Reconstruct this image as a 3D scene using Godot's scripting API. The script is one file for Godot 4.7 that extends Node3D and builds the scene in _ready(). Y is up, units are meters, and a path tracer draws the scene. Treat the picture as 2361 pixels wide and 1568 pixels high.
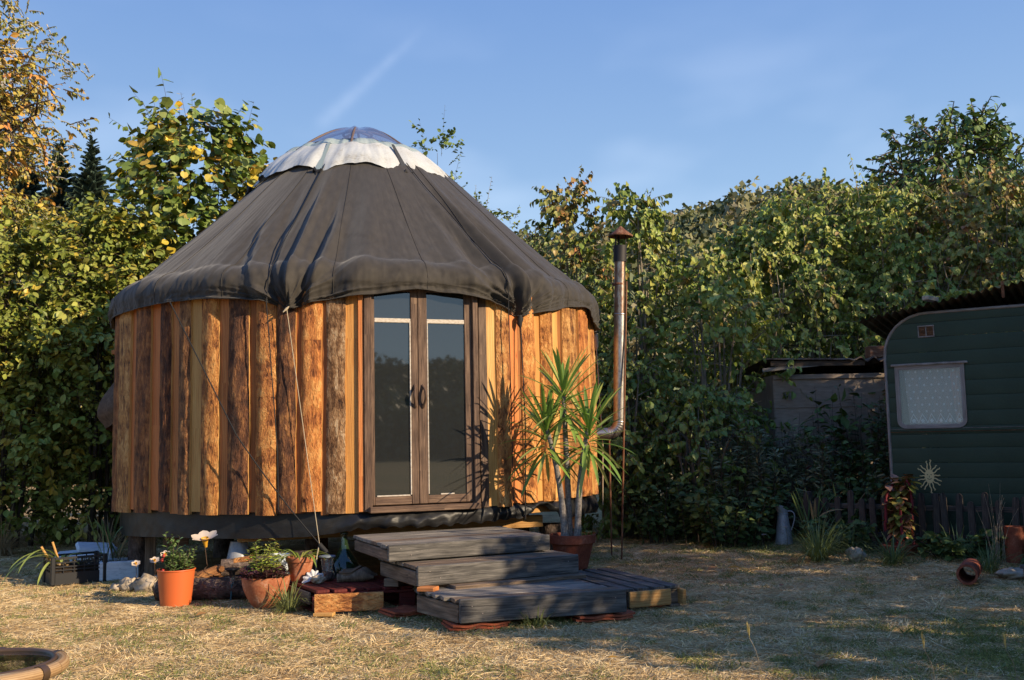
extends Node3D
# A timber-clad yurt with a dark canvas roof, on a dry autumn lawn. Metres, y up, the camera looks along -z.

const YURT := Vector3(-1.655, 0.0, -11.02)
const WALL_R := 2.54
const SUN := Vector3(0.789, 0.391, 0.474)

var M := {}
var taken := {}
var rng := RandomNumberGenerator.new()
var leaf_shapes := {}


func _ready() -> void:
	set_camera_and_light()
	make_materials()
	build_setting()
	build_yurt()
	build_chimney()
	build_steps()
	build_pallets()
	build_caravan()
	build_shed()
	build_vegetation()
	build_yard_things()
	build_garden_things()
	build_grass()


func set_camera_and_light() -> void:
	rng.seed = 7
	var cam := Camera3D.new()
	cam.name = "camera"
	cam.position = Vector3(0, 1.25, 0)
	cam.rotation = Vector3(atan(233.0 / 2300.0), 0, -0.02)
	cam.fov = rad_to_deg(2.0 * atan(784.0 / 2300.0))
	cam.near = 0.05
	cam.far = 900.0
	add_child(cam)
	cam.current = true
	var env := Environment.new()
	env.background_mode = Environment.BG_SKY
	env.tonemap_mode = Environment.TONE_MAPPER_LINEAR
	env.tonemap_exposure = 1.35
	env.sdfgi_enabled = true
	env.ssao_enabled = true
	env.ssil_enabled = true
	var sky := Sky.new()
	var sm := ProceduralSkyMaterial.new()
	sm.sky_top_color = lin(0.068, 0.170, 0.470)
	sm.sky_horizon_color = lin(0.495, 0.705, 0.815)
	sm.sky_curve = 0.20
	sm.ground_bottom_color = lin(0.10, 0.08, 0.05)
	sm.ground_horizon_color = lin(0.20, 0.19, 0.15)
	sm.sun_angle_max = 14.0
	sm.sky_cover = sky_wisps()
	sm.sky_cover_modulate = Color(1, 1, 1, 0.42)
	sky.sky_material = sm
	env.sky = sky
	var we := WorldEnvironment.new()
	we.name = "world_environment"
	we.environment = env
	add_child(we)
	var sun := DirectionalLight3D.new()
	sun.name = "sun"
	sun.light_color = lin(1.0, 0.80, 0.55)
	sun.light_energy = 1.6
	sun.light_angular_distance = 0.5
	sun.shadow_enabled = true
	add_child(sun)
	sun.look_at_from_position(SUN * 50.0, Vector3.ZERO)


# thin streaks of high cloud all round the sky, and one broken contrail
func sky_wisps() -> ImageTexture:
	var w := 1280
	var h := 640
	var n := FastNoiseLite.new()
	n.seed = 11
	n.frequency = 1.0
	n.fractal_octaves = 4
	var bytes := PackedByteArray()
	bytes.resize(w * h * 4)
	var contrail_a := direction_angles(Vector3(-0.205, 0.318, -1.0))
	var contrail_b := direction_angles(Vector3(-0.085, 0.43, -1.0))
	for y in h:
		var el := 90.0 - (y + 0.5) / h * 180.0
		if el < -1.0:
			break
		for x in w:
			var az := (x + 0.5) / w * 360.0
			var q := Vector3(cos(deg_to_rad(az)), 0, sin(deg_to_rad(az)))
			var a := n.get_noise_3d(q.x * 3.0 + el * 0.02, el * 0.14 + q.x * 1.5, q.z * 3.0)
			var band := exp(-pow((el - 15.0) / 7.0, 2.0))
			var v := clampf(a * 1.7 - 0.1, 0.0, 1.0) * band * 0.22
			var p := Vector2(az, el)
			var along := contrail_b - contrail_a
			var t := (p - contrail_a).dot(along) / along.length_squared()
			if t > 0.0 and t < 1.1:
				var d := (p - contrail_a - along * t).length() / (0.62 - 0.42 * t)
				v += exp(-d * d * 2.6) * (0.26 - 0.08 * t) * (0.75 + 0.5 * n.get_noise_2d(t * 9.0, d)) * smoothstep(0.0, 0.2, t) * smoothstep(1.1, 0.7, t)
			var i := (y * w + x) * 4
			bytes[i] = 255
			bytes[i + 1] = 250
			bytes[i + 2] = 240
			bytes[i + 3] = clampi(int(v * 255.0), 0, 255)
	return ImageTexture.create_from_image(Image.create_from_data(w, h, false, Image.FORMAT_RGBA8, bytes))


# azimuth and height, in degrees, of the place in a panorama that shows this direction
func direction_angles(d: Vector3) -> Vector2:
	d = d.normalized()
	return Vector2(fposmod(rad_to_deg(atan2(d.x, -d.z)), 360.0), rad_to_deg(asin(d.y)))


func lin(r: float, g: float, b: float, a := 1.0) -> Color:
	var c := Color(r, g, b).linear_to_srgb()
	c.a = a
	return c


func rnd(a: float, b: float) -> float:
	return rng.randf_range(a, b)


# ---------------------------------------------------------------- shapes

class Shape:
	var v := PackedVector3Array()
	var n := PackedVector3Array()
	var uv := PackedVector2Array()
	var col := PackedColorArray()
	var idx := PackedInt32Array()
	var seams := []
	var colored := false
	var tint := Color.WHITE

	func vert(p: Vector3, t := Vector2.ZERO, nr := Vector3.ZERO) -> int:
		v.append(p)
		n.append(nr)
		uv.append(t)
		col.append(tint)
		return v.size() - 1

	# corners run anticlockwise seen from outside
	func face(a: int, b: int, c: int) -> void:
		idx.append(a)
		idx.append(c)
		idx.append(b)

	func tri(a: Vector3, b: Vector3, c: Vector3, ta := Vector2.ZERO, tb := Vector2.ZERO, tc := Vector2.ZERO) -> void:
		var nr := (b - a).cross(c - a).normalized()
		face(vert(a, ta, nr), vert(b, tb, nr), vert(c, tc, nr))

	func quad(a: Vector3, b: Vector3, c: Vector3, d: Vector3, ta := Vector2.ZERO, tb := Vector2.ZERO, tc := Vector2.ZERO, td := Vector2.ZERO) -> void:
		var nr := (c - a).cross(d - b).normalized()
		var i := vert(a, ta, nr)
		vert(b, tb, nr)
		vert(c, tc, nr)
		vert(d, td, nr)
		face(i, i + 1, i + 2)
		face(i, i + 2, i + 3)

	# a box with broken edges; its length runs along x; the texture runs along x, one unit a metre, and four units a metre across
	func box(t: Transform3D, s: Vector3, b := 0.004, shift := Vector2.ZERO) -> void:
		var h := s * 0.5
		b = minf(b, minf(h.x, minf(h.y, h.z)) * 0.8)
		var axes := [Vector3.RIGHT, Vector3.UP, Vector3.BACK]
		for k in 3:
			for sg in [-1.0, 1.0]:
				var a: Vector3 = axes[(k + 1) % 3]
				var c: Vector3 = axes[(k + 2) % 3]
				var o: Vector3 = axes[k] * h[k] * sg
				var ea: Vector3 = a * (h[(k + 1) % 3] - b)
				var ec: Vector3 = c * (h[(k + 2) % 3] - b) * sg
				var ps := [o - ea - ec, o + ea - ec, o + ea + ec, o - ea + ec]
				_flat(t, ps, k, shift)
		for k in 3:
			var i := (k + 1) % 3
			var j := (k + 2) % 3
			for si in [-1.0, 1.0]:
				for sj in [-1.0, 1.0]:
					var l: Vector3 = axes[k] * (h[k] - b)
					var p: Vector3 = axes[i] * h[i] * si + axes[j] * (h[j] - b) * sj
					var q: Vector3 = axes[i] * (h[i] - b) * si + axes[j] * h[j] * sj
					var ps := [p - l, p + l, q + l, q - l] if si * sj < 0 else [p - l, q - l, q + l, p + l]
					_flat(t, ps, i, shift)
		for sx in [-1.0, 1.0]:
			for sy in [-1.0, 1.0]:
				for sz in [-1.0, 1.0]:
					var x := Vector3(h.x * sx, (h.y - b) * sy, (h.z - b) * sz)
					var y := Vector3((h.x - b) * sx, h.y * sy, (h.z - b) * sz)
					var z := Vector3((h.x - b) * sx, (h.y - b) * sy, h.z * sz)
					_flat(t, [x, y, z] if sx * sy * sz > 0 else [x, z, y], 0, shift)

	func _flat(t: Transform3D, ps: Array, k: int, shift: Vector2) -> void:
		var ts := []
		for p in ps:
			ts.append(Vector2(p.x if k != 0 else p.y * 0.5, (p.z if k == 1 else p.y) * 4.0 if k != 0 else p.z * 4.0) + shift)
		if ps.size() == 4:
			quad(t * ps[0], t * ps[1], t * ps[2], t * ps[3], ts[0], ts[1], ts[2], ts[3])
		else:
			tri(t * ps[0], t * ps[1], t * ps[2], ts[0], ts[1], ts[2])

	# a smooth sheet: at(u, v) gives the place for u, v from 0 to 1
	func sheet(nu: int, nv: int, at: Callable, closed := false, scale := Vector2.ONE, flip := false) -> void:
		var first := v.size()
		for j in nv + 1:
			for i in nu + 1:
				vert(at.call(float(i) / nu, float(j) / nv), Vector2(float(i) / nu, float(j) / nv) * scale)
			if closed:
				seams.append([first + j * (nu + 1), first + j * (nu + 1) + nu])
		for j in nv:
			for i in nu:
				var a := first + j * (nu + 1) + i
				if flip:
					face(a, a + nu + 1, a + nu + 2)
					face(a, a + nu + 2, a + 1)
				else:
					face(a, a + nu + 2, a + nu + 1)
					face(a, a + 1, a + nu + 2)

	func tube(pts: Array, radii: Array, sides := 6, caps := true, scale := Vector2(1, 1)) -> void:
		var first := v.size()
		var side := Vector3.ZERO
		var far := 0.0
		for k in pts.size():
			var d: Vector3 = (pts[mini(k + 1, pts.size() - 1)] - pts[maxi(k - 1, 0)]).normalized()
			if side == Vector3.ZERO:
				side = d.cross(Vector3.UP if absf(d.y) < 0.9 else Vector3.RIGHT).normalized()
			side = (side - d * side.dot(d)).normalized()
			var up := side.cross(d)
			if k > 0:
				far += pts[k].distance_to(pts[k - 1])
			for i in sides + 1:
				var a := TAU * i / sides
				vert(pts[k] + (side * cos(a) + up * sin(a)) * float(radii[mini(k, radii.size() - 1)]), Vector2(far * scale.x, float(i) / sides * scale.y))
			seams.append([first + k * (sides + 1), first + k * (sides + 1) + sides])
		for k in pts.size() - 1:
			for i in sides:
				var a := first + k * (sides + 1) + i
				face(a, a + sides + 2, a + 1)
				face(a, a + sides + 1, a + sides + 2)
		if caps:
			for e in [0, pts.size() - 1]:
				var at: int = first + e * (sides + 1)
				for i in range(1, sides - 1):
					if e == 0:
						tri(v[at], v[at + i], v[at + i + 1], Vector2.ZERO, Vector2(0.02, 0), Vector2(0, 0.02))
					else:
						tri(v[at], v[at + i + 1], v[at + i], Vector2.ZERO, Vector2(0.02, 0), Vector2(0, 0.02))

	# turns each run of (radius, height) points about the y axis; a run is smooth, its ends are edges
	func lathe(t: Transform3D, runs: Array, segs := 28) -> void:
		for run in runs:
			var first := v.size()
			for k in run.size():
				for i in segs + 1:
					var a := TAU * i / segs
					vert(t * Vector3(cos(a) * run[k].x, run[k].y, -sin(a) * run[k].x), Vector2(float(i) / segs * 2.0, run[k].y * 2.0))
				seams.append([first + k * (segs + 1), first + k * (segs + 1) + segs])
			for k in run.size() - 1:
				for i in segs:
					var a = first + k * (segs + 1) + i
					face(a, a + 1, a + segs + 2)
					face(a, a + segs + 2, a + segs + 1)

	func mesh() -> ArrayMesh:
		var sum := PackedVector3Array()
		sum.resize(v.size())
		for f in range(0, idx.size(), 3):
			var a := idx[f]
			var b := idx[f + 1]
			var c := idx[f + 2]
			if n[a] == Vector3.ZERO:
				var nr := (v[c] - v[a]).cross(v[b] - v[a])
				sum[a] += nr
				sum[b] += nr
				sum[c] += nr
		for s in seams:
			var both := sum[s[0]] + sum[s[1]]
			sum[s[0]] = both
			sum[s[1]] = both
		var normals := n.duplicate()
		for i in v.size():
			if normals[i] == Vector3.ZERO:
				normals[i] = sum[i].normalized() if sum[i].length_squared() > 1e-20 else Vector3.UP
		var arrays := []
		arrays.resize(Mesh.ARRAY_MAX)
		arrays[Mesh.ARRAY_VERTEX] = v
		arrays[Mesh.ARRAY_NORMAL] = normals
		arrays[Mesh.ARRAY_TEX_UV] = uv
		if colored:
			arrays[Mesh.ARRAY_COLOR] = col
		arrays[Mesh.ARRAY_INDEX] = idx
		var m := ArrayMesh.new()
		m.add_surface_from_arrays(Mesh.PRIMITIVE_TRIANGLES, arrays)
		return m


func numbered(called: String) -> String:
	taken[called] = taken.get(called, 0) + 1
	return called if taken[called] == 1 else "%s_%03d" % [called, taken[called] - 1]


func tag(o: Node, label: String, category: String, group := "") -> Node:
	o.set_meta("label", label)
	o.set_meta("category", category)
	if group:
		o.set_meta("group", group)
	return o


func thing(called: String, label: String, category: String, at := Vector3.ZERO, turn := 0.0, group := "") -> Node3D:
	var o := Node3D.new()
	o.name = numbered(called)
	o.position = at
	o.rotation.y = turn
	add_child(o)
	tag(o, label, category, group)
	return o


func put(called: String, s: Shape, m: Material, parent: Node = self) -> MeshInstance3D:
	return put_mesh(called, s.mesh(), m, parent)


func put_mesh(called: String, s: Mesh, m: Material, parent: Node = self) -> MeshInstance3D:
	var o := MeshInstance3D.new()
	o.name = numbered(called) if parent == self else called
	o.mesh = s
	o.material_override = m
	parent.add_child(o, true)
	return o


func structure(called: String, s: Shape, m: Material) -> MeshInstance3D:
	var o := put(called, s, m)
	o.set_meta("kind", "structure")
	return o


func at(p: Vector3, b := Basis.IDENTITY) -> Transform3D:
	return Transform3D(b, p)


func turned(p: Vector3, yaw := 0.0, pitch := 0.0, roll := 0.0) -> Transform3D:
	return Transform3D(Basis.from_euler(Vector3(pitch, yaw, roll)), p)


# a board whose grain runs along its own x
func board(called: String, t: Transform3D, s: Vector3, m: Material, parent: Node, b := 0.004) -> MeshInstance3D:
	var q := Shape.new()
	q.box(Transform3D.IDENTITY, s, b, Vector2(rnd(0, 4), rnd(0, 4)))
	var o := put(called, q, m, parent)
	o.transform = t
	return o


# a board between two points, up is the direction of its thickness
func board_between(called: String, a: Vector3, b: Vector3, wide: float, thick: float, up: Vector3, m: Material, parent: Node, bevel := 0.004) -> MeshInstance3D:
	var x := (b - a).normalized()
	var z := x.cross(up).normalized()
	var y := z.cross(x)
	return board(called, Transform3D(Basis(x, y, z), (a + b) * 0.5), Vector3(a.distance_to(b), thick, wide), m, parent, bevel)


func copies(called: String, mesh: Mesh, m: Material, where: Array, colors: PackedColorArray, parent: Node = self) -> MultiMeshInstance3D:
	var mm := MultiMesh.new()
	mm.transform_format = MultiMesh.TRANSFORM_3D
	mm.use_colors = true
	mm.mesh = mesh
	mm.instance_count = where.size()
	for i in where.size():
		mm.set_instance_transform(i, where[i])
		mm.set_instance_color(i, colors[i])
	var o := MultiMeshInstance3D.new()
	o.name = numbered(called) if parent == self else called
	o.multimesh = mm
	o.material_override = m
	o.set_meta("kind", "stuff")
	parent.add_child(o, true)
	return o


func bend(a: Vector3, b: Vector3, c: Vector3, steps: int) -> Array:
	var out := []
	for i in steps + 1:
		var t := float(i) / steps
		out.append(a * (1 - t) * (1 - t) + b * 2.0 * t * (1 - t) + c * t * t)
	return out


func taper(r0: float, r1: float, steps: int) -> Array:
	var out := []
	for i in steps + 1:
		out.append(lerpf(r0, r1, float(i) / steps))
	return out


func look(dir: Vector3, up: Vector3) -> Basis:
	var y := dir.normalized()
	var x := y.cross(up)
	if x.length_squared() < 1e-6:
		x = y.cross(Vector3(0.3, 0.9, 0.4))
	x = x.normalized()
	return Basis(x, y, x.cross(y))


# ---------------------------------------------------------------- materials

func plain(c: Color, rough := 0.8, spec := 0.5, metal := 0.0) -> StandardMaterial3D:
	var m := StandardMaterial3D.new()
	m.albedo_color = c
	m.roughness = rough
	m.metallic = metal
	m.metallic_specular = spec
	return m


func grain_noise(seed_: int, octaves := 3) -> FastNoiseLite:
	var n := FastNoiseLite.new()
	n.seed = seed_
	n.noise_type = FastNoiseLite.TYPE_SIMPLEX_SMOOTH
	n.frequency = 1.0
	n.fractal_octaves = octaves
	return n


func ramp(cols: Array, t: float) -> Color:
	t = clampf(t, 0.0, 0.9999) * (cols.size() - 1)
	var i := int(t)
	return cols[i].lerp(cols[i + 1], t - i)


# colour and relief of a picture that value(u, v) describes as [colour in linear light, height]
func pictures(w: int, h: int, value: Callable) -> Array:
	var a := PackedByteArray()
	var b := PackedByteArray()
	a.resize(w * h * 3)
	b.resize(w * h)
	var k := 0
	for y in h:
		for x in w:
			var q: Array = value.call((x + 0.5) / w, (y + 0.5) / h)
			var c: Color = q[0].linear_to_srgb()
			a[k * 3] = clampi(int(c.r * 255.0), 0, 255)
			a[k * 3 + 1] = clampi(int(c.g * 255.0), 0, 255)
			a[k * 3 + 2] = clampi(int(c.b * 255.0), 0, 255)
			b[k] = clampi(int(q[1] * 255.0), 0, 255)
			k += 1
	return [ImageTexture.create_from_image(Image.create_from_data(w, h, false, Image.FORMAT_RGB8, a)), ImageTexture.create_from_image(Image.create_from_data(w, h, false, Image.FORMAT_L8, b))]


func textured(pair: Array, relief: float, rough: float, tint := Color.WHITE, uv := Vector3.ONE) -> StandardMaterial3D:
	var m := plain(tint, rough, 0.4)
	m.albedo_texture = pair[0]
	m.uv1_scale = uv
	if relief > 0.0:
		m.heightmap_enabled = true
		m.heightmap_texture = pair[1]
		m.heightmap_scale = relief
	return m


# sawn softwood: u runs two metres along the grain, v a quarter metre across it
func sawn(seed_: int, cols: Array, knots := 2) -> Array:
	var n := grain_noise(seed_)
	var r := RandomNumberGenerator.new()
	r.seed = seed_
	var eyes := []
	for i in knots:
		eyes.append(Vector2(r.randf(), r.randf()))
	return pictures(768, 192, func(u: float, v: float) -> Array:
		var x := u * 2.0
		var y := v * 0.25
		var bow := 0.0
		var dark := 0.0
		for e: Vector2 in eyes:
			var d := Vector2((u - e.x) * 2.0 / 3.0, (v - e.y) * 0.25)
			var q := d.length()
			bow += exp(-q * q / 0.0009) * 0.5
			dark += exp(-q * q / 0.00006)
		var ring := y * 55.0 + n.get_noise_2d(x * 0.9, y * 5.0) * 1.7 + bow * 2.0
		var f := ring - floorf(ring)
		var line := pow(f, 2.5) * 0.55
		var fibre := n.get_noise_2d(x * 9.0, y * 320.0 + 40.0)
		var tone := 0.36 + line + fibre * 0.16 + n.get_noise_2d(x * 1.4 + 9.0, y * 11.0) * 0.3 + dark * 0.6
		return [ramp(cols, tone), 0.55 - line * 0.4 + fibre * 0.25])


# the outside of a slab off the log: flaky inner bark, torn across in places
func flaky(seed_: int, cols: Array, rough := 1.0) -> Array:
	var n := grain_noise(seed_, 4)
	var c := FastNoiseLite.new()
	c.seed = seed_ + 5
	c.noise_type = FastNoiseLite.TYPE_CELLULAR
	c.cellular_return_type = FastNoiseLite.RETURN_CELL_VALUE
	c.frequency = 1.0
	c.cellular_jitter = 1.0
	return pictures(768, 192, func(u: float, v: float) -> Array:
		var x := u * 2.0
		var y := v * 0.25
		var wx := x + n.get_noise_2d(x * 12.0, y * 20.0) * 0.03
		var wy := y + n.get_noise_2d(x * 9.0 + 7.0, y * 18.0) * 0.012
		var flake := c.get_noise_2d(wx * 22.0, wy * 75.0)
		var big := c.get_noise_2d(wx * 5.0 + 30.0, wy * 14.0)
		var patch := n.get_noise_2d(x * 2.2, y * 9.0)
		var band := n.get_noise_2d(x * 7.0 + 50.0, y * 2.0)
		var fibre := n.get_noise_2d(x * 16.0, y * 260.0)
		var h := 0.50 + flake * 0.32 * rough + big * 0.24 + patch * 0.52 + band * 0.28 + fibre * 0.30
		return [ramp(cols, h), clampf(0.5 + flake * 0.32 + big * 0.2 + fibre * 0.3, 0.0, 1.0)])


# old wood gone grey, with checks along the grain
func weathered(seed_: int, cols: Array) -> Array:
	var n := grain_noise(seed_, 4)
	return pictures(768, 192, func(u: float, v: float) -> Array:
		var x := u * 2.0
		var y := v * 0.25
		var w := n.get_noise_2d(x * 1.1, y * 6.0) * 0.02
		var fibre := n.get_noise_2d(x * 5.0, (y + w) * 240.0)
		var streak := n.get_noise_2d(x * 1.2 + 20.0, (y + w) * 60.0)
		var patch := n.get_noise_2d(x * 3.0 + 70.0, y * 14.0)
		var check := smoothstep(0.42, 0.6, n.get_noise_2d(x * 0.8 + 5.0, (y + w) * 110.0 + 90.0))
		return [ramp(cols, 0.45 + fibre * 0.25 + streak * 0.3 + patch * 0.3 - check * 0.6), clampf(0.6 + fibre * 0.3 - check * 0.6, 0.0, 1.0)])


# mottled surface, the same in all directions: clay, stone, soil, plaster
func mottled(seed_: int, cols: Array, fine := 40.0, coarse := 4.0, side := 256) -> Array:
	var n := grain_noise(seed_, 4)
	return pictures(side, side, func(u: float, v: float) -> Array:
		var a := n.get_noise_2d(u * coarse, v * coarse)
		var b := n.get_noise_2d(u * fine + 31.0, v * fine)
		return [ramp(cols, 0.5 + a * 0.5 + b * 0.3), clampf(0.5 + b * 0.5 + a * 0.2, 0.0, 1.0)])


func C(r: float, g: float, b: float) -> Color:
	return Color(r, g, b)


func leafy(shine := 0.45, glow := 0.34) -> StandardMaterial3D:
	var m := plain(Color.WHITE, shine, 0.4)
	m.vertex_color_use_as_albedo = true
	m.backlight_enabled = true
	m.backlight = Color(0.75, 0.85, 0.45) * glow
	return m


func make_materials() -> void:
	var pine := sawn(3, [C(0.64, 0.40, 0.17), C(0.56, 0.31, 0.115), C(0.46, 0.22, 0.075), C(0.30, 0.125, 0.04)])
	var pine2 := sawn(19, [C(0.66, 0.44, 0.19), C(0.58, 0.35, 0.13), C(0.50, 0.27, 0.09), C(0.32, 0.15, 0.05)], 1)
	M.pine_orange = textured(pine, 0.15, 0.6, lin(0.86, 0.60, 0.46), Vector3(0.5, 1, 1))
	M.pine_pink = textured(pine, 0.15, 0.6, lin(1.1, 0.78, 0.66), Vector3(0.5, 1, 1))
	M.pine_yellow = textured(pine2, 0.15, 0.6, lin(0.88, 0.84, 0.72), Vector3(0.5, 1, 1))
	M.pine_light = textured(pine2, 0.15, 0.6, lin(1.0, 0.96, 0.85), Vector3(0.5, 1, 1))
	M.pine_brown = textured(pine, 0.15, 0.65, lin(0.58, 0.42, 0.33), Vector3(0.5, 1, 1))
	M.timber = textured(pine2, 0.2, 0.75, lin(0.8, 0.75, 0.7), Vector3(0.5, 1, 1))
	M.slab_dark = textured(flaky(5, [C(0.030, 0.014, 0.009), C(0.085, 0.036, 0.020), C(0.19, 0.082, 0.036), C(0.42, 0.21, 0.08)]), 2.0, 0.7, lin(1.0, 0.92, 0.82), Vector3(0.5, 1, 1))
	M.slab_umber = textured(flaky(29, [C(0.05, 0.022, 0.011), C(0.15, 0.066, 0.028), C(0.28, 0.13, 0.05), C(0.46, 0.24, 0.095)], 0.9), 1.5, 0.7, lin(1.0, 0.92, 0.82), Vector3(0.5, 1, 1))
	M.slab_gold = textured(flaky(8, [C(0.09, 0.038, 0.015), C(0.34, 0.155, 0.05), C(0.56, 0.30, 0.10), C(0.72, 0.47, 0.20)], 1.2), 2.2, 0.65, lin(1.0, 0.92, 0.82), Vector3(0.5, 1, 1))
	M.slab_orange = textured(flaky(13, [C(0.11, 0.04, 0.015), C(0.40, 0.165, 0.055), C(0.60, 0.29, 0.095), C(0.74, 0.46, 0.19)]), 2.0, 0.65, lin(1.0, 0.92, 0.82), Vector3(0.5, 1, 1))
	M.slab_grey = textured(flaky(17, [C(0.04, 0.02, 0.011), C(0.17, 0.09, 0.045), C(0.34, 0.22, 0.125), C(0.50, 0.40, 0.29)]), 2.2, 0.8, lin(1.0, 0.92, 0.82), Vector3(0.5, 1, 1))
	var grey := weathered(31, [C(0.022, 0.021, 0.019), C(0.075, 0.070, 0.064), C(0.16, 0.148, 0.132), C(0.32, 0.29, 0.25)])
	M.grey_wood = textured(grey, 0.35, 0.75, Color.WHITE, Vector3(0.5, 1, 1))
	M.grey_wood_pale = textured(weathered(33, [C(0.06, 0.052, 0.044), C(0.17, 0.15, 0.125), C(0.30, 0.265, 0.22), C(0.44, 0.39, 0.32)]), 0.35, 0.75, Color.WHITE, Vector3(0.5, 1, 1))
	M.brown_old = textured(weathered(37, [C(0.03, 0.018, 0.012), C(0.085, 0.05, 0.034), C(0.17, 0.105, 0.068), C(0.34, 0.235, 0.16)]), 0.35, 0.65, Color.WHITE, Vector3(0.5, 1, 1))
	M.grey_brown = textured(weathered(41, [C(0.05, 0.034, 0.022), C(0.13, 0.09, 0.06), C(0.24, 0.17, 0.115), C(0.40, 0.30, 0.20)]), 0.35, 0.8, Color.WHITE, Vector3(0.5, 1, 1))
	M.fence_wood = textured(grey, 0.3, 0.85, lin(0.62, 0.52, 0.47), Vector3(0.5, 1, 1))
	M.red_wood = textured(weathered(43, [C(0.02, 0.006, 0.006), C(0.085, 0.012, 0.010), C(0.15, 0.02, 0.016), C(0.20, 0.045, 0.035)]), 0.35, 0.6, Color.WHITE, Vector3(0.5, 1, 1))
	M.white_paint = textured(mottled(47, [C(0.20, 0.14, 0.10), C(0.48, 0.41, 0.33), C(0.60, 0.54, 0.46), C(0.66, 0.61, 0.54)], 60.0, 9.0), 0.1, 0.6, Color.WHITE, Vector3(3, 3, 3))
	var cloth := mottled(53, [C(0.024, 0.020, 0.016), C(0.034, 0.029, 0.023), C(0.041, 0.035, 0.028), C(0.055, 0.047, 0.038)], 90.0, 5.0, 512)
	M.canvas = textured(cloth, 0.06, 0.75, Color.WHITE, Vector3(1, 1, 1))
	M.canvas.rim_enabled = true
	M.canvas.rim = 0.35
	M.canvas.rim_tint = 0.5
	M.seam = plain(lin(0.038, 0.033, 0.027), 0.8)
	M.crown_cloth = textured(mottled(59, [C(0.30, 0.28, 0.23), C(0.46, 0.47, 0.45), C(0.51, 0.53, 0.52), C(0.55, 0.57, 0.57)], 30.0, 3.0), 0.05, 0.65)
	M.crown_hem = textured(mottled(61, [C(0.14, 0.20, 0.18), C(0.26, 0.33, 0.32), C(0.34, 0.40, 0.39), C(0.42, 0.46, 0.44)], 20.0, 4.0), 0.05, 0.5)
	M.vinyl = plain(lin(0.22, 0.25, 0.36, 0.42), 0.14, 0.8)
	M.vinyl.transparency = BaseMaterial3D.TRANSPARENCY_ALPHA
	M.rib_wood = plain(lin(0.13, 0.085, 0.06), 0.6)
	M.strap = plain(lin(0.04, 0.042, 0.042), 0.7)
	M.skirt = textured(mottled(67, [C(0.010, 0.010, 0.011), C(0.014, 0.014, 0.015), C(0.018, 0.018, 0.019), C(0.027, 0.026, 0.026)], 30.0, 5.0), 0.05, 0.45)
	M.rope_black = plain(lin(0.012, 0.012, 0.013), 0.8)
	M.rope_white = plain(lin(0.46, 0.38, 0.26), 0.85)
	M.glass = plain(lin(0.022, 0.024, 0.025, 0.90), 0.02, 1.0)
	M.glass.transparency = BaseMaterial3D.TRANSPARENCY_ALPHA
	M.glass.clearcoat_enabled = true
	M.glass.clearcoat = 1.0
	M.glass.clearcoat_roughness = 0.03
	M.pane = plain(lin(0.5, 0.5, 0.5, 0.06), 0.02, 0.5)
	M.pane.transparency = BaseMaterial3D.TRANSPARENCY_ALPHA
	M.dark_inside = plain(lin(0.22, 0.15, 0.09), 0.9)
	M.steel = textured(mottled(199, [C(0.16, 0.10, 0.07), C(0.34, 0.30, 0.27), C(0.45, 0.43, 0.41), C(0.52, 0.51, 0.50)], 9.0, 2.5), 0.0, 0.36)
	M.steel.metallic = 0.9
	var stained := mottled(71, [C(0.14, 0.075, 0.045), C(0.27, 0.17, 0.12), C(0.36, 0.28, 0.22), C(0.44, 0.38, 0.33)], 12.0, 4.0)
	M.steel_brown = textured(stained, 0.0, 0.32)
	M.steel_brown.metallic = 0.9
	M.soot = plain(lin(0.025, 0.022, 0.022), 0.6, 0.5, 0.3)
	M.rust = textured(mottled(73, [C(0.05, 0.02, 0.012), C(0.13, 0.05, 0.025), C(0.22, 0.10, 0.05), C(0.34, 0.26, 0.18)], 16.0, 4.0), 0.1, 0.75)
	M.zinc = textured(mottled(79, [C(0.18, 0.185, 0.19), C(0.28, 0.285, 0.30), C(0.34, 0.35, 0.37), C(0.42, 0.43, 0.45)], 14.0, 4.0), 0.0, 0.5)
	M.zinc.metallic = 0.15
	M.terracotta = textured(mottled(83, [C(0.20, 0.06, 0.03), C(0.35, 0.11, 0.048), C(0.43, 0.16, 0.075), C(0.56, 0.34, 0.23)], 22.0, 4.0), 0.06, 0.75)
	M.terracotta_dark = textured(mottled(89, [C(0.12, 0.03, 0.014), C(0.20, 0.05, 0.025), C(0.25, 0.07, 0.035), C(0.33, 0.13, 0.08)], 26.0, 4.0), 0.06, 0.8)
	M.orange_plastic = plain(lin(0.62, 0.135, 0.035), 0.42)
	M.tile_clay = textured(mottled(97, [C(0.12, 0.03, 0.015), C(0.30, 0.07, 0.03), C(0.38, 0.10, 0.045), C(0.44, 0.17, 0.09)], 30.0, 4.0), 0.1, 0.85)
	M.soil = textured(mottled(101, [C(0.012, 0.008, 0.005), C(0.03, 0.02, 0.013), C(0.05, 0.034, 0.022), C(0.09, 0.065, 0.045)], 40.0, 6.0), 0.6, 0.95, Color.WHITE, Vector3(3, 3, 3))
	M.black_plastic = plain(lin(0.018, 0.018, 0.020), 0.38)
	M.foam = textured(mottled(103, [C(0.30, 0.33, 0.36), C(0.58, 0.63, 0.68), C(0.68, 0.72, 0.76), C(0.72, 0.75, 0.78)], 50.0, 4.0), 0.08, 0.8, Color.WHITE, Vector3(2, 2, 2))
	M.stone = textured(mottled(107, [C(0.17, 0.13, 0.09), C(0.34, 0.27, 0.19), C(0.44, 0.36, 0.26), C(0.54, 0.46, 0.36)], 20.0, 4.0), 0.3, 0.85)
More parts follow.
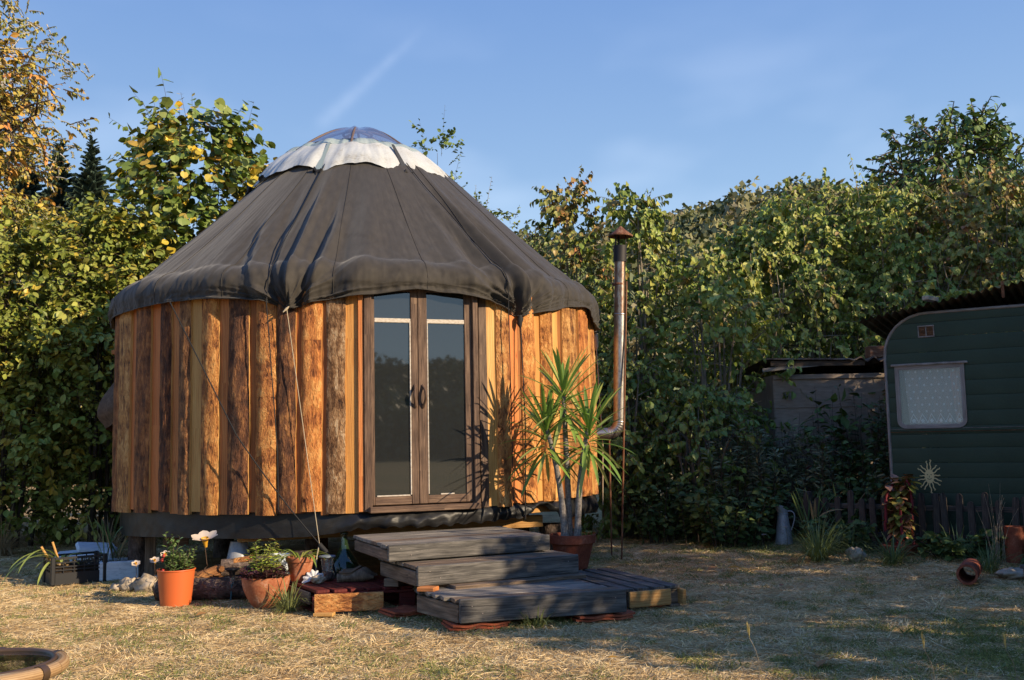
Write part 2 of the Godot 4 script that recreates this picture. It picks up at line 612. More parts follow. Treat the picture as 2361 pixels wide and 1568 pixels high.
	M.white_stone = textured(mottled(109, [C(0.34, 0.33, 0.32), C(0.56, 0.55, 0.54), C(0.68, 0.67, 0.66), C(0.76, 0.75, 0.73)], 14.0, 3.0), 0.3, 0.7)
	M.bark = textured(flaky(113, [C(0.025, 0.017, 0.013), C(0.08, 0.055, 0.042), C(0.14, 0.10, 0.08), C(0.24, 0.18, 0.14)]), 1.2, 0.9, Color.WHITE, Vector3(1, 1, 1))
	M.stem_grey = textured(weathered(127, [C(0.10, 0.08, 0.055), C(0.22, 0.18, 0.13), C(0.34, 0.29, 0.21), C(0.46, 0.40, 0.31)]), 0.2, 0.8)
	M.stem_dark = textured(weathered(131, [C(0.03, 0.022, 0.015), C(0.07, 0.05, 0.036), C(0.12, 0.09, 0.065), C(0.18, 0.14, 0.10)]), 0.2, 0.85)
	M.yucca_stem = textured(weathered(137, [C(0.06, 0.05, 0.045), C(0.17, 0.15, 0.135), C(0.28, 0.25, 0.23), C(0.42, 0.38, 0.34)]), 0.5, 0.85, Color.WHITE, Vector3(6, 1, 1))
	M.birch_bark = textured(mottled(139, [C(0.04, 0.035, 0.03), C(0.34, 0.31, 0.28), C(0.52, 0.49, 0.45), C(0.62, 0.60, 0.56)], 12.0, 4.0), 0.1, 0.8)
	M.leaf = leafy()
	M.leaf_dull = leafy(0.6, 0.35)
	M.needle = leafy(0.55, 0.12)
	M.grass = leafy(0.6, 0.3)
	M.petal = plain(lin(0.60, 0.50, 0.40), 0.5)
	M.petal.backlight_enabled = true
	M.petal.backlight = Color(0.4, 0.35, 0.3)
	M.yellow = plain(lin(0.60, 0.32, 0.03), 0.5)
	M.red_flower = plain(lin(0.45, 0.05, 0.035), 0.5)
	M.wire = plain(lin(0.09, 0.055, 0.035), 0.5, 0.5, 0.5)
	M.caravan_green = textured(mottled(149, [C(0.016, 0.032, 0.018), C(0.021, 0.042, 0.024), C(0.025, 0.048, 0.028), C(0.033, 0.055, 0.035)], 50.0, 3.0), 0.04, 0.5, Color.WHITE, Vector3(0.7, 0.7, 0.7))
	M.caravan_trim = textured(mottled(151, [C(0.07, 0.05, 0.04), C(0.20, 0.17, 0.15), C(0.30, 0.26, 0.235), C(0.36, 0.33, 0.30)], 40.0, 6.0), 0.08, 0.55)
	M.cream = plain(lin(0.62, 0.50, 0.24), 0.7)
	M.ink = plain(lin(0.05, 0.05, 0.03), 0.8)
	M.lace = lace_material()
	M.curtain = plain(lin(0.42, 0.20, 0.11), 0.9)
	M.curtain.backlight_enabled = true
	M.curtain.backlight = Color(0.6, 0.4, 0.3)
	M.sheet_metal = textured(mottled(157, [C(0.05, 0.03, 0.022), C(0.12, 0.08, 0.06), C(0.19, 0.17, 0.16), C(0.26, 0.26, 0.27)], 10.0, 3.0), 0.05, 0.5)
	M.sheet_metal.metallic = 0.35
	M.plaster = textured(mottled(163, [C(0.17, 0.135, 0.105), C(0.27, 0.215, 0.165), C(0.31, 0.25, 0.195), C(0.38, 0.31, 0.245)], 60.0, 5.0), 0.25, 0.95)
	M.burlap = textured(mottled(167, [C(0.06, 0.04, 0.028), C(0.10, 0.068, 0.048), C(0.13, 0.09, 0.064), C(0.17, 0.12, 0.085)], 70.0, 6.0), 0.15, 0.95)
	M.bamboo = textured(sawn(173, [C(0.50, 0.36, 0.19), C(0.42, 0.28, 0.14), C(0.32, 0.19, 0.09), C(0.20, 0.11, 0.05)], 0), 0.1, 0.4)
	M.bamboo_dark = plain(lin(0.07, 0.042, 0.025), 0.45)
	M.table_glass = plain(lin(0.03, 0.034, 0.022, 0.35), 0.03, 0.9)
	M.table_glass.transparency = BaseMaterial3D.TRANSPARENCY_ALPHA
	M.bottle_glass = plain(lin(0.10, 0.16, 0.05, 0.0), 0.02, 0.5)
	M.bottle_glass.transparency = BaseMaterial3D.TRANSPARENCY_ALPHA
	M.bottle_glass.albedo_color = lin(0.025, 0.05, 0.022, 0.7)
	M.bottle_glass.metallic_specular = 0.9
	M.jar_glass = plain(lin(0.6, 0.6, 0.56, 0.22), 0.05, 0.6)
	M.jar_glass.transparency = BaseMaterial3D.TRANSPARENCY_ALPHA
	M.sand = plain(lin(0.36, 0.24, 0.12), 0.95)
	M.blue_grey = plain(lin(0.20, 0.24, 0.28), 0.5)
	M.teal = plain(lin(0.02, 0.10, 0.13), 0.5)
	M.enamel = textured(mottled(179, [C(0.22, 0.25, 0.28), C(0.46, 0.52, 0.57), C(0.56, 0.62, 0.67), C(0.62, 0.68, 0.72)], 10.0, 4.0), 0.0, 0.35)
	M.earth = textured(mottled(181, [C(0.16, 0.11, 0.055), C(0.34, 0.245, 0.125), C(0.46, 0.34, 0.18), C(0.56, 0.43, 0.24)], 60.0, 7.0, 768), 1.2, 0.95)
	M.earth.vertex_color_use_as_albedo = true
	M.hill = textured(mottled(191, [C(0.03, 0.035, 0.015), C(0.06, 0.065, 0.028), C(0.09, 0.09, 0.045), C(0.12, 0.11, 0.06)], 40.0, 6.0), 0.0, 0.95, Color.WHITE, Vector3(20, 20, 20))


# crocheted net: square mesh with small flowers worked into it
func lace_material() -> StandardMaterial3D:
	var w := 512
	var h := 448
	var bytes := PackedByteArray()
	bytes.resize(w * h * 4)
	for y in h:
		for x in w:
			var on := x % 7 < 1 or y % 7 < 1
			var fx := fposmod(x + (34.0 if (y / 52) % 2 == 1 else 0.0), 68.0) - 34.0
			var fy := fposmod(float(y), 52.0) - 26.0
			var rr := sqrt(fx * fx + fy * fy)
			var an := atan2(fy, fx)
			if y < 350 and rr < 7.5 + 2.5 * cos(an * 5.0) and rr > 2.4:
				on = true
			if y > 352:
				var zx := absf(fposmod(float(x), 86.0) - 43.0)
				var edge := absf(zx - (y - 358) * 0.62)
				if edge < 2.6 or (zx < (y - 366) * 0.5 and Vector2(zx, y - 412).length() < 15.0 + 4.0 * cos(atan2(y - 412.0, zx) * 6.0)):
					on = true
				elif zx > (y - 358) * 0.62 and y > 430:
					on = y % 4 < 2
			var i := (y * w + x) * 4
			bytes[i] = 208
			bytes[i + 1] = 203
			bytes[i + 2] = 196
			bytes[i + 3] = 235 if on else 8
	var m := plain(Color.WHITE, 0.9)
	m.albedo_texture = ImageTexture.create_from_image(Image.create_from_data(w, h, false, Image.FORMAT_RGBA8, bytes))
	m.transparency = BaseMaterial3D.TRANSPARENCY_ALPHA
	return m


# ---------------------------------------------------------------- ground and hills

var patches := FastNoiseLite.new()


# the share of green in the lawn at a place, 0 to 1
func greenness(x: float, z: float) -> float:
	var a := patches.get_noise_2d(x * 0.9, z * 0.9) * 0.9 + patches.get_noise_2d(x * 3.1 + 40.0, z * 3.1) * 0.5
	var corner := smoothstep(1.2, 3.2, x) * smoothstep(-7.8, -5.6, z)
	var shrubs := smoothstep(-9.6, -11.6, z) * smoothstep(0.8, 3.0, x)
	return clampf(0.16 + a * 0.55 + corner * 0.62 + shrubs * 0.55, 0.0, 1.0)


func ground_y(x: float, z: float) -> float:
	return 0.018 * patches.get_noise_2d(x * 0.7 + 9.0, z * 0.7) + 0.008 * patches.get_noise_2d(x * 3.0, z * 3.0)


func build_setting() -> void:
	patches.seed = 21
	patches.frequency = 1.0
	patches.fractal_octaves = 3
	var xs := []
	var zs := []
	var q := 10.0
	while q < 600.0:
		q = q * 1.35 + 1.0
		xs.push_front(-q)
		zs.push_front(-q - 8.0)
	for i in 81:
		xs.append(-10.0 + i * 0.25)
		zs.append(-18.0 + i * 0.25)
	q = 10.0
	while q < 600.0:
		q = q * 1.35 + 1.0
		xs.append(q)
		zs.append(q - 8.0)
	var g := Shape.new()
	g.colored = true
	for z: float in zs:
		for x: float in xs:
			var t := greenness(x, z)
			var bare := smoothstep(0.25, 0.6, patches.get_noise_2d(x * 1.7 - 30.0, z * 1.7))
			g.tint = C(1.0, 0.92, 0.78).lerp(C(0.42, 0.52, 0.30), t).lerp(C(0.62, 0.5, 0.42), bare * 0.6)
			g.vert(Vector3(x, ground_y(x, z) - 0.012, z), Vector2(x, z) * 0.45)
	var w := xs.size()
	for j in zs.size() - 1:
		for i in w - 1:
			var a := j * w + i
			g.face(a, a + w, a + w + 1)
			g.face(a, a + w + 1, a + 1)
	structure("ground", g, M.earth)
	hill("hill", Vector3(38, 0, -125), 0.0, 150.0, 70.0, func(u: float) -> float: return along_list([[-1.0, 9.0], [-0.6, 12.0], [-0.25, 21.5], [-0.12, 25.0], [-0.04, 28.0], [0.1, 28.5], [0.3, 25.0], [0.6, 18.0], [1.0, 14.0]], u), 5)
	hill("hill", Vector3(62, 0, 86), -2.50, 130.0, 50.0, func(u: float) -> float: return 4.6 + 2.4 * cos(u * 5.0 + 0.5), 9)


# a wooded ridge: a long mound, its height along the ridge given by tall(-1 .. 1), its near side facing +z before it is turned
func hill(called: String, at_: Vector3, turn: float, half: float, deep: float, tall: Callable, seed_: int) -> void:
	var n := grain_noise(seed_, 3)
	var xf := turned(at_, turn)
	var place := func(u: float, v: float) -> Vector3:
		var x := (u * 2.0 - 1.0) * half
		var side := (v * 2.0 - 1.0)
		var up: float = tall.call(u * 2.0 - 1.0) * pow(cos(side * PI * 0.5), 1.3) * smoothstep(0.0, 0.12, u) * smoothstep(1.0, 0.88, u)
		return xf * Vector3(x, up + n.get_noise_2d(x * 0.03, side * 2.0) * 1.5 * cos(side * PI * 0.5) - 0.5, side * deep)
	var s := Shape.new()
	s.sheet(80, 30, place, false, Vector2.ONE, true)
	structure(called, s, M.hill)
	var r := RandomNumberGenerator.new()
	r.seed = seed_ * 31
	var where := []
	var cols := PackedColorArray()
	var pal := [C(0.15, 0.17, 0.07), C(0.19, 0.20, 0.085), C(0.12, 0.145, 0.07), C(0.23, 0.22, 0.10), C(0.22, 0.19, 0.10)]
	for i in 2600:
		var u := r.randf_range(0.1, 0.9)
		var v := r.randf_range(0.45, 0.98)
		var size := r.randf_range(1.6, 3.4)
		var p: Vector3 = place.call(u, v)
		where.append(Transform3D(Basis.from_euler(Vector3(r.randf() * 0.5, r.randf() * TAU, r.randf() * 0.5)).scaled(Vector3(size, size * r.randf_range(0.9, 1.35), size)), p + Vector3(0, size * 0.5, 0)))
		var c: Color = pal[r.randi() % pal.size()]
		cols.append(c * r.randf_range(0.75, 1.25))
	var o := copies("wood", clump_mesh(340, 3), M.leaf_dull, where, cols)
	if at_.z < 0:
		tag(o, "far wood of mixed green trees covering the hill behind the shrubs", "wood")
	else:
		tag(o, "dark wood on the hill that the door panes mirror", "wood")


# leaves over a rough ball of radius one: the crown of a tree too far away to show its twigs
func clump_mesh(count: int, seed_: int) -> ArrayMesh:
	var r := RandomNumberGenerator.new()
	r.seed = seed_
	var s := Shape.new()
	for i in count:
		var d := Vector3(r.randfn(), r.randfn() * 0.9 + 0.2, r.randfn()).normalized()
		var p := d * r.randf_range(0.55, 1.0) * (0.85 + 0.25 * sin(d.x * 5.0 + d.y * 4.0))
		var b := look(Vector3(r.randfn(), r.randfn(), r.randfn()), d + Vector3(r.randfn(), r.randfn(), r.randfn()) * 0.6)
		var e := r.randf_range(0.045, 0.10)
		s.quad(p + b * Vector3(-e, -e, 0), p + b * Vector3(e, -e * 0.6, 0), p + b * Vector3(e * 0.8, e, 0), p + b * Vector3(-e * 0.7, e * 0.8, 0))
	return s.mesh()


# ---------------------------------------------------------------- yurt

# a place on the yurt: degrees round its axis (0 faces +z, positive towards +x), distance from the axis, height
func ring(deg: float, r: float, y: float) -> Vector3:
	var a := deg_to_rad(deg)
	return Vector3(r * sin(a), y, r * cos(a))


func along_list(list: Array, x: float) -> float:
	if x <= list[0][0]:
		return list[0][1]
	for i in range(1, list.size()):
		if x <= list[i][0]:
			var t: float = (x - list[i - 1][0]) / (list[i][0] - list[i - 1][0])
			t = t * t * (3.0 - 2.0 * t) * 0.5 + t * 0.5
			return lerpf(list[i - 1][1], list[i][1], t)
	return list[-1][1]


const HEM := [[-180, 2.50], [-90, 2.50], [-75, 2.47], [-65, 2.545], [-54, 2.537], [-48, 2.537], [-32, 2.545], [-24, 2.541], [-16.7, 2.519], [-11, 2.491], [-5.6, 2.408], [0.7, 2.477], [9.7, 2.522], [18.8, 2.578], [26.8, 2.551], [34.6, 2.504], [42.3, 2.392], [50.4, 2.466], [60, 2.55], [67.6, 2.585], [75, 2.47], [88, 2.40], [100, 2.5], [180, 2.5]]
const GATHERS := [[-5.6, 0.0], [42.3, 0.0], [88.0, 0.0], [-76.0, 0.0]]
# folds that run from the hem up to the crown: degrees at the hem, degrees at the crown, half width in metres, depth in metres, reach up (0 to 1)
const FOLDS := [[-7.5, -17.0, 0.045, -0.030, 0.95], [-5.0, -6.0, 0.04, 0.045, 0.98], [-3.2, 1.0, 0.04, -0.035, 0.9], [-1.5, 5.0, 0.05, 0.035, 0.8], [2.0, 7.0, 0.09, -0.03, 1.0], [7.0, 12.0, 0.13, 0.035, 1.0], [-10.0, -24.0, 0.06, 0.028, 0.8], [-13.0, -27.0, 0.07, -0.02, 0.7], [-20.0, -31.0, 0.12, 0.014, 0.8], [-30.0, -42.0, 0.14, -0.014, 0.9], [-42.0, -50.0, 0.12, 0.012, 0.8], [24.0, 24.0, 0.12, -0.022, 0.8], [31.0, 28.0, 0.08, 0.022, 0.7], [36.0, 30.0, 0.06, -0.025, 0.7], [39.5, 33.0, 0.05, 0.035, 0.95], [41.5, 38.0, 0.045, -0.045, 1.0], [43.5, 41.0, 0.05, 0.045, 1.0], [46.0, 45.0, 0.06, -0.03, 0.9], [50.0, 49.0, 0.08, 0.028, 0.8], [58.0, 58.0, 0.1, -0.02, 0.8], [70.0, 66.0, 0.1, 0.02, 0.9]]
var wrinkle := FastNoiseLite.new()


# the canvas: t from 0 at the crown to 1 at the hem
func canvas_at(deg: float, t: float) -> Vector3:
	var hem := along_list(HEM, deg)
	var r: float
	var y: float
	if t < 0.72:
		var q := t / 0.72
		r = lerpf(0.95, 2.43, q)
		y = lerpf(4.24, 2.86, q) - 0.015 * sin(q * PI)
	elif t < 0.87:
		var q := (t - 0.72) / 0.15
		var a := q * PI * 0.5
		r = 2.43 + 0.185 * sin(a)
		y = 2.86 - 0.07 * q - 0.15 * (1.0 - cos(a))
	else:
		var q := (t - 0.87) / 0.13
		r = 2.615 - 0.018 * q
		y = lerpf(2.64, hem, q)
	var up := (1.0 - t) * 2.75
	var out := 0.0
	for f in FOLDS:
		var mid := lerpf(f[0], f[1], clampf((1.0 - t) / 0.86, 0.0, 1.0))
		var d: float = deg_to_rad(deg - mid) * r / (f[2] * lerpf(0.7, 1.5, 1.0 - t))
		if absf(d) < 3.0:
			out += f[3] * 1.25 * exp(-d * d) * smoothstep(f[4], f[4] - 0.45, 1.0 - t) * lerpf(1.0, 0.75, 1.0 - t)
	for g in GATHERS:
		var a: float = deg_to_rad(deg - g[0]) * 2.6
		var rho := sqrt(a * a + up * up)
		if rho < 1.3:
			var phi := atan2(a, up + 0.02)
			var w := phi * 8.0 + wrinkle.get_noise_2d(phi * 2.2, g[0]) * 2.4
			var ridge := 1.0 - 2.0 * pow(absf(sin(w)), 0.75)
			out += 0.055 * exp(-rho / 0.32) * ridge * minf(1.0, rho / 0.07) + 0.022 * exp(-rho / 0.75) * sin(w * 0.9 + 1.0) * minf(1.0, rho / 0.2)
			out -= 0.030 * exp(-rho * rho / 0.02)
	out += 0.010 * wrinkle.get_noise_2d(deg * 0.06, t * 1.2) + 0.010 * wrinkle.get_noise_2d(deg * 0.22 + 40.0, t * 3.5) * smoothstep(0.3, 0.9, t)
	if t > 0.8:
		out += 0.010 * wrinkle.get_noise_2d(deg * 0.5 + 90.0, t * 2.0) * smoothstep(0.8, 0.95, t)
	out += 0.004 * (0.5 - 2.0 * absf(wrinkle.get_noise_2d(deg * 0.30 + 11.0, t * 0.9))) * smoothstep(0.1, 0.5, t)
	out += 0.006 * (0.4 - 2.0 * absf(wrinkle.get_noise_2d(deg * 0.16 + 70.0, t * 5.0 + deg * 0.05))) * smoothstep(0.66, 0.86, t)
	var slope := Vector2(0.68, 0.73) if t < 0.72 else Vector2(0.68, 0.73).lerp(Vector2(1, 0), clampf((t - 0.72) / 0.15, 0.0, 1.0))
	return ring(deg, r + out * slope.x, y + out * slope.y)


func build_yurt() -> void:
	wrinkle.seed = 5
	wrinkle.frequency = 1.0
	wrinkle.fractal_octaves = 3
	var yurt := thing("yurt", "round yurt clad in upright slabs with a dark canvas roof and double glass door", "yurt", YURT)
	var wall := Node3D.new()
	wall.name = "wall"
	yurt.add_child(wall)
	# upright planks: from, to (degrees), kind; s is a round-backed slab, f a flat sawn board set back
	var list := [[-72, -66.3, "f", "pine_yellow"], [-66.3, -59.6, "s", "slab_umber"], [-59.3, -50.6, "s", "slab_gold"], [-50.6, -47.3, "f", "pine_orange"], [-47.5, -40.8, "s", "slab_umber"], [-41.0, -37.1, "f", "pine_orange"], [-37.3, -33.6, "s", "slab_dark"], [-33.8, -31.0, "f", "pine_orange"], [-31.2, -28.0, "s", "slab_umber"], [-28.2, -24.8, "f", "pine_yellow"], [-25.1, -20.8, "s", "slab_gold"], [-21.1, -18.4, "f", "pine_orange"], [-18.6, -14.0, "s", "slab_dark"], [-14.2, -12.3, "f", "pine_brown"], [-12.5, -8.3, "s", "slab_orange"], [-8.1, -4.4, "s", "slab_dark"], [-4.7, -3.2, "f", "pine_brown"], [-3.4, 0.6, "s", "slab_orange"], [0.4, 1.7, "f", "pine_brown"], [1.5, 5.1, "s", "slab_grey"], [5.0, 7.5, "f", "pine_yellow"], [32.7, 34.5, "f", "brown_old"], [34.5, 36.8, "f", "pine_light"], [36.6, 40.0, "s", "slab_orange"], [39.8, 42.6, "f", "pine_pink"], [42.4, 43.6, "f", "pine_brown"], [43.4, 47.5, "s", "slab_orange"], [47.3, 49.6, "f", "pine_light"], [49.4, 53.7, "s", "slab_gold"], [53.6, 56.4, "f", "pine_light"], [56.2, 57.8, "f", "pine_brown"], [57.6, 65.0, "s", "slab_gold"], [65.0, 66.7, "f", "pine_brown"], [66.5, 74.0, "s", "slab_orange"], [73.8, 80.0, "f", "pine_light"]]
	var deg := 80.0
	var flip := true
	var kinds := ["slab_gold", "slab_dark", "slab_umber", "slab_orange", "slab_grey"]
	while deg < 288.0:
		var wide := minf(rnd(3.6, 4.8) if flip else rnd(2.6, 3.4), 288.0 - deg)
		list.append([deg - 0.15, deg + wide + 0.15, "s" if flip else "f", kinds[rng.randi() % 5] if flip else "pine_orange"])
		deg += wide
		flip = not flip
	var tints := [lin(1, 1, 1), lin(0.86, 0.80, 0.72), lin(1.12, 1.06, 0.98), lin(0.92, 0.96, 1.0), lin(1.05, 0.92, 0.80)]
	var made := {}
	for p in list:
		var key: String = p[3] + str(rng.randi() % tints.size())
		if not made.has(key):
			var own: StandardMaterial3D = M[p[3]].duplicate()
			own.albedo_color = own.albedo_color * tints[int(key.right(1))]
			own.uv1_scale = own.uv1_scale * Vector3(rnd(0.75, 1.25), rnd(0.8, 1.3), 1)
			made[key] = own
		plank(wall, p[0], p[1], p[2] == "s", made[key])
	build_door(yurt)
	build_canvas(yurt)
	build_crown(yurt)
	build_skirt(yurt)
	build_ropes(yurt)


func plank(parent: Node, d0: float, d1: float, slab: bool, m: Material) -> void:
	var mid := (d0 + d1) * 0.5
	var half := deg_to_rad(d1 - d0) * 0.5 * WALL_R
	var low := 0.680 + rnd(-0.022, 0.016) - (0.03 if mid < -50.0 and mid > -90.0 else 0.0)
	var high := 2.66
	var bulge := minf(0.032, half * 0.27) if slab else 0.0
	var thick := 0.022 if slab else 0.026
	var proud := 0.024 if slab else 0.0
	var n := grain_noise(rng.randi() % 9999, 3)
	var lean := rnd(-0.006, 0.006)
	var shift := Vector2(rnd(0, 5), rnd(0, 5))
	var nu := 9 if slab else 3
	var nv := 26 if slab else 3
	var s := Shape.new()
	# front
	var front := func(u: float, v: float) -> Vector3:
		var y := lerpf(low, high, v)
		var wob := n.get_noise_2d(y * 1.6, 3.0 if u < 0.5 else 60.0) * (0.012 if slab else 0.0015)
		var x := (u * 2.0 - 1.0) * (half + (wob if absf(u - 0.5) > 0.2 else 0.0)) + lean * (v - 0.5)
		var z := proud + thick + bulge * (1.0 - pow(u * 2.0 - 1.0, 2.0))
		if slab:
			z += n.get_noise_2d(y * 9.0, x * 40.0) * 0.010 + n.get_noise_2d(y * 2.0 + 30.0, x * 5.0) * 0.010
			if u < 0.01 or u > 0.99:
				z = proud + thick * 0.8
		return Vector3(x, y, z)
	var first := s.v.size()
	for j in nv + 1:
		for i in nu + 1:
			var q: Vector3 = front.call(float(i) / nu, float(j) / nv)
			s.vert(q, Vector2(q.y + shift.x, q.x * 4.0 + shift.y))
	for j in nv:
		for i in nu:
			var a := first + j * (nu + 1) + i
			s.face(a, a + 1, a + nu + 2)
			s.face(a, a + nu + 2, a + nu + 1)
	# sides and ends, back to the lining
	var sides := Shape.new() if slab else s
	var lines := []
	for j in nv + 1:
		lines.append([front.call(0.0, float(j) / nv), front.call(1.0, float(j) / nv)])
	for j in nv:
		var a: Vector3 = lines[j][0]
		var b: Vector3 = lines[j + 1][0]
		var c: Vector3 = lines[j][1]
		var d: Vector3 = lines[j + 1][1]
		sides.quad(Vector3(a.x, a.y, proud - 0.012), a, b, Vector3(b.x, b.y, proud - 0.012), Vector2(a.y, 0) + shift, Vector2(a.y, 0.1) + shift, Vector2(b.y, 0.1) + shift, Vector2(b.y, 0) + shift)
		sides.quad(c, Vector3(c.x, c.y, proud - 0.012), Vector3(d.x, d.y, proud - 0.012), d, Vector2(c.y, 0) + shift, Vector2(c.y, 0.1) + shift, Vector2(d.y, 0.1) + shift, Vector2(d.y, 0) + shift)
	for i in nu:
		var a: Vector3 = front.call(float(i) / nu, 0.0)
		var b: Vector3 = front.call(float(i + 1) / nu, 0.0)
		s.quad(b, a, Vector3(a.x, a.y, proud - 0.012), Vector3(b.x, b.y, proud - 0.012), shift, shift + Vector2(0.01, 0), shift + Vector2(0.01, 0.1), shift + Vector2(0, 0.1))
	var o := put("plank", s, m, parent)
	if slab:
		var both: ArrayMesh = s.mesh()
		both.surface_set_material(0, m)
		both.add_surface_from_arrays(Mesh.PRIMITIVE_TRIANGLES, sides.mesh().surface_get_arrays(0))
		both.surface_set_material(1, M.pine_light)
		o.mesh = both
		o.material_override = null
	o.position = ring(mid, WALL_R - 0.05, 0.0)
	o.rotation.y = deg_to_rad(mid)


func build_door(yurt: Node3D) -> void:
	# jamb boards beside the door
	for j in [[8.1, 0.048, 0.034, "pine_pink", 0.0], [9.45, 0.066, 0.045, "brown_old", 0.01], [31.4, 0.055, 0.035, "grey_brown", 0.0]]:
		var b := board("jamb", Transform3D(Basis(Vector3.UP, deg_to_rad(j[0])) * Basis(Vector3.BACK, PI / 2), ring(j[0], WALL_R - 0.01 + j[4], 1.69)), Vector3(2.02, j[1], j[2]), M[j[3]], yurt)
		b.name = "jamb"
	var mid := 20.55
	var frame := Node3D.new()
	frame.name = "door"
	frame.position = ring(mid, 2.475, 0.70)
	frame.rotation.y = deg_to_rad(mid)
	yurt.add_child(frame)
	var up := Basis(Vector3.BACK, PI / 2)
	board("sill", turned(Vector3(0, -0.005, 0.02)), Vector3(0.98, 0.05, 0.14), M.brown_old, frame)
	board("side_post", at(Vector3(0.475, 1.0, 0.0), up), Vector3(2.0, 0.05, 0.10), M.brown_old, frame)
	board("side_post", at(Vector3(-0.478, 1.0, -0.02), up), Vector3(2.0, 0.03, 0.08), M.brown_old, frame)
	board("lintel", at(Vector3(0, 1.97, 0.0)), Vector3(0.98, 0.08, 0.08), M.brown_old, frame)
	# two leaves: stiles, rails, one glazing bar, two panes, one handle each
	for leaf in [[-0.462, -0.048, 0.03, 0.062, 0.0], [-0.044, 0.447, 0.080, 0.065, -0.002]]:
		var x0: float = leaf[0]
		var x1: float = leaf[1]
		var a: float = leaf[2]
		var b: float = leaf[3]
		var z: float = leaf[4]
		board("stile", at(Vector3(x0 + a * 0.5, 0.98, z), up), Vector3(1.90, a, 0.042), M.brown_old, frame)
		board("stile", at(Vector3(x1 - b * 0.5, 0.98, z), up), Vector3(1.90, b, 0.042), M.brown_old, frame)
		board("rail", at(Vector3((x0 + a + x1 - b) * 0.5, 0.065, z - 0.002)), Vector3(x1 - x0 - a - b, 0.07, 0.04), M.brown_old, frame)
		board("rail", at(Vector3((x0 + a + x1 - b) * 0.5, 1.90, z - 0.002)), Vector3(x1 - x0 - a - b, 0.06, 0.04), M.brown_old, frame)
		board("glazing_bar", at(Vector3((x0 + a + x1 - b) * 0.5, 1.612, z + 0.001)), Vector3(x1 - x0 - a - b, 0.038, 0.036), M.white_paint, frame)
		var g0 := x0 + a
		var g1 := x1 - b
		# putty, flaked, round the glass
		board("putty", at(Vector3(g1 - 0.006 if z == 0.0 else g0 + 0.005, 0.86, z + 0.016), up), Vector3(1.50, 0.012 if z == 0.0 else 0.010, 0.010), M.white_paint, frame, 0.003)
		board("putty", at(Vector3((g0 + g1) * 0.5, 0.106, z + 0.016)), Vector3(g1 - g0 - (0.03 if z == 0.0 else 0.22), 0.012, 0.010), M.white_paint, frame, 0.003)
		for pane in [[0.10, 1.593], [1.631, 1.87]]:
			var s := Shape.new()
			s.box(Transform3D.IDENTITY, Vector3(g1 - g0, pane[1] - pane[0], 0.004), 0.0005)
			var o := put("pane", s, M.glass, frame)
			o.position = Vector3((g0 + g1) * 0.5, (pane[0] + pane[1]) * 0.5, z + 0.004)
	for h in [[-0.073, -0.02], [-0.005, 0.012]]:
		var pts := []
		for i in 9:
			var t := i / 8.0
			pts.append(Vector3(h[0] + h[1] * sin(t * PI), 0.86 + 0.19 * t, 0.02 + 0.055 * sin(t * PI)))
		var s := Shape.new()
		s.tube(pts, [0.016, 0.012, 0.011, 0.013, 0.014, 0.013, 0.011, 0.012, 0.016], 8)
		put("handle", s, M.brown_old, frame)
	# the boarded floor and the lining inside
	var f := Shape.new()
	f.lathe(at(Vector3(0, 0.58, 0)), [[Vector2(2.44, 0.0), Vector2(2.44, 0.06)], [Vector2(2.44, 0.06), Vector2(0.0, 0.06)]], 48)
	put("floor", f, M.timber, yurt)


func build_canvas(yurt: Node3D) -> void:
	var s := Shape.new()
	s.sheet(800, 104, func(u: float, v: float) -> Vector3:
		# most of the sheet's mesh lies on the side with the door
		var deg := -180.0 + u / 0.06 * 90.0 if u < 0.06 else (90.0 + (u - 0.94) / 0.06 * 90.0 if u > 0.94 else -90.0 + (u - 0.06) / 0.88 * 180.0)
		return canvas_at(deg, 1.0 - pow(v, 1.25)), true, Vector2(16, 3))
	var roof := put("roof_canvas", s, M.canvas, yurt)
	# sewn seams, and a rolled hem
	for d in [-58.0, -37.0, -19.0, 3.0, 21.0, 40.0, 59.0, 80.0, 105.0, 130.0, 155.0, 180.0, -155.0, -130.0, -105.0, -80.0]:
		var pts := []
		for i in 40:
			pts.append(canvas_at(d, i / 39.0) + ring(d, 0.002, 0.002))
		var q := Shape.new()
		q.tube(pts, [0.003], 5)
		put("seam", q, M.seam, roof)
	var h := Shape.new()
	var pts := []
	for i in 361:
		pts.append(canvas_at(i - 180.0, 1.0) + Vector3(0, 0.004, 0))
	h.tube(pts, [0.005], 6, false)
	put("hem", h, M.canvas, roof)


func crown_low(deg: float) -> float:
	return 4.07 + 0.022 * sin(deg * 0.19) + 0.012 * sin(deg * 0.47 + 1.0) - 0.03 * exp(-pow((deg + 9.0) / 6.0, 2.0)) - 0.035 * exp(-pow((deg - 36.0) / 6.0, 2.0)) + 0.03 * smoothstep(45.0, 80.0, absf(deg))


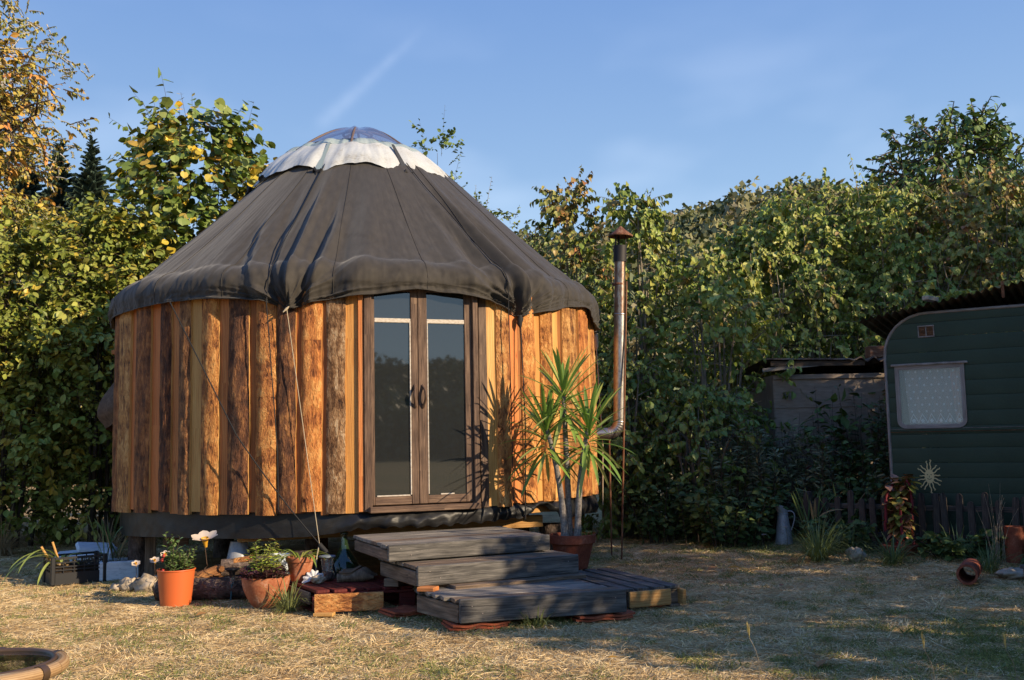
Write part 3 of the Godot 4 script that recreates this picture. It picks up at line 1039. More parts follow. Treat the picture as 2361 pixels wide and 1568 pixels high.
func build_crown(yurt: Node3D) -> void:
	var crown := Node3D.new()
	crown.name = "crown_cover"
	crown.position = Vector3(-0.05, 0, 0)
	yurt.add_child(crown)
	var band := Shape.new()
	var pull := func(deg: float) -> float:
		return exp(-pow((deg + 11.0) / 4.0, 2.0)) + exp(-pow((deg - 34.0) / 4.0, 2.0)) + exp(-pow((deg - 80.0) / 4.0, 2.0)) + exp(-pow((deg + 66.0) / 4.0, 2.0))
	band.sheet(540, 14, func(u: float, v: float) -> Vector3:
		var deg := u * 360.0 - 180.0
		var w := wrinkle.get_noise_2d(deg * 0.045, 7.0) + 0.45 * wrinkle.get_noise_2d(deg * 0.13, v * 0.8 + 20.0)
		var out: float = (0.026 * w * (0.35 + 0.65 * (1.0 - v)) + 0.012) * (1.0 - 0.8 * pull.call(deg)) - 0.03 * pull.call(deg) * (1.0 - v)
		var y := lerpf(crown_low(deg), 4.39 + 0.012 * sin(deg * 0.33), v)
		var r := lerpf(1.145 + (4.07 - crown_low(deg)) * 0.9, 0.83, v) + 0.03 * sin(v * PI) + out * 0.75
		return ring(deg, r, y + out * 0.6), true, Vector2(6, 0.5))
	put("cloth_band", band, M.crown_cloth, crown)
	var hem := Shape.new()
	hem.sheet(540, 6, func(u: float, v: float) -> Vector3:
		var deg := u * 360.0 - 180.0
		var w := wrinkle.get_noise_2d(deg * 0.045, 7.0) + 0.45 * wrinkle.get_noise_2d(deg * 0.13, 20.8)
		var out := 0.024 * w
		return ring(deg, lerpf(0.842, 0.72, v) + out, lerpf(4.388 + 0.012 * sin(deg * 0.33), 4.475, v) + out * 0.8 + 0.012 * sin(v * PI)), true, Vector2(6, 0.4))
	put("sewn_hem", hem, M.crown_hem, crown)
	var dome := Shape.new()
	dome.sheet(120, 10, func(u: float, v: float) -> Vector3:
		var deg := u * 360.0 - 180.0
		var sag := 0.035 * absf(sin(deg_to_rad(deg) * 4.0)) * sin(v * PI)
		return ring(deg, 0.73 * (1.0 - v) + 0.001, 4.47 + 0.345 * sin(v * PI * 0.5) - sag), true, Vector2(4, 1))
	put("clear_dome", dome, M.vinyl, crown)
	for k in 8:
		var pts := []
		for i in 11:
			var v := i / 10.0
			pts.append(ring(k * 45.0 + 4.0, 0.82 * (1.0 - v) + 0.02, 4.38 + 0.40 * sin(v * PI * 0.5)))
		var q := Shape.new()
		q.tube(pts, [0.015], 6)
		put("roof_rib", q, M.rib_wood, crown)
	var hub := Shape.new()
	var pts := []
	for i in 25:
		pts.append(ring(i * 15.0, 0.16, 4.735))
	hub.tube(pts, [0.014], 6, false)
	put("roof_ring", hub, M.rib_wood, crown)
	for d in [-66.0, -11.0, 34.0, 80.0, 125.0, 170.0, -110.0]:
		var q := Shape.new()
		var a := ring(d, 0.86, 4.40)
		var b := ring(d, 1.175, 4.02)
		var side := ring(d + 90.0, 0.035, 0.0)
		q.quad(a - side * 0.4, b - side, b + side, a + side * 0.4)
		q.quad(a + side * 0.4 + ring(d, 0.004, 0.004), b + side + ring(d, 0.004, 0.004), b - side + ring(d, 0.004, 0.004), a - side * 0.4 + ring(d, 0.004, 0.004))
		put("strap", q, M.strap if d > 0.0 else M.crown_hem, crown)
		var k := Shape.new()
		var c := ring(d, 1.20, 4.00)
		k.tube([c + ring(d + 90, 0.05, 0.02), c + ring(d + 90, 0.015, -0.03), c - ring(d + 90, 0.03, -0.03), c - ring(d + 90, 0.05, 0.02)], [0.016, 0.024, 0.022, 0.012], 7)
		k.tube([c, c + ring(d, 0.04, -0.07), c + ring(d, 0.07, -0.10)], [0.012, 0.012, 0.006], 5)
		put("knot", k, M.rope_black, crown)


const SKIRT := [[-180, 0.45], [-75, 0.44], [-58, 0.425], [-33, 0.461], [-15.5, 0.466], [-3, 0.478], [2, 0.50], [7, 0.533], [13.6, 0.545], [22.3, 0.537], [31.8, 0.543], [40.4, 0.553], [43, 0.556], [46, 0.61], [48.9, 0.662], [52, 0.60], [56, 0.525], [63, 0.51], [71, 0.503], [90, 0.47], [180, 0.45]]


func build_skirt(yurt: Node3D) -> void:
	var s := Shape.new()
	s.sheet(540, 12, func(u: float, v: float) -> Vector3:
		var deg := u * 360.0 - 180.0
		var low := along_list(SKIRT, deg)
		if deg > 6.0 and deg < 72.0:
			low += 0.010 * sin(deg * 1.9) + 0.008 * wrinkle.get_noise_2d(deg * 0.5, 3.0)
		var loose := smoothstep(-6.0, 12.0, deg)
		var w := wrinkle.get_noise_2d(deg * 0.12, v * 0.6 + 70.0) * 0.05 + wrinkle.get_noise_2d(deg * 0.35, v * 1.5 + 5.0) * 0.022
		var r := 2.475 + (0.008 + 0.06 * sin((1.0 - v) * PI * 0.8)) * loose + w * lerpf(0.18, 1.0, loose) * (1.0 - v * 0.8)
		return ring(deg, r, lerpf(low, 0.70, v)), true, Vector2(12, 0.5))
	put("ground_skirt", s, M.skirt, yurt)
	# bearers and posts under the floor
	for b in [[Vector3(-0.75, 0.485, 2.28), Vector3(1.9, 0.485, 1.32), 0.09, 0.11], [Vector3(-2.2, 0.49, -0.6), Vector3(2.2, 0.49, -0.6), 0.09, 0.11], [Vector3(-2.0, 0.49, 1.2), Vector3(1.4, 0.49, 1.15), 0.09, 0.11]]:
		board_between("bearer", b[0], b[1], b[2], b[3], Vector3.UP, M.timber, yurt)
	for p in [Vector3(-2.02, 0, 1.12), Vector3(-0.3, 0, 1.1), Vector3(1.5, 0, 1.25), Vector3(-1.7, 0, -0.6), Vector3(1.7, 0, -0.6), Vector3(2.0, 0, 1.0)]:
		var q := Shape.new()
		q.tube([p, p + Vector3(0, 0.43, 0)], [0.12, 0.11], 12, true, Vector2(0.5, 1))
		put("support_log", q, M.bark, yurt)
	board("support_block", turned(Vector3(-1.50, 0.40, 1.62), 0.3), Vector3(0.22, 0.10, 0.10), M.grey_brown, yurt)
	board("support_block", turned(Vector3(2.20, 0.44, 0.95), 0.9), Vector3(0.18, 0.12, 0.12), M.pine_pink, yurt)
	board("support_block", turned(Vector3(-2.02, 0.22, 1.12), 0.3, 0.0, PI / 2), Vector3(0.44, 0.11, 0.06), M.grey_brown, yurt)
	board("support_block", turned(Vector3(-1.86, 0.20, 1.28), 0.3, 0.0, PI / 2), Vector3(0.40, 0.10, 0.06), M.grey_brown, yurt)


func sag_line(a: Vector3, b: Vector3, drop: float, steps := 14) -> Array:
	var out := []
	for i in steps + 1:
		var t := float(i) / steps
		out.append(a.lerp(b, t) - Vector3(0, drop * 4.0 * t * (1.0 - t), 0))
	return out


func build_ropes(yurt: Node3D) -> void:
	var tie := canvas_at(-5.6, 1.0) + ring(-5.6, 0.03, 0.0)
	var foot := Vector3(0.02, 0.43, 2.60)
	var r := Shape.new()
	r.tube(sag_line(tie, foot, 0.0), [0.0034], 6)
	r.tube([tie + Vector3(-0.03, -0.03, 0.01), tie, tie + Vector3(0.02, 0.02, 0.0)], [0.004, 0.012, 0.004], 5)
	r.tube([foot, foot + Vector3(-0.02, -0.10, 0.01), foot + Vector3(-0.03, -0.33, 0.03)], [0.006], 5)
	var o := put("tie_rope", r, M.rope_white, yurt)
	o.set_meta("label", "pale cord from the gathered hem to the skirt")
	r = Shape.new()
	r.tube(sag_line(canvas_at(-32.0, 1.0) + ring(-32.0, 0.01, 0.0), ring(-15.0, 2.66, 1.35), 0.0, 8) + sag_line(ring(-15.0, 2.66, 1.35), foot, 0.03, 8).slice(1), [0.0055], 6)
	r.tube([foot, foot + Vector3(0.05, -0.06, 0.0), foot + Vector3(0.09, -0.12, 0.01), foot + Vector3(0.14, -0.26, 0.0), foot + Vector3(0.15, -0.36, 0.02)], [0.02, 0.022, 0.014, 0.008], 6)
	put("tie_rope", r, M.rope_black, yurt)
	r = Shape.new()
	var pts := []
	for i in 22:
		pts.append(canvas_at(lerpf(-11.0, -9.4, i / 21.0), lerpf(0.05, 0.86, i / 21.0)) + ring(-10.0, 0.012, 0.012))
	pts.append_array(sag_line(canvas_at(-9.4, 1.0) + ring(-9.4, 0.03, 0.0), ring(-7.2, 2.63, 1.2), 0.0, 6))
	pts.append(ring(-7.0, 2.63, 0.72))
	r.tube(pts, [0.005], 5)
	put("tie_rope", r, M.rope_black, yurt)
	r = Shape.new()
	pts = []
	for i in 22:
		pts.append(canvas_at(lerpf(34.0, 38.0, i / 21.0), lerpf(0.05, 0.86, i / 21.0)) + ring(36.0, 0.012, 0.012))
	pts.append_array(sag_line(canvas_at(38.3, 1.0) + ring(38.3, 0.03, 0.0), ring(38.6, 2.63, 0.72), 0.0, 6))
	r.tube(pts, [0.005], 5)
	put("tie_rope", r, M.rope_black, yurt)
	r = Shape.new()
	var knot := canvas_at(42.3, 1.0) + ring(42.3, 0.02, -0.02)
	r.tube([knot + Vector3(0, 0.03, 0), knot, knot - Vector3(0.01, 0.05, 0), knot - Vector3(0, 0.09, 0)], [0.012, 0.03, 0.026, 0.008], 7)
	r.tube([knot, ring(42.0, 2.63, 1.4), ring(41.7, 2.62, 0.55)], [0.006], 5)
	put("tie_rope", r, M.rope_black, yurt)
	r = Shape.new()
	knot = canvas_at(88.0, 1.0) + ring(88.0, 0.02, -0.02)
	r.tube([knot + Vector3(0, 0.03, 0), knot, knot - Vector3(0, 0.12, 0), knot - Vector3(0, 0.16, 0)], [0.014, 0.03, 0.03, 0.008], 7)
	r.tube([knot, ring(86.0, 2.62, 1.2), ring(85.0, 2.60, 0.55)], [0.006], 5)
	put("tie_rope", r, M.rope_white, yurt)


# ---------------------------------------------------------------- stove pipe, steps, pallets

func build_chimney() -> void:
	var base := Vector3(1.12, 0, -10.8)
	var o := thing("stove_chimney", "tall stained steel stove pipe with conical cap and elbow beside the yurt", "chimney", base)
	var s := Shape.new()
	s.lathe(turned(Vector3(0.02, 1.44, 0), 0, 0, -0.035), [[Vector2(0.063, 0.0), Vector2(0.063, 1.15)], [Vector2(0.063, 1.15), Vector2(0.066, 1.155), Vector2(0.066, 1.165), Vector2(0.062, 1.17)]], 28)
	put("pipe", s, M.steel, o)
	s = Shape.new()
	s.lathe(turned(Vector3(0.061, 2.61, 0), 0, 0, -0.035), [[Vector2(0.062, 0.0), Vector2(0.062, 0.62)]], 28)
	put("pipe", s, M.steel_brown, o)
	s = Shape.new()
	s.lathe(turned(Vector3(0.082, 3.20, 0), 0, 0, -0.035), [[Vector2(0.072, -0.02), Vector2(0.072, 0.16)], [Vector2(0.072, 0.16), Vector2(0.060, 0.16)], [Vector2(0.060, 0.16), Vector2(0.060, -0.02)]], 28)
	put("top_collar", s, M.soot, o)
	s = Shape.new()
	s.lathe(turned(Vector3(0.095, 3.46, 0), 0, 0, -0.03), [[Vector2(0.133, 0.0), Vector2(0.138, 0.012), Vector2(0.06, 0.072), Vector2(0.012, 0.118), Vector2(0.0, 0.122)], [Vector2(0.0, 0.10), Vector2(0.06, 0.055), Vector2(0.133, 0.0)]], 32)
	var cap := put("cap", s, M.rust, o)
	for a in [0.4, 2.5, 4.6]:
		s = Shape.new()
		s.box(turned(Vector3(0.088 + cos(a) * 0.066, 3.41, sin(a) * 0.066), -a + PI / 2, 0, 0), Vector3(0.022, 0.16, 0.004), 0.001)
		put("bracket", s, M.soot, cap)
	s = Shape.new()
	s.lathe(turned(Vector3(0.058, 2.92, 0), 0, 0, -0.035), [[Vector2(0.062, 0.0), Vector2(0.069, 0.003), Vector2(0.069, 0.022), Vector2(0.062, 0.025)]], 28)
	put("clamp", s, M.rust, o)
	# elbow of crimped steel and the run into the wall
	var pts := []
	var rad := []
	for i in 25:
		var t := i / 24.0
		var a := t * PI * 0.5
		pts.append(Vector3(0.02 - 0.13 + 0.13 * cos(a), 1.44 - 0.13 * sin(a), 0))
		rad.append(0.063 + (0.004 if i % 3 == 1 else 0.0))
	s = Shape.new()
	s.tube(pts, rad, 24, false)
	put("elbow", s, M.steel, o)
	s = Shape.new()
	s.tube([Vector3(-0.11, 1.31, 0), Vector3(-0.20, 1.31, 0), Vector3(-0.50, 1.31, -0.02)], [0.063], 24, false)
	put("pipe", s, M.steel, o)
	for q in [[Vector3(-0.10, 0, -0.05), Vector3(-0.085, 1.28, -0.075)], [Vector3(-0.02, 0, 0.20), Vector3(0.145, 2.96, 0.02)]]:
		s = Shape.new()
		s.tube([q[0], q[1]], [0.010], 6)
		put("support_rod", s, M.rust, o)


# one step: a box of boards. fl and fr are the front corners of its tread, d the direction of its sides
func step_box(label: String, fl: Vector3, fr: Vector3, low: float, deep: float, d: Vector3, treads: int, m: Material, tread_m: Material) -> Node3D:
	var o := thing("wooden_step", label, "step", Vector3((fl.x + fr.x) * 0.5, 0, (fl.z + fr.z) * 0.5), 0.0, "steps up to the yurt door")
	var e := (fr - fl).normalized()
	var off := -o.position
	var tall := fl.y - low
	var mid := (fl.y + low) * 0.5
	var up := Vector3.UP
	var a := Vector3(fl.x, mid, fl.z) + off
	var b := Vector3(fr.x, mid, fr.z) + off
	board_between("riser", a, b, tall, 0.036, Vector3(-e.z, 0, e.x), m, o, 0.005)
	var slots := deep / treads
	for i in treads:
		var shift := d * (0.024 + slots * (i + 0.5))
		var lift := Vector3(0, fl.y - mid - 0.016 + rnd(-0.002, 0.001), 0)
		var skew := e * rnd(-0.012, 0.012)
		board_between("tread", a + shift + lift - e * 0.002 + skew, b + shift + lift + skew, slots - rnd(0.004, 0.010), 0.026, up, [tread_m, M.grey_wood_pale, M.grey_wood_pale, M.grey_brown, M.grey_wood_pale][rng.randi() % 5], o, 0.003)
	for s in [[a, 1.0], [b, -1.0]]:
		var p: Vector3 = s[0] + d * 0.03 + e * 0.016 * s[1] + Vector3(0, -0.022, 0)
		board_between("side_board", p, p + d * (deep - 0.04), tall - 0.036, 0.030, e, M.grey_brown if s[1] > 0 else m, o, 0.005)
	for i in 3:
		var h := Shape.new()
		var q := a.lerp(b, [0.07, 0.13, 0.93][i]) + Vector3(e.z, 0, -e.x) * -0.0185 + Vector3(0, [0.03, -0.02, 0.025][i], 0)
		h.tube([q, q + Vector3(-e.z, 0, e.x) * 0.0025], [0.0042], 8)
		put("screw_head", h, M.caravan_trim, o)
	return o


func build_steps() -> void:
	step_box("lowest grey weathered timber step, resting on red roof tiles", Vector3(-0.385, 0.212, -6.76), Vector3(0.755, 0.212, -7.09), 0.055, 0.62, Vector3(-0.55, 0, -0.835).normalized(), 5, M.grey_wood, M.grey_wood)
	step_box("middle grey timber step between the other two", Vector3(-0.71, 0.375, -7.23), Vector3(0.47, 0.375, -7.79), 0.235, 0.78, Vector3(-0.46, 0, -0.888).normalized(), 6, M.grey_wood, M.grey_wood)
	step_box("highest grey timber step, just below the yurt door", Vector3(-0.945, 0.505, -7.46), Vector3(0.262, 0.505, -8.06), 0.385, 0.98, Vector3(-0.40, 0, -0.917).normalized(), 7, M.grey_wood, M.grey_wood_pale)
	# loose timber under the steps
	for q in [["short pale wood offcut under the middle step by the lowest tread", Vector3(-0.63, 0.222, -7.20), -0.35, Vector3(0.13, 0.030, 0.10), "pine_pink"], ["long grey wood packer under the far end of the middle step", Vector3(0.36, 0.222, -7.66), 0.44, Vector3(0.32, 0.030, 0.10), "grey_brown"], ["grey offcut on the red pallet under the middle step", Vector3(-0.93, 0.20, -7.78), -0.3, Vector3(0.12, 0.06, 0.16), "grey_brown"], ["dark timber prop standing under the highest step", Vector3(-0.62, 0.31, -7.80), 0.46, Vector3(0.60, 0.13, 0.10), "grey_brown"]]:
		var o := board("wood_offcut", turned(q[1], q[2]), q[3], M[q[4]], self)
		o.name = numbered("wood_offcut")
		tag(o, q[0], "wood", "offcuts under the steps")
	var prop := board("timber_prop", turned(Vector3(-0.1, 0.12, -7.55), 0.46), Vector3(0.9, 0.225, 0.3), M.grey_brown, self)
	prop.name = numbered("timber_prop")
	tag(prop, "dark old timber hidden under the middle step", "wood")
	# red roof tiles as packing
	var k := 0
	for q in [[Vector3(-0.30, 0.0, -6.925), 0.28, 2], [Vector3(0.57, 0.0, -7.16), 0.28, 2], [Vector3(-0.80, 0.0, -7.50), 0.5, 2], [Vector3(0.98, 0.0, -7.66), 0.3, 1]]:
		for i in q[2]:
			var s := Shape.new()
			var wide: float = [0.40, 0.42, 0.38, 0.16][k]
			s.sheet(14, 2, func(u: float, v: float) -> Vector3: return Vector3((u - 0.5) * wide, 0.014 + 0.006 * cos(u * TAU * 2.0), (v - 0.5) * -0.26), false, Vector2(1, 1))
			s.sheet(14, 2, func(u: float, v: float) -> Vector3: return Vector3((u - 0.5) * wide, 0.0 + 0.005 * cos(u * TAU * 2.0), (v - 0.5) * -0.26), false, Vector2(1, 1), true)
			for z in [0.13, -0.13]:
				s.sheet(14, 1, func(u: float, v: float) -> Vector3: return Vector3((u - 0.5) * wide, lerpf(0.005 * cos(u * TAU * 2.0), 0.014 + 0.006 * cos(u * TAU * 2.0), v), z), false, Vector2(1, 0.1), z < 0)
			for x in [-0.5, 0.5]:
				s.quad(Vector3(x * wide, 0.005, -0.13), Vector3(x * wide, 0.005, 0.13), Vector3(x * wide, 0.020, 0.13), Vector3(x * wide, 0.020, -0.13))
			var o := put("roof_tile", s, M.tile_clay)
			o.transform = turned(q[0] + Vector3(rnd(-0.01, 0.01) + 0.02 * i, 0.008 + 0.020 * i, 0.0), q[1] + 0.06 * i)
			var where: String = ["packed under the lowest step beside the red pallet", "packed under the lowest step beside the grey pallet", "behind the lowest step against the red pallet", "under the stained end board of the grey pallet"][k]
			tag(o, "red clay roof tile %s%s" % ["lying on another tile, " if i == 1 else ("lying on the grass, " if q[2] == 2 else ""), where], "roof tile", "roof tiles used as packing")
		k += 1


func pallet(called_label: String, corner: Vector3, along: Vector3, across: Vector3, count: int, wide: float, gap: float, long: float, m: Material, block_m: Material) -> Node3D:
	var o := thing("pallet", called_label, "pallet", Vector3(corner.x, 0, corner.z))
	var y := corner.y
	for i in count:
		var p := across * (wide * 0.5 + i * (wide + gap)) + Vector3(0, y - 0.011 + rnd(-0.001, 0.001), 0)
		board_between("deck_board", p + along * rnd(-0.008, 0.008), p + along * (long + rnd(-0.015, 0.015)), wide, 0.022, Vector3.UP, m, o, 0.003)
	var total := count * (wide + gap) - gap
	for t in [0.06, 0.5, 0.94]:
		var p = along * long * t + Vector3(0, y - 0.034, 0)
		board_between("cross_board", p, p + across * total, 0.09, 0.020, Vector3.UP, m, o, 0.003)
		for u in [0.06, 0.5, 0.94]:
			var q = along * long * t + across * total * u
			board("block", Transform3D(Basis(across, Vector3.UP, across.cross(Vector3.UP)), q + Vector3(0, (y - 0.046 + 0.022) * 0.5, 0)), Vector3(0.12, y - 0.046 - 0.022, 0.09), block_m, o, 0.004)
	for u in [0.06, 0.5, 0.94]:
		var p = across * total * u + Vector3(0, 0.011, 0)
		board_between("runner", p, p + along * long, 0.09, 0.020, Vector3.UP, block_m, o, 0.003)
	return o


func build_pallets() -> void:
	var e := Vector3(0.975, 0, -0.22).normalized()
	var d := Vector3(-0.50, 0, -0.866).normalized()
	var red := pallet("red painted pallet holding clogs, stones and a clay pot", Vector3(-1.50, 0.168, -7.60), d, e, 6, 0.105, 0.022, 0.74, M.red_wood, M.red_wood)
	red.rotation.y = 0.0
	var stained := board("front_board", Transform3D(Basis(Vector3(0.995, 0.01, -0.09).normalized(), Vector3.UP, Vector3(0.09, 0, 0.995)), Vector3(0.255, 0.088, 0.06)), Vector3(0.51, 0.132, 0.022), M.slab_orange, red)
	stained.set_meta("label", "stained pale board nailed across the front")
	board_between("side_board", Vector3(-0.06, 0.10, -0.06), Vector3(-0.32, 0.10, -0.50), 0.09, 0.02, e, M.grey_brown, red)
	var chip := board("wood_chip", turned(Vector3(-1.42, 0.012, -7.49), -0.1), Vector3(0.15, 0.024, 0.08), M.pine_light, self)
	chip.name = numbered("wood_chip")
	tag(chip, "small pale wood chip wedged under the corner of the red pallet", "wood")
	# grey pallet: its boards run away from the lawn beside the steps
	var a := Vector3(-0.38, 0, -0.925).normalized()
	var c := Vector3(-0.925, 0, 0.38).normalized()
	var grey := pallet("grey weathered pallet carrying the big clay pot beside the steps", Vector3(1.215, 0.158, -7.60), a, c, 6, 0.095, 0.034, 1.18, M.grey_wood, M.grey_brown)
	board_between("end_board", Vector3(-0.08, 0.083, 0.06), Vector3(-0.40, 0.083, 0.195), 0.115, 0.022, Vector3(0.38, 0, 0.925), M.timber, grey)
	board_between("side_block", Vector3(0.028, 0.075, 0.04), Vector3(-0.02, 0.075, -0.08), 0.11, 0.03, Vector3(0.925, 0, -0.38), M.timber, grey)


# ---------------------------------------------------------------- caravan and shed

func build_caravan() -> void:
	# own axes: x along the wall, y up, z out of the wall; the origin is the far corner at the ground
	var x := Vector3(0.852, 0, 0.523).normalized()
	var basis := Basis(x, Vector3.UP, x.cross(Vector3.UP))
	var o := thing("caravan", "old dark green caravan with a lace-curtained window behind the picket fence", "caravan", Vector3(4.12, 0, -11.0))
	o.basis = basis
	var long := 4.6
	var w0 := 0.115
	var w1 := 0.775
	# siding in strips, cut round the window; the top corners are rounded
	var edges := [0.10, 0.28, 0.45, 0.61, 0.77, 0.93, 1.09, 1.235, 1.32, 1.48, 1.64, 1.80, 1.96, 2.12, 2.28, 2.44, 2.545]
	var corner := func(y: float) -> float: return 0.45 - sqrt(maxf(0.0, 0.45 * 0.45 - pow(maxf(0.0, y - 2.10), 2.0))) if y > 2.10 else 0.0
	for i in edges.size() - 1:
		var lo: float = edges[i] + 0.0015
		var hi: float = edges[i + 1] - 0.0015
		var runs := [[w1, long]] if lo > 1.31 and hi < 1.97 else [[0.0, long]]
		if lo > 1.31 and hi < 1.97:
			runs.append([0.0, w0])
		for run in runs:
			var s := Shape.new()
			var belly := 0.0045
			var nu := 5
			for side in [0]:
				var at_ := func(u: float, v: float) -> Vector3:
					var y := lerpf(lo, hi, v)
					var a: float = run[0] + (corner.call(y) if run[0] == 0.0 else 0.0)
					var b: float = run[1] - (corner.call(y) if run[1] == long else 0.0)
					return Vector3(lerpf(a, b, u), y, belly * pow(sin(PI * clampf(v, 0.02, 0.98)), 0.35))
				s.sheet(nu, 8, at_, false, Vector2((run[1] - run[0]), 0.2))
			put("siding_panel", s, M.caravan_green, o)
	# belt rail with worn edges
	board("belt_rail", turned(Vector3(long * 0.5, 1.278, 0.006)), Vector3(long - 0.02, 0.026, 0.018), M.caravan_green, o, 0.004)
	for y in [1.294, 1.262]:
		board("belt_edge", turned(Vector3(long * 0.5, y, 0.014)), Vector3(long - 0.02, 0.004, 0.006), M.caravan_trim if y > 1.28 else M.rust, o, 0.001)
	# shell: roof, back and ends
	var s := Shape.new()
	var outline := [Vector2(0.0, 0.10), Vector2(0.0, 2.08)]
	for i in 9:
		var a := i / 8.0 * PI * 0.5
		outline.append(Vector2(0.45 - 0.45 * cos(a), 2.10 + 0.445 * sin(a)))
	for i in 9:
		var a := (8 - i) / 8.0 * PI * 0.5
		outline.append(Vector2(long - 0.45 + 0.45 * cos(a), 2.10 + 0.445 * sin(a)))
	outline.append(Vector2(long, 0.10))
	for i in outline.size() - 1:
		var a: Vector2 = outline[i]
		var b: Vector2 = outline[i + 1]
		s.quad(Vector3(a.x, a.y, -0.004), Vector3(b.x, b.y, -0.004), Vector3(b.x, b.y, -2.0), Vector3(a.x, a.y, -2.0), Vector2(0, a.y), Vector2(0, b.y), Vector2(2, b.y), Vector2(2, a.y))
	s.quad(Vector3(long, 0.1, -2.0), Vector3(0, 0.1, -2.0), Vector3(0.13, 2.4, -2.0), Vector3(long - 0.13, 2.4, -2.0))
	s.quad(Vector3(0, 0.1, -2.0), Vector3(long, 0.1, -2.0), Vector3(long, 0.1, 0.0), Vector3(0, 0.1, 0.0))
	put("shell", s, M.caravan_green, o)
	# pale moulding round the edge
	s = Shape.new()
	var pts := []
	for p in outline:
		pts.append(Vector3(p.x, p.y, 0.004))
	s.tube(pts, [0.017], 8)
	put("edge_trim", s, M.caravan_trim, o)
	# window
	var win := Node3D.new()
	win.name = "window"
	o.add_child(win)
	var fx0 := w0 - 0.008
	var fx1 := w1 + 0.008
	var fy0 := 1.312
	var fy1 := 1.968
	var rim := func(grow: float, z: float) -> Array:
		var out := []
		var q := [Vector2(fx0 - grow, fy1 + grow), Vector2(fx0 - grow, fy0 + 0.075)]
		for i in 7:
			var a := PI + i / 6.0 * PI * 0.5
			q.append(Vector2(fx0 - grow + 0.075 + grow + (0.075 + grow) * cos(a), fy0 - grow + 0.075 + grow + (0.075 + grow) * sin(a)))
		for i in 7:
			var a := PI * 1.5 + i / 6.0 * PI * 0.5
			q.append(Vector2(fx1 + grow - 0.075 - grow + (0.075 + grow) * cos(a), fy0 - grow + 0.075 + grow + (0.075 + grow) * sin(a)))
		q.append(Vector2(fx1 + grow, fy0 + 0.075))
		q.append(Vector2(fx1 + grow, fy1 + grow))
		for p in q:
			out.append(Vector3(p.x, p.y, z))
		return out
	s = Shape.new()
	var inner: Array = rim.call(-0.030, 0.018)
	var outer: Array = rim.call(0.012, 0.022)
	var back: Array = rim.call(0.014, -0.004)
	var deepin: Array = rim.call(-0.030, -0.02)
	for i in inner.size():
		var j := (i + 1) % inner.size()
		s.quad(outer[i], outer[j], inner[j], inner[i], Vector2(0, 0), Vector2(0.1, 0), Vector2(0.1, 0.1), Vector2(0, 0.1))
		s.quad(back[i], back[j], outer[j], outer[i], Vector2(0, 0), Vector2(0.1, 0), Vector2(0.1, 0.1), Vector2(0, 0.1))
		s.quad(inner[i], inner[j], deepin[j], deepin[i], Vector2(0, 0), Vector2(0.1, 0), Vector2(0.1, 0.1), Vector2(0, 0.1))
	put("frame", s, M.caravan_trim, win)
	board("drip_rail", turned(Vector3((fx0 + fx1) * 0.5 + 0.003, fy1 + 0.022, 0.022)), Vector3(fx1 - fx0 + 0.10, 0.026, 0.034), M.caravan_trim, win, 0.006)
	s = Shape.new()
	s.box(turned(Vector3((fx0 + fx1) * 0.5, (fy0 + fy1) * 0.5, 0.006)), Vector3(fx1 - fx0 - 0.04, fy1 - fy0 - 0.03, 0.003), 0.0004)
	put("pane", s, M.pane, win)
	s = Shape.new()
	s.sheet(60, 10, func(u: float, v: float) -> Vector3:
		var y := lerpf(fy1 - 0.02, fy0 + 0.02, v)
		return Vector3(lerpf(fx0 + 0.075 + 0.03 * v, fx1 - 0.03, u), y, -0.045 + 0.012 * sin(u * 34.0) * (0.5 + 0.5 * v)), false, Vector2(1, 1), true)
	put("lace_curtain", s, M.lace, win)
	s = Shape.new()
	s.sheet(18, 6, func(u: float, v: float) -> Vector3:
		return Vector3(lerpf(fx1 - 0.15 + 0.05 * v, fx1 - 0.02, u), lerpf(fy1, fy0, v), -0.085 + 0.015 * sin(u * 16.0)), false, Vector2.ONE, true)
	put("side_curtain", s, M.curtain, win)
	s = Shape.new()
	s.quad(Vector3(fx0, fy0, -0.30), Vector3(fx1, fy0, -0.30), Vector3(fx1, fy1, -0.30), Vector3(fx0, fy1, -0.30))
	s.quad(Vector3(fx0, fy0, -0.006), Vector3(fx0, fy0, -0.30), Vector3(fx0, fy1, -0.30), Vector3(fx0, fy1, -0.006))
	s.quad(Vector3(fx1, fy0, -0.30), Vector3(fx1, fy0, -0.006), Vector3(fx1, fy1, -0.006), Vector3(fx1, fy1, -0.30))
	s.quad(Vector3(fx0, fy0, -0.006), Vector3(fx1, fy0, -0.006), Vector3(fx1, fy0, -0.30), Vector3(fx0, fy0, -0.30))
	s.quad(Vector3(fx0, fy1, -0.30), Vector3(fx1, fy1, -0.30), Vector3(fx1, fy1, -0.006), Vector3(fx0, fy1, -0.006))
	put("recess", s, M.dark_inside, win)
	# vent
	var vent := Node3D.new()
	vent.name = "vent"
	vent.position = Vector3(0.44, 2.345, 0.008)
	o.add_child(vent)
	for q in [[Vector3(0, 0.058, 0), Vector3(0.17, 0.014, 0.014)], [Vector3(0, -0.058, 0), Vector3(0.17, 0.014, 0.014)]]:
		board("frame", turned(q[0]), q[1], M.caravan_trim, vent, 0.003)
	for q in [-0.078, 0.0, 0.078]:
		board("frame", turned(Vector3(q, 0, 0), 0, 0, PI / 2), Vector3(0.102, 0.012, 0.014), M.caravan_trim, vent, 0.003)
	for k in 8:
		for side in [-0.039, 0.039]:
			board("louvre", turned(Vector3(side, -0.045 + k * 0.0128, 0.001), 0, 0.6, 0), Vector3(0.066, 0.009, 0.003), M.rust, vent, 0.0006)
	sun_emblem(o)
	# corrugated sheet laid over the roof
	var roof := thing("roof_sheet", "rusty corrugated metal sheet laid over the caravan roof", "roof sheet", Vector3(4.02, 0, -11.05))
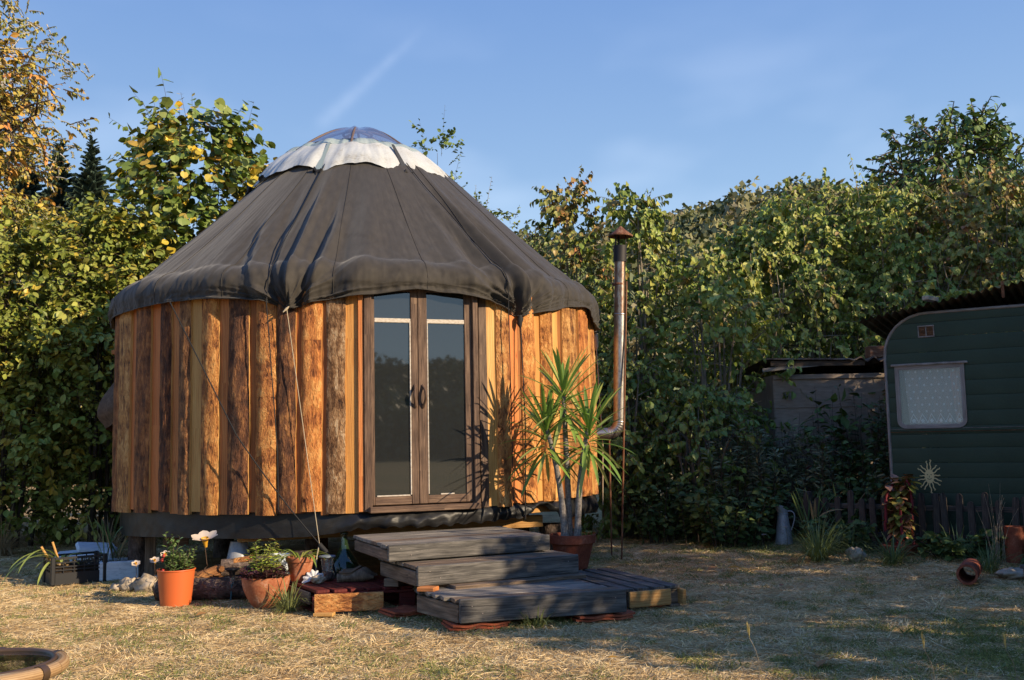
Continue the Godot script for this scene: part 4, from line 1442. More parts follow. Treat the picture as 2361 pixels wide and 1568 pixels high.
	roof.basis = basis
	s = Shape.new()
	var wave := func(u: float, v: float) -> Vector3:
		var d := u * 4.0 - 0.12
		return Vector3(d, 2.52 + d * 0.165 + 0.016 * sin(d / 0.083 * TAU) - v * 0.16, 0.16 - v * 2.3)
	s.sheet(480, 6, wave, false, Vector2(5, 3))
	put("sheet", s, M.sheet_metal, roof)
	board("rusty_strap", turned(Vector3(1.34, 2.71, 0.14), 0, 0.2, PI / 2), Vector3(0.17, 0.03, 0.006), M.rust, roof)
	var brick := Shape.new()
	brick.box(turned(Vector3(4.66, 2.73, -11.0), 0.4, 0.05, -0.12), Vector3(0.16, 0.05, 0.10), 0.008)
	tag(put("roof_stone", brick, M.stone), "grey stone weighing down the corrugated sheet on the caravan", "stone")


# a cream sun with wavy rays, painted on the siding: raised by the thickness of the paint
func sun_emblem(o: Node3D) -> void:
	var c := Vector3(0.385, 0.785, 0.010)
	var em := Node3D.new()
	em.name = "painted_sun"
	o.add_child(em)
	var s := Shape.new()
	for i in 32:
		var a := TAU * i / 32.0
		var b := TAU * (i + 1) / 32.0
		s.tri(c, c + Vector3(cos(a) * 0.048, sin(a) * 0.072, 0), c + Vector3(cos(b) * 0.048, sin(b) * 0.072, 0))
	for k in 15:
		var a := TAU * (k + 0.3) / 15.0
		var long := 0.056 + 0.042 * absf(sin(a)) + 0.012 * sin(k * 2.4)
		var flip := 1.0 if k % 2 else -1.0
		var pts := []
		var p := Vector3(cos(a) * 0.046, sin(a) * 0.070, 0)
		var way := a - 0.45 * flip
		for i in 19:
			pts.append(c + p)
			var t := i / 18.0
			way += flip * (0.14 if t < 0.35 else (-0.16 if t < 0.70 else 0.55))
			p += Vector3(cos(way), sin(way), 0) * long / 14.0 * (1.0 if t < 0.72 else 0.55)
		for i in 18:
			var d: Vector3 = (pts[i + 1] - pts[i]).normalized()
			var w := Vector3(-d.y, d.x, 0) * lerpf(0.0062, 0.0048, i / 18.0)
			s.quad(pts[i] - w, pts[i + 1] - w, pts[i + 1] + w, pts[i] + w)
	put("paint", s, M.cream, em)
	var f := Shape.new()
	var z := Vector3(0, 0, 0.002)
	for e in [-0.018, 0.018]:
		for i in 10:
			var a := TAU * i / 10.0
			var b := TAU * (i + 1) / 10.0
			var p: Vector3 = c + z + Vector3(e, 0.018, 0)
			f.tri(p, p + Vector3(cos(a), sin(a), 0) * 0.006, p + Vector3(cos(b), sin(b), 0) * 0.006)
	for i in 10:
		var a := PI * (1.15 + 0.7 * i / 10.0)
		var b := PI * (1.15 + 0.7 * (i + 1) / 10.0)
		var p := c + z + Vector3(0, -0.005, 0)
		f.quad(p + Vector3(cos(a) * 0.026, sin(a) * 0.030, 0), p + Vector3(cos(b) * 0.026, sin(b) * 0.030, 0), p + Vector3(cos(b) * 0.021, sin(b) * 0.024, 0), p + Vector3(cos(a) * 0.021, sin(a) * 0.024, 0))
	f.quad(c + z + Vector3(-0.003, -0.012, 0), c + z + Vector3(0.003, -0.012, 0), c + z + Vector3(0.002, 0.008, 0), c + z + Vector3(-0.002, 0.008, 0))
	put("face", f, M.ink, em)


func build_shed() -> void:
	var o := thing("shed", "low grey plastered shed with a corrugated roof among the bushes", "shed", Vector3(3.47, 0, -13.3))
	var s := Shape.new()
	s.box(at(Vector3(1.25, 1.03, -0.9)), Vector3(2.5, 2.06, 1.8), 0.015)
	put("wall", s, M.plaster, o)
	for y in [0.55, 1.10, 1.62, 2.02]:
		var q := Shape.new()
		q.box(at(Vector3(1.25, y, 0.004)), Vector3(2.5, 0.012 if y < 2.0 else 0.05, 0.012 if y < 2.0 else 0.05), 0.003)
		put("joint_strip" if y < 2.0 else "wall_cap", q, M.plaster, o)
	s = Shape.new()
	var wave := func(u: float, v: float, low: float) -> Vector3:
		var d := u * 2.8 - 0.12
		return Vector3(d, 2.27 + 0.028 * sin(d / 0.18 * TAU) * smoothstep(0.9, 1.2, d) - d * 0.02 - v * 0.10 - low, 0.16 - v * 2.2)
	s.sheet(160, 4, func(u: float, v: float) -> Vector3: return wave.call(u, v, 0.0), false, Vector2(4, 3))
	s.sheet(160, 4, func(u: float, v: float) -> Vector3: return wave.call(u, v, 0.018), false, Vector2(4, 3), true)
	s.sheet(160, 1, func(u: float, v: float) -> Vector3: return wave.call(u, 0.0, 0.018 * (1.0 - v)), false, Vector2(4, 0.1))
	put("roof_sheet", s, M.sheet_metal, o)
	board_between("fascia_board", Vector3(-0.16, 2.115, 0.10), Vector3(0.62, 2.185, 0.10), 0.05, 0.024, Vector3.BACK, M.grey_wood_pale, o)
	board_between("rafter", Vector3(-0.05, 2.20, 0.10), Vector3(1.2, 2.19, 0.10), 0.07, 0.03, Vector3.BACK, M.stem_dark, o)
	s = Shape.new()
	s.box(turned(Vector3(5.0, 2.36, -13.6), 0.1), Vector3(0.30, 0.16, 0.16), 0.008)
	tag(put("rusty_box", s, M.rust), "rust brown metal box on the shed roof beside the caravan", "box")


# ---------------------------------------------------------------- trees and shrubs

# a leaf of length one along y, its width across x, folded along the midrib and curled at the tip
func leaf(kind: String) -> ArrayMesh:
	if leaf_shapes.has(kind):
		return leaf_shapes[kind]
	var widths := {"heart": [0.0, 0.36, 0.40, 0.22, 0.0], "round": [0.0, 0.34, 0.47, 0.40, 0.0], "oval": [0.0, 0.22, 0.30, 0.20, 0.0], "lance": [0.0, 0.10, 0.12, 0.08, 0.0], "tiny": [0.0, 0.30, 0.36, 0.22, 0.0]}
	var w: Array = widths[kind]
	var fold: float = {"heart": 0.32, "round": 0.16, "oval": 0.22, "lance": 0.2, "tiny": 0.15}[kind]
	var curl: float = {"heart": 0.20, "round": 0.10, "oval": 0.16, "lance": 0.35, "tiny": 0.1}[kind]
	var s := Shape.new()
	var rows := []
	for i in 5:
		var t := i / 4.0
		var z := -curl * t * t
		rows.append([Vector3(-w[i], t - (0.06 if i == 1 and kind == "heart" else 0.0), z + fold * w[i]), Vector3(0, t, z), Vector3(w[i], t - (0.06 if i == 1 and kind == "heart" else 0.0), z + fold * w[i])])
	for i in 4:
		for k in 2:
			var a: Vector3 = rows[i][k]
			var b: Vector3 = rows[i][k + 1]
			var c: Vector3 = rows[i + 1][k + 1]
			var d: Vector3 = rows[i + 1][k]
			if i == 0:
				s.tri(rows[0][1], c, d)
			elif i == 3:
				s.tri(a, b, rows[4][1])
			else:
				s.quad(a, b, c, d)
	leaf_shapes[kind] = s.mesh()
	return leaf_shapes[kind]


func pick(pal: Array) -> Color:
	var total := 0.0
	for p in pal:
		total += p[1]
	var q := rng.randf() * total
	for p in pal:
		q -= p[1]
		if q <= 0.0:
			return p[0] * rnd(0.78, 1.22)
	return pal[-1][0]


func scatter() -> Vector3:
	return Vector3(rng.randfn(), rng.randfn(), rng.randfn())


# A woody plant. how: h height, w radius, base lowest leaves (share of h), stems, trunk (height share of a single trunk, 0 for a shrub), kind and size of leaf,
# pal colours, n twigs, per leaves on a twig, hang (1 leaves hang, 0 they spread flat), gaps (0 to 1), shoots (long leafy shoots above), bark, flat (depth over width)
func woody(called: String, label: String, category: String, group: String, pos: Vector3, how: Dictionary) -> Node3D:
	rng.seed = int(pos.x * 131.0) + int(pos.z * 977.0) + 40000
	var o := thing(called, label, category, pos, 0.0, group)
	var h: float = how.h
	var w: float = how.w
	var base: float = how.get("base", 0.08)
	var trunk: float = how.get("trunk", 0.0)
	var deep: float = how.get("flat", 1.0)
	var hang: float = how.get("hang", 0.5)
	var gaps: float = how.get("gaps", 0.3)
	var n := grain_noise(rng.randi() % 9999, 2)
	var wood := Shape.new()
	var stems: int = how.get("stems", 7)
	var thick: float = how.get("thick", 0.02)
	var edge := func(t: float, a: float) -> float:
		var q := (t - base) / (1.0 - base)
		var e := lerpf(0.72, 1.0, clampf(q / 0.45, 0.0, 1.0)) if q < 0.45 else sqrt(maxf(0.0, 1.0 - pow((q - 0.45) / 0.58, 2.0)))
		if trunk > 0.0:
			e = sqrt(maxf(0.02, 1.0 - pow(absf(q - 0.45) / 0.56, 2.2)))
		return w * e * clampf(0.84 + 0.95 * n.get_noise_3d(cos(a) * 1.3, t * h * 0.75, sin(a) * 1.3), 0.3, 1.35)
	var inside := func(t: float, a: float, r: float) -> Vector3:
		return Vector3(cos(a) * r, t * h, sin(a) * r * deep)
	var tips := []
	if trunk > 0.0:
		var top := Vector3(rnd(-0.06, 0.06) * h, trunk * h, rnd(-0.04, 0.04) * h)
		wood.tube(bend(Vector3(0, -0.1, 0), Vector3(top.x * 0.2, top.y * 0.5, 0), top, 6), taper(thick * 1.3, thick * 0.75, 6), 9, false, Vector2(1, 1))
		for i in stems:
			var a := TAU * (i + rnd(0, 0.6)) / stems
			var t := lerpf(maxf(base, trunk * 0.9) + 0.1, 0.93, rng.randf())
			var p: Vector3 = inside.call(t, a, edge.call(t, a) * rnd(0.6, 0.9))
			var start := top * rnd(0.72, 1.0)
			var mid := start.lerp(p, 0.5) + Vector3(0, h * 0.06, 0) + scatter() * 0.08 * w
			wood.tube(bend(start, mid, p, 7), taper(thick * 0.5, thick * 0.08, 7), 6, false)
			tips.append([start, mid, p])
	else:
		for i in stems:
			var a := TAU * (i + rnd(0, 0.8)) / stems
			var t := rnd(0.55, 0.97)
			var p: Vector3 = inside.call(t, a, edge.call(t, a) * rnd(0.35, 0.95))
			var start: Vector3 = inside.call(-0.01, a + rnd(-0.6, 0.6), w * rnd(0.04, 0.3))
			var mid := start.lerp(p, 0.45) + Vector3(0, h * 0.14, 0) + scatter() * 0.06 * w
			wood.tube(bend(start, mid, p, 8), taper(thick * rnd(0.7, 1.2), thick * 0.15, 8), 6, false)
			tips.append([start, mid, p])
	# side branches
	var count := tips.size()
	for i in count:
		for k in 4:
			var q: Array = tips[i]
			var line := bend(q[0], q[1], q[2], 10)
			var from: Vector3 = line[rng.randi_range(4, 9)]
			var to := from + (scatter() * Vector3(1, 0.6, 1) + Vector3(from.x, 0, from.z).normalized() * 0.8 + Vector3(0, 0.8, 0)).normalized() * w * rnd(0.35, 0.7)
			wood.tube(bend(from, from.lerp(to, 0.5) + Vector3(0, 0.05, 0), to, 4), taper(thick * 0.3, thick * 0.06, 4), 4, false)
	# twigs with their leaves
	var where := []
	var cols := PackedColorArray()
	var size: float = how.size
	var per: int = how.per
	var bright: float = how.get("bright", 2.15)
	var pal := []
	for p in how.pal:
		pal.append([p[0] * bright, p[1]])
	var made := 0
	var tries := 0
	while made < how.n and tries < how.n * 9:
		tries += 1
		var t := lerpf(base, 0.99, pow(rng.randf(), 0.85))
		var a := rng.randf() * TAU
		var r: float = edge.call(t, a) * (1.0 - 0.6 * pow(rng.randf(), 2.0))
		var p: Vector3 = inside.call(t, a, r)
		if n.get_noise_3d(p.x * 1.9 + 50.0, p.y * 1.6, p.z * 1.9) < gaps - 0.55 + rnd(-0.06, 0.06):
			continue
		made += 1
		var out := Vector3(cos(a), 0, sin(a))
		var dir := (out * rnd(0.3, 1.0) + Vector3(0, rnd(-0.2, 0.9) - hang * 0.35, 0) + scatter() * 0.45).normalized()
		var long := size * rnd(2.2, 4.6)
		twig(wood, where, cols, p, dir, long, per, size, pal, hang, out, thick * 0.14)
	for i in how.get("shoots", 0):
		var a := rng.randf() * TAU
		var t := rnd(0.78, 0.94)
		var p: Vector3 = inside.call(t, a, edge.call(t, a) * rnd(0.2, 0.9))
		var dir := (Vector3(cos(a) * 0.22, 1.0, sin(a) * 0.22) + scatter() * 0.12).normalized()
		twig(wood, where, cols, p, dir, h * rnd(0.10, 0.2), int(per * 1.4), size * 0.95, pal, hang, Vector3(cos(a), 0, sin(a)), thick * 0.16)
	if wood.v.size():
		put("trunk" if trunk > 0.0 else "branches", wood, how.get("bark", M.stem_grey), o)
	copies("crown" if trunk > 0.0 else "foliage", leaf(how.kind), how.get("leaf_m", M.leaf), where, cols, o)
	return o


func twig(wood: Shape, where: Array, cols: PackedColorArray, p: Vector3, dir: Vector3, long: float, per: int, size: float, pal: Array, hang: float, out: Vector3, thick: float) -> void:
	var droop := Vector3(0, -0.25 * hang * long, 0)
	var line := bend(p, p + dir * long * 0.5, p + dir * long + droop, 3)
	wood.tube(line, taper(thick, thick * 0.4, 3), 3, false)
	var own := pick(pal)
	var own_size := rnd(0.62, 1.2)
	for i in per:
		var f := (i + 0.6) / per
		var q: Vector3 = line[0] * (1 - f) * (1 - f) + (p + dir * long * 0.5) * 2.0 * f * (1 - f) + line[3] * f * f
		var spread := dir.cross(scatter()).normalized()
		var d := (spread * 0.8 + dir * 0.5 + Vector3(0, -1.3 * hang, 0) + out * 0.25).normalized()
		var nr := (out * hang * 0.9 + Vector3(0, 1.0 - hang * 0.7, 0) + scatter() * 0.45).normalized()
		var s := size * own_size * rnd(0.7, 1.2)
		where.append(Transform3D(look(d, nr).scaled_local(Vector3(s, s, s)), q))
		cols.append(own.lerp(pick(pal), 0.45))


func build_vegetation() -> void:
	var lilac := [[C(0.075, 0.105, 0.018), 4.0], [C(0.115, 0.14, 0.026), 4.0], [C(0.20, 0.195, 0.045), 3.0], [C(0.055, 0.08, 0.015), 2.0], [C(0.17, 0.075, 0.025), 0.25]]
	var lilac_dry := [[C(0.10, 0.11, 0.025), 3.0], [C(0.16, 0.14, 0.035), 3.0], [C(0.17, 0.075, 0.028), 2.0], [C(0.06, 0.08, 0.015), 2.0]]
	var lilac_plain := [[C(0.060, 0.09, 0.018), 4.0], [C(0.09, 0.12, 0.024), 3.0], [C(0.13, 0.145, 0.03), 1.5]]
	var g := "lilac shrubs along the end of the garden"
	var L := func(x: float, z: float, h: float, w: float, pal: Array, extra: Dictionary, label: String) -> void:
		var how := {"h": h, "w": w, "base": 0.12, "stems": 15, "thick": 0.038, "kind": "heart", "size": 0.092, "pal": pal, "n": 1050, "per": 9, "hang": 0.9, "gaps": 0.58, "shoots": 15, "bark": M.stem_grey}
		how.merge(extra, true)
		woody("lilac_shrub", label, "shrub", g, Vector3(x, 0, z), how)
	L.call(0.80, -14.2, 4.95, 0.55, lilac_dry, {"n": 300, "shoots": 12, "gaps": 0.5, "stems": 7}, "slim lilac shrub with sparse browning top just behind the stove pipe")
	L.call(1.72, -14.0, 4.75, 0.70, lilac, {"n": 520, "gaps": 0.42, "shoots": 9}, "lilac shrub whose bushy top stands beyond the pipe cap")
	L.call(2.80, -13.9, 3.75, 0.95, lilac, {"n": 420, "gaps": 0.52, "base": 0.38, "stems": 14, "shoots": 5}, "open lilac shrub showing a fan of bare pale stems")
	L.call(3.85, -15.6, 4.5, 1.2, lilac, {"n": 950, "shoots": 5}, "lilac shrub growing just behind the plastered shed's open eave")
	L.call(4.85, -15.8, 5.2, 1.4, lilac, {"n": 1150}, "tall lilac shrub with a rounded green top behind the shed")
	L.call(6.1, -15.7, 5.2, 1.35, lilac, {"n": 1150}, "tall lilac shrub rising behind the gap between shed and caravan")
	L.call(7.35, -15.3, 5.2, 1.35, lilac_dry, {"n": 1000}, "lilac shrub with a withered brown crown behind the caravan")
	L.call(8.6, -15.2, 4.8, 1.4, lilac, {"n": 1000}, "lilac shrub rising over the corrugated caravan roof")
	L.call(9.9, -15.4, 4.8, 1.4, lilac_plain, {"n": 900}, "green lilac shrub at the end of the row beyond the caravan")
	L.call(1.35, -13.1, 2.3, 0.75, lilac_plain, {"n": 460, "base": 0.02, "size": 0.085, "shoots": 3}, "low leafy bush under the stove pipe")
	L.call(2.4, -12.9, 1.9, 0.75, lilac_plain, {"n": 460, "base": 0.02, "size": 0.08, "shoots": 3}, "low leafy bush below the bare lilac stems")
	L.call(5.55, -13.0, 2.5, 0.6, lilac_plain, {"n": 340, "base": 0.02, "size": 0.09, "shoots": 2}, "low leafy bush added between shed and caravan to shade the shed")  # bush added and sized to keep the sun off the shed wall
	# behind the yurt
	L.call(-0.7, -16.0, 5.2, 1.1, lilac_plain, {"n": 500, "kind": "tiny", "size": 0.07, "shoots": 4, "hang": 0.2}, "bush with long thin shoots showing above the yurt roof")
	var sprigs := woody("sapling", "thin leafy sapling whose twigs stand above the yurt crown", "sapling", "", Vector3(-1.15, 0, -15.2), {"h": 6.1, "w": 0.45, "base": 0.75, "stems": 6, "thick": 0.02, "kind": "tiny", "size": 0.075, "pal": [[C(0.09, 0.12, 0.03), 3.0], [C(0.06, 0.09, 0.02), 2.0]], "n": 40, "per": 9, "hang": 0.1, "gaps": 0.1, "shoots": 5, "bark": M.stem_dark})
	sprigs.set_meta("group", "")
	woody("far_tree", "small round tree far behind between the yurt and the lilacs", "tree", "", Vector3(0.9, 0, -30.0), {"h": 7.6, "w": 2.1, "base": 0.15, "trunk": 0.4, "stems": 9, "thick": 0.12, "kind": "oval", "size": 0.16, "pal": [[C(0.06, 0.08, 0.025), 3.0], [C(0.09, 0.105, 0.03), 2.0]], "n": 800, "per": 9, "hang": 0.3, "gaps": 0.35, "bark": M.stem_dark})
	woody("walnut_tree", "leafy green tree standing above the lilac row", "tree", "", Vector3(10.1, 0, -22.0), {"h": 8.1, "w": 2.3, "base": 0.30, "trunk": 0.45, "stems": 12, "thick": 0.16, "kind": "oval", "size": 0.17, "pal": [[C(0.055, 0.085, 0.020), 4.0], [C(0.085, 0.115, 0.03), 3.0], [C(0.04, 0.06, 0.016), 2.0]], "n": 1050, "per": 9, "hang": 0.35, "gaps": 0.45, "shoots": 6, "bright": 2.3, "bark": M.stem_dark})
	# hazel and hornbeam beside the yurt
	var hazel := [[C(0.055, 0.085, 0.016), 4.0], [C(0.085, 0.115, 0.024), 3.5], [C(0.13, 0.15, 0.045), 2.0], [C(0.34, 0.22, 0.02), 1.0], [C(0.26, 0.13, 0.02), 0.4]]
	var hazel_gold := [[C(0.07, 0.095, 0.02), 3.0], [C(0.13, 0.14, 0.03), 2.5], [C(0.34, 0.22, 0.02), 1.6], [C(0.24, 0.11, 0.02), 1.0]]
	g = "hazel and hornbeam hedge beside the yurt"
	woody("hazel_bush", "hazel bush with big round leaves rising behind the yurt roof edge", "shrub", g, Vector3(-4.55, 0, -14.2), {"h": 6.0, "w": 1.15, "base": 0.1, "stems": 10, "thick": 0.03, "kind": "round", "size": 0.135, "pal": hazel, "n": 760, "per": 8, "hang": 0.45, "gaps": 0.44, "shoots": 26, "bark": M.stem_dark})
	woody("hazel_bush", "hazel bush with yellowing leaves half hidden by the dark canvas", "shrub", g, Vector3(-3.3, 0, -14.5), {"h": 5.3, "w": 1.0, "base": 0.1, "stems": 8, "thick": 0.03, "kind": "round", "size": 0.13, "pal": hazel_gold, "n": 620, "per": 8, "hang": 0.45, "gaps": 0.42, "shoots": 18, "bark": M.stem_dark})
	var H := func(x: float, z: float, h: float, w: float, pal: Array, n: int, label: String) -> void:
		woody("hornbeam_bush", label, "shrub", g, Vector3(x, 0, z), {"h": h, "w": w, "base": 0.03, "stems": 9, "thick": 0.03, "kind": "oval", "size": 0.115, "pal": pal, "n": n, "per": 9, "hang": 0.3, "gaps": 0.34, "shoots": 5, "bark": M.stem_dark})
	var horn := [[C(0.075, 0.095, 0.016), 4.0], [C(0.115, 0.13, 0.024), 4.0], [C(0.17, 0.165, 0.035), 2.0], [C(0.26, 0.17, 0.02), 0.5]]
	var horn_gold := [[C(0.10, 0.105, 0.018), 3.0], [C(0.19, 0.15, 0.025), 3.0], [C(0.24, 0.125, 0.02), 1.2], [C(0.30, 0.20, 0.03), 1.0]]
	H.call(-5.55, -13.6, 4.5, 1.2, horn, 1300, "hornbeam bush close to the yurt's burlap-hung side")
	H.call(-6.75, -13.3, 4.3, 1.2, horn, 1300, "hornbeam bush with layered leaves between two gold-tinged bushes")
	H.call(-7.9, -13.4, 4.4, 1.25, horn_gold, 1200, "hornbeam bush turning gold low in the hedge beside the green end bush")
	H.call(-5.9, -15.4, 4.9, 1.3, horn_gold, 900, "gold tinged hornbeam bush behind the hedge below the hazel")
	H.call(-9.2, -13.8, 4.6, 1.3, horn, 700, "green hornbeam bush ending the hedge")
	# birch, cherry and conifers
	var birch := [[C(0.10, 0.11, 0.025), 3.0], [C(0.18, 0.16, 0.035), 3.0], [C(0.32, 0.22, 0.03), 1.4], [C(0.07, 0.08, 0.02), 2.0]]
	woody("birch_tree", "tall birch with fine hanging twigs of olive leaves", "tree", "", Vector3(-10.5, 0, -18.4), {"h": 11.0, "w": 1.95, "base": 0.30, "trunk": 0.7, "stems": 14, "thick": 0.11, "kind": "tiny", "size": 0.065, "pal": birch, "n": 2300, "per": 12, "hang": 0.85, "gaps": 0.5, "bark": M.birch_bark})
	woody("birch_tree", "young birch with dense yellowing leaves before the spruces", "tree", "", Vector3(-8.9, 0, -17.2), {"h": 5.7, "w": 1.5, "base": 0.12, "trunk": 0.6, "stems": 12, "thick": 0.05, "kind": "tiny", "size": 0.07, "pal": birch, "n": 1500, "per": 11, "hang": 0.6, "gaps": 0.36, "bark": M.birch_bark})
	woody("cherry_tree", "cherry tree with orange and yellow autumn leaves", "tree", "", Vector3(-9.45, 0, -16.6), {"h": 8.3, "w": 1.5, "base": 0.62, "trunk": 0.72, "stems": 12, "thick": 0.09, "kind": "oval", "size": 0.12, "pal": [[C(0.34, 0.21, 0.035), 3.0], [C(0.32, 0.13, 0.035), 1.5], [C(0.24, 0.20, 0.04), 2.0], [C(0.12, 0.14, 0.03), 1.5]], "n": 720, "bright": 1.5, "per": 9, "hang": 0.6, "gaps": 0.40, "bark": M.stem_dark})
	var c := 0
	for q in [[-18.4, -40.0, 14.2, "spruce with a broad blue-green crown next to the slender one"], [-16.7, -39.0, 13.8, "slender pointed spruce standing beside the broad one"], [-20.3, -41.0, 14.4, "spruce half hidden behind the orange cherry leaves"], [-17.5, -43.0, 11.5, "short spruce between and behind the taller spruces"]]:
		spruce(Vector3(q[0], 0, q[1]), q[2], q[3])
		c += 1
	# trees outside the picture that shade the garden
	var shade := [[C(0.07, 0.10, 0.022), 3.0], [C(0.11, 0.135, 0.03), 2.0]]
	var k := 0
	for q in [[10.5, -8.0, 7.0, 2.1], [13.6, -10.6, 7.8, 2.3], [15.5, -14.5, 8.2, 2.4]]:
		var names := ["ash tree beside the caravan, shading the bushes under the stove pipe", "ash tree beside the garden shading the foot of the lilacs", "ash tree beside the garden beyond the end of the lilac row"]
		woody("ash_tree", names[k], "tree", "shade trees beside the garden", Vector3(q[0], 0, q[1]), {"h": q[2], "w": q[3], "base": 0.22, "trunk": 0.5, "stems": 10, "thick": 0.13, "kind": "oval", "size": 0.19, "pal": shade, "n": 800, "per": 9, "hang": 0.4, "gaps": 0.2, "bark": M.stem_dark})
		k += 1
	k = 0
	for q in [[6.3, -7.4, 3.1, 0.95, 700, 0.12], [6.2, -5.9, 3.2, 0.95, 700, 0.16], [6.0, -4.6, 3.35, 0.90, 480, 0.30], [6.2, -3.3, 3.15, 0.75, 300, 0.38], [7.8, -2.2, 3.0, 0.6, 110, 0.5]]:
		var names := ["elder shrub of the side hedge, closest to the caravan front", "thick elder shrub in the middle of the side hedge", "elder shrub of the side hedge that dapples the steps", "thin elder shrub at the open end of the side hedge", "small airy elder shrub standing apart from the side hedge"]
		woody("elder_shrub", names[k], "shrub", "elder hedge beside the lawn", Vector3(q[0], 0, q[1]), {"h": q[2], "w": q[3], "base": 0.05, "stems": 8, "thick": 0.03, "kind": "oval", "size": 0.13, "pal": shade, "n": q[4], "per": 9, "hang": 0.4, "gaps": q[5], "shoots": 4, "bark": M.stem_dark})
		k += 1
	weeds()


func spruce(pos: Vector3, h: float, label: String) -> void:
	rng.seed = int(pos.x * 71.0) + 9000
	var o := thing("spruce_tree", label, "tree", pos, 0.0, "spruces beyond the hedge")
	var s := Shape.new()
	s.tube([Vector3.ZERO, Vector3(0, h * 0.5, 0), Vector3(0, h, 0)], [0.20, 0.12, 0.015], 8, false)
	put("trunk", s, M.stem_dark, o)
	var frond := Shape.new()
	var r := RandomNumberGenerator.new()
	r.seed = 3
	for i in 26:
		var t := (i + 0.5) / 26.0
		for side in [-1.0, 1.0]:
			var p := Vector3(0, t, -0.18 * t * t)
			var l := 0.30 * (1.0 - t * 0.75)
			var d := Vector3(side, 0.55, -0.25 + r.randf_range(-0.2, 0.2)).normalized()
			var wv := Vector3(0, 0.060, 0.05)
			s = frond
			s.quad(p - wv, p + d * l - wv * 0.4, p + d * l + wv * 0.4, p + wv)
			s.quad(p + Vector3(0, 0, -0.03), p + d * l * 0.8 + Vector3(0, 0, -0.10), p + d * l * 0.8 + Vector3(0, 0.03, -0.08), p + Vector3(0, 0.05, -0.02))
	var where := []
	var cols := PackedColorArray()
	var y := h * 0.1
	while y < h * 0.985:
		var t := y / h
		var reach := (1.0 - t) * h * 0.25 + 0.15
		for k in 13:
			var a := rng.randf() * TAU
			var d := Vector3(cos(a), lerpf(-0.35, 0.75, t) + rnd(-0.12, 0.12), sin(a)).normalized()
			var l := reach * rnd(0.7, 1.15)
			where.append(Transform3D(look(d, Vector3.UP).scaled_local(Vector3(l, l, l)), Vector3(0, y + rnd(-0.15, 0.15), 0)))
			cols.append(C(0.035, 0.062, 0.045).lerp(C(0.075, 0.11, 0.07), rng.randf()))
		y += 0.15 + 0.08 * (1.0 - t)
	copies("crown", frond.mesh(), M.needle, where, cols, o)


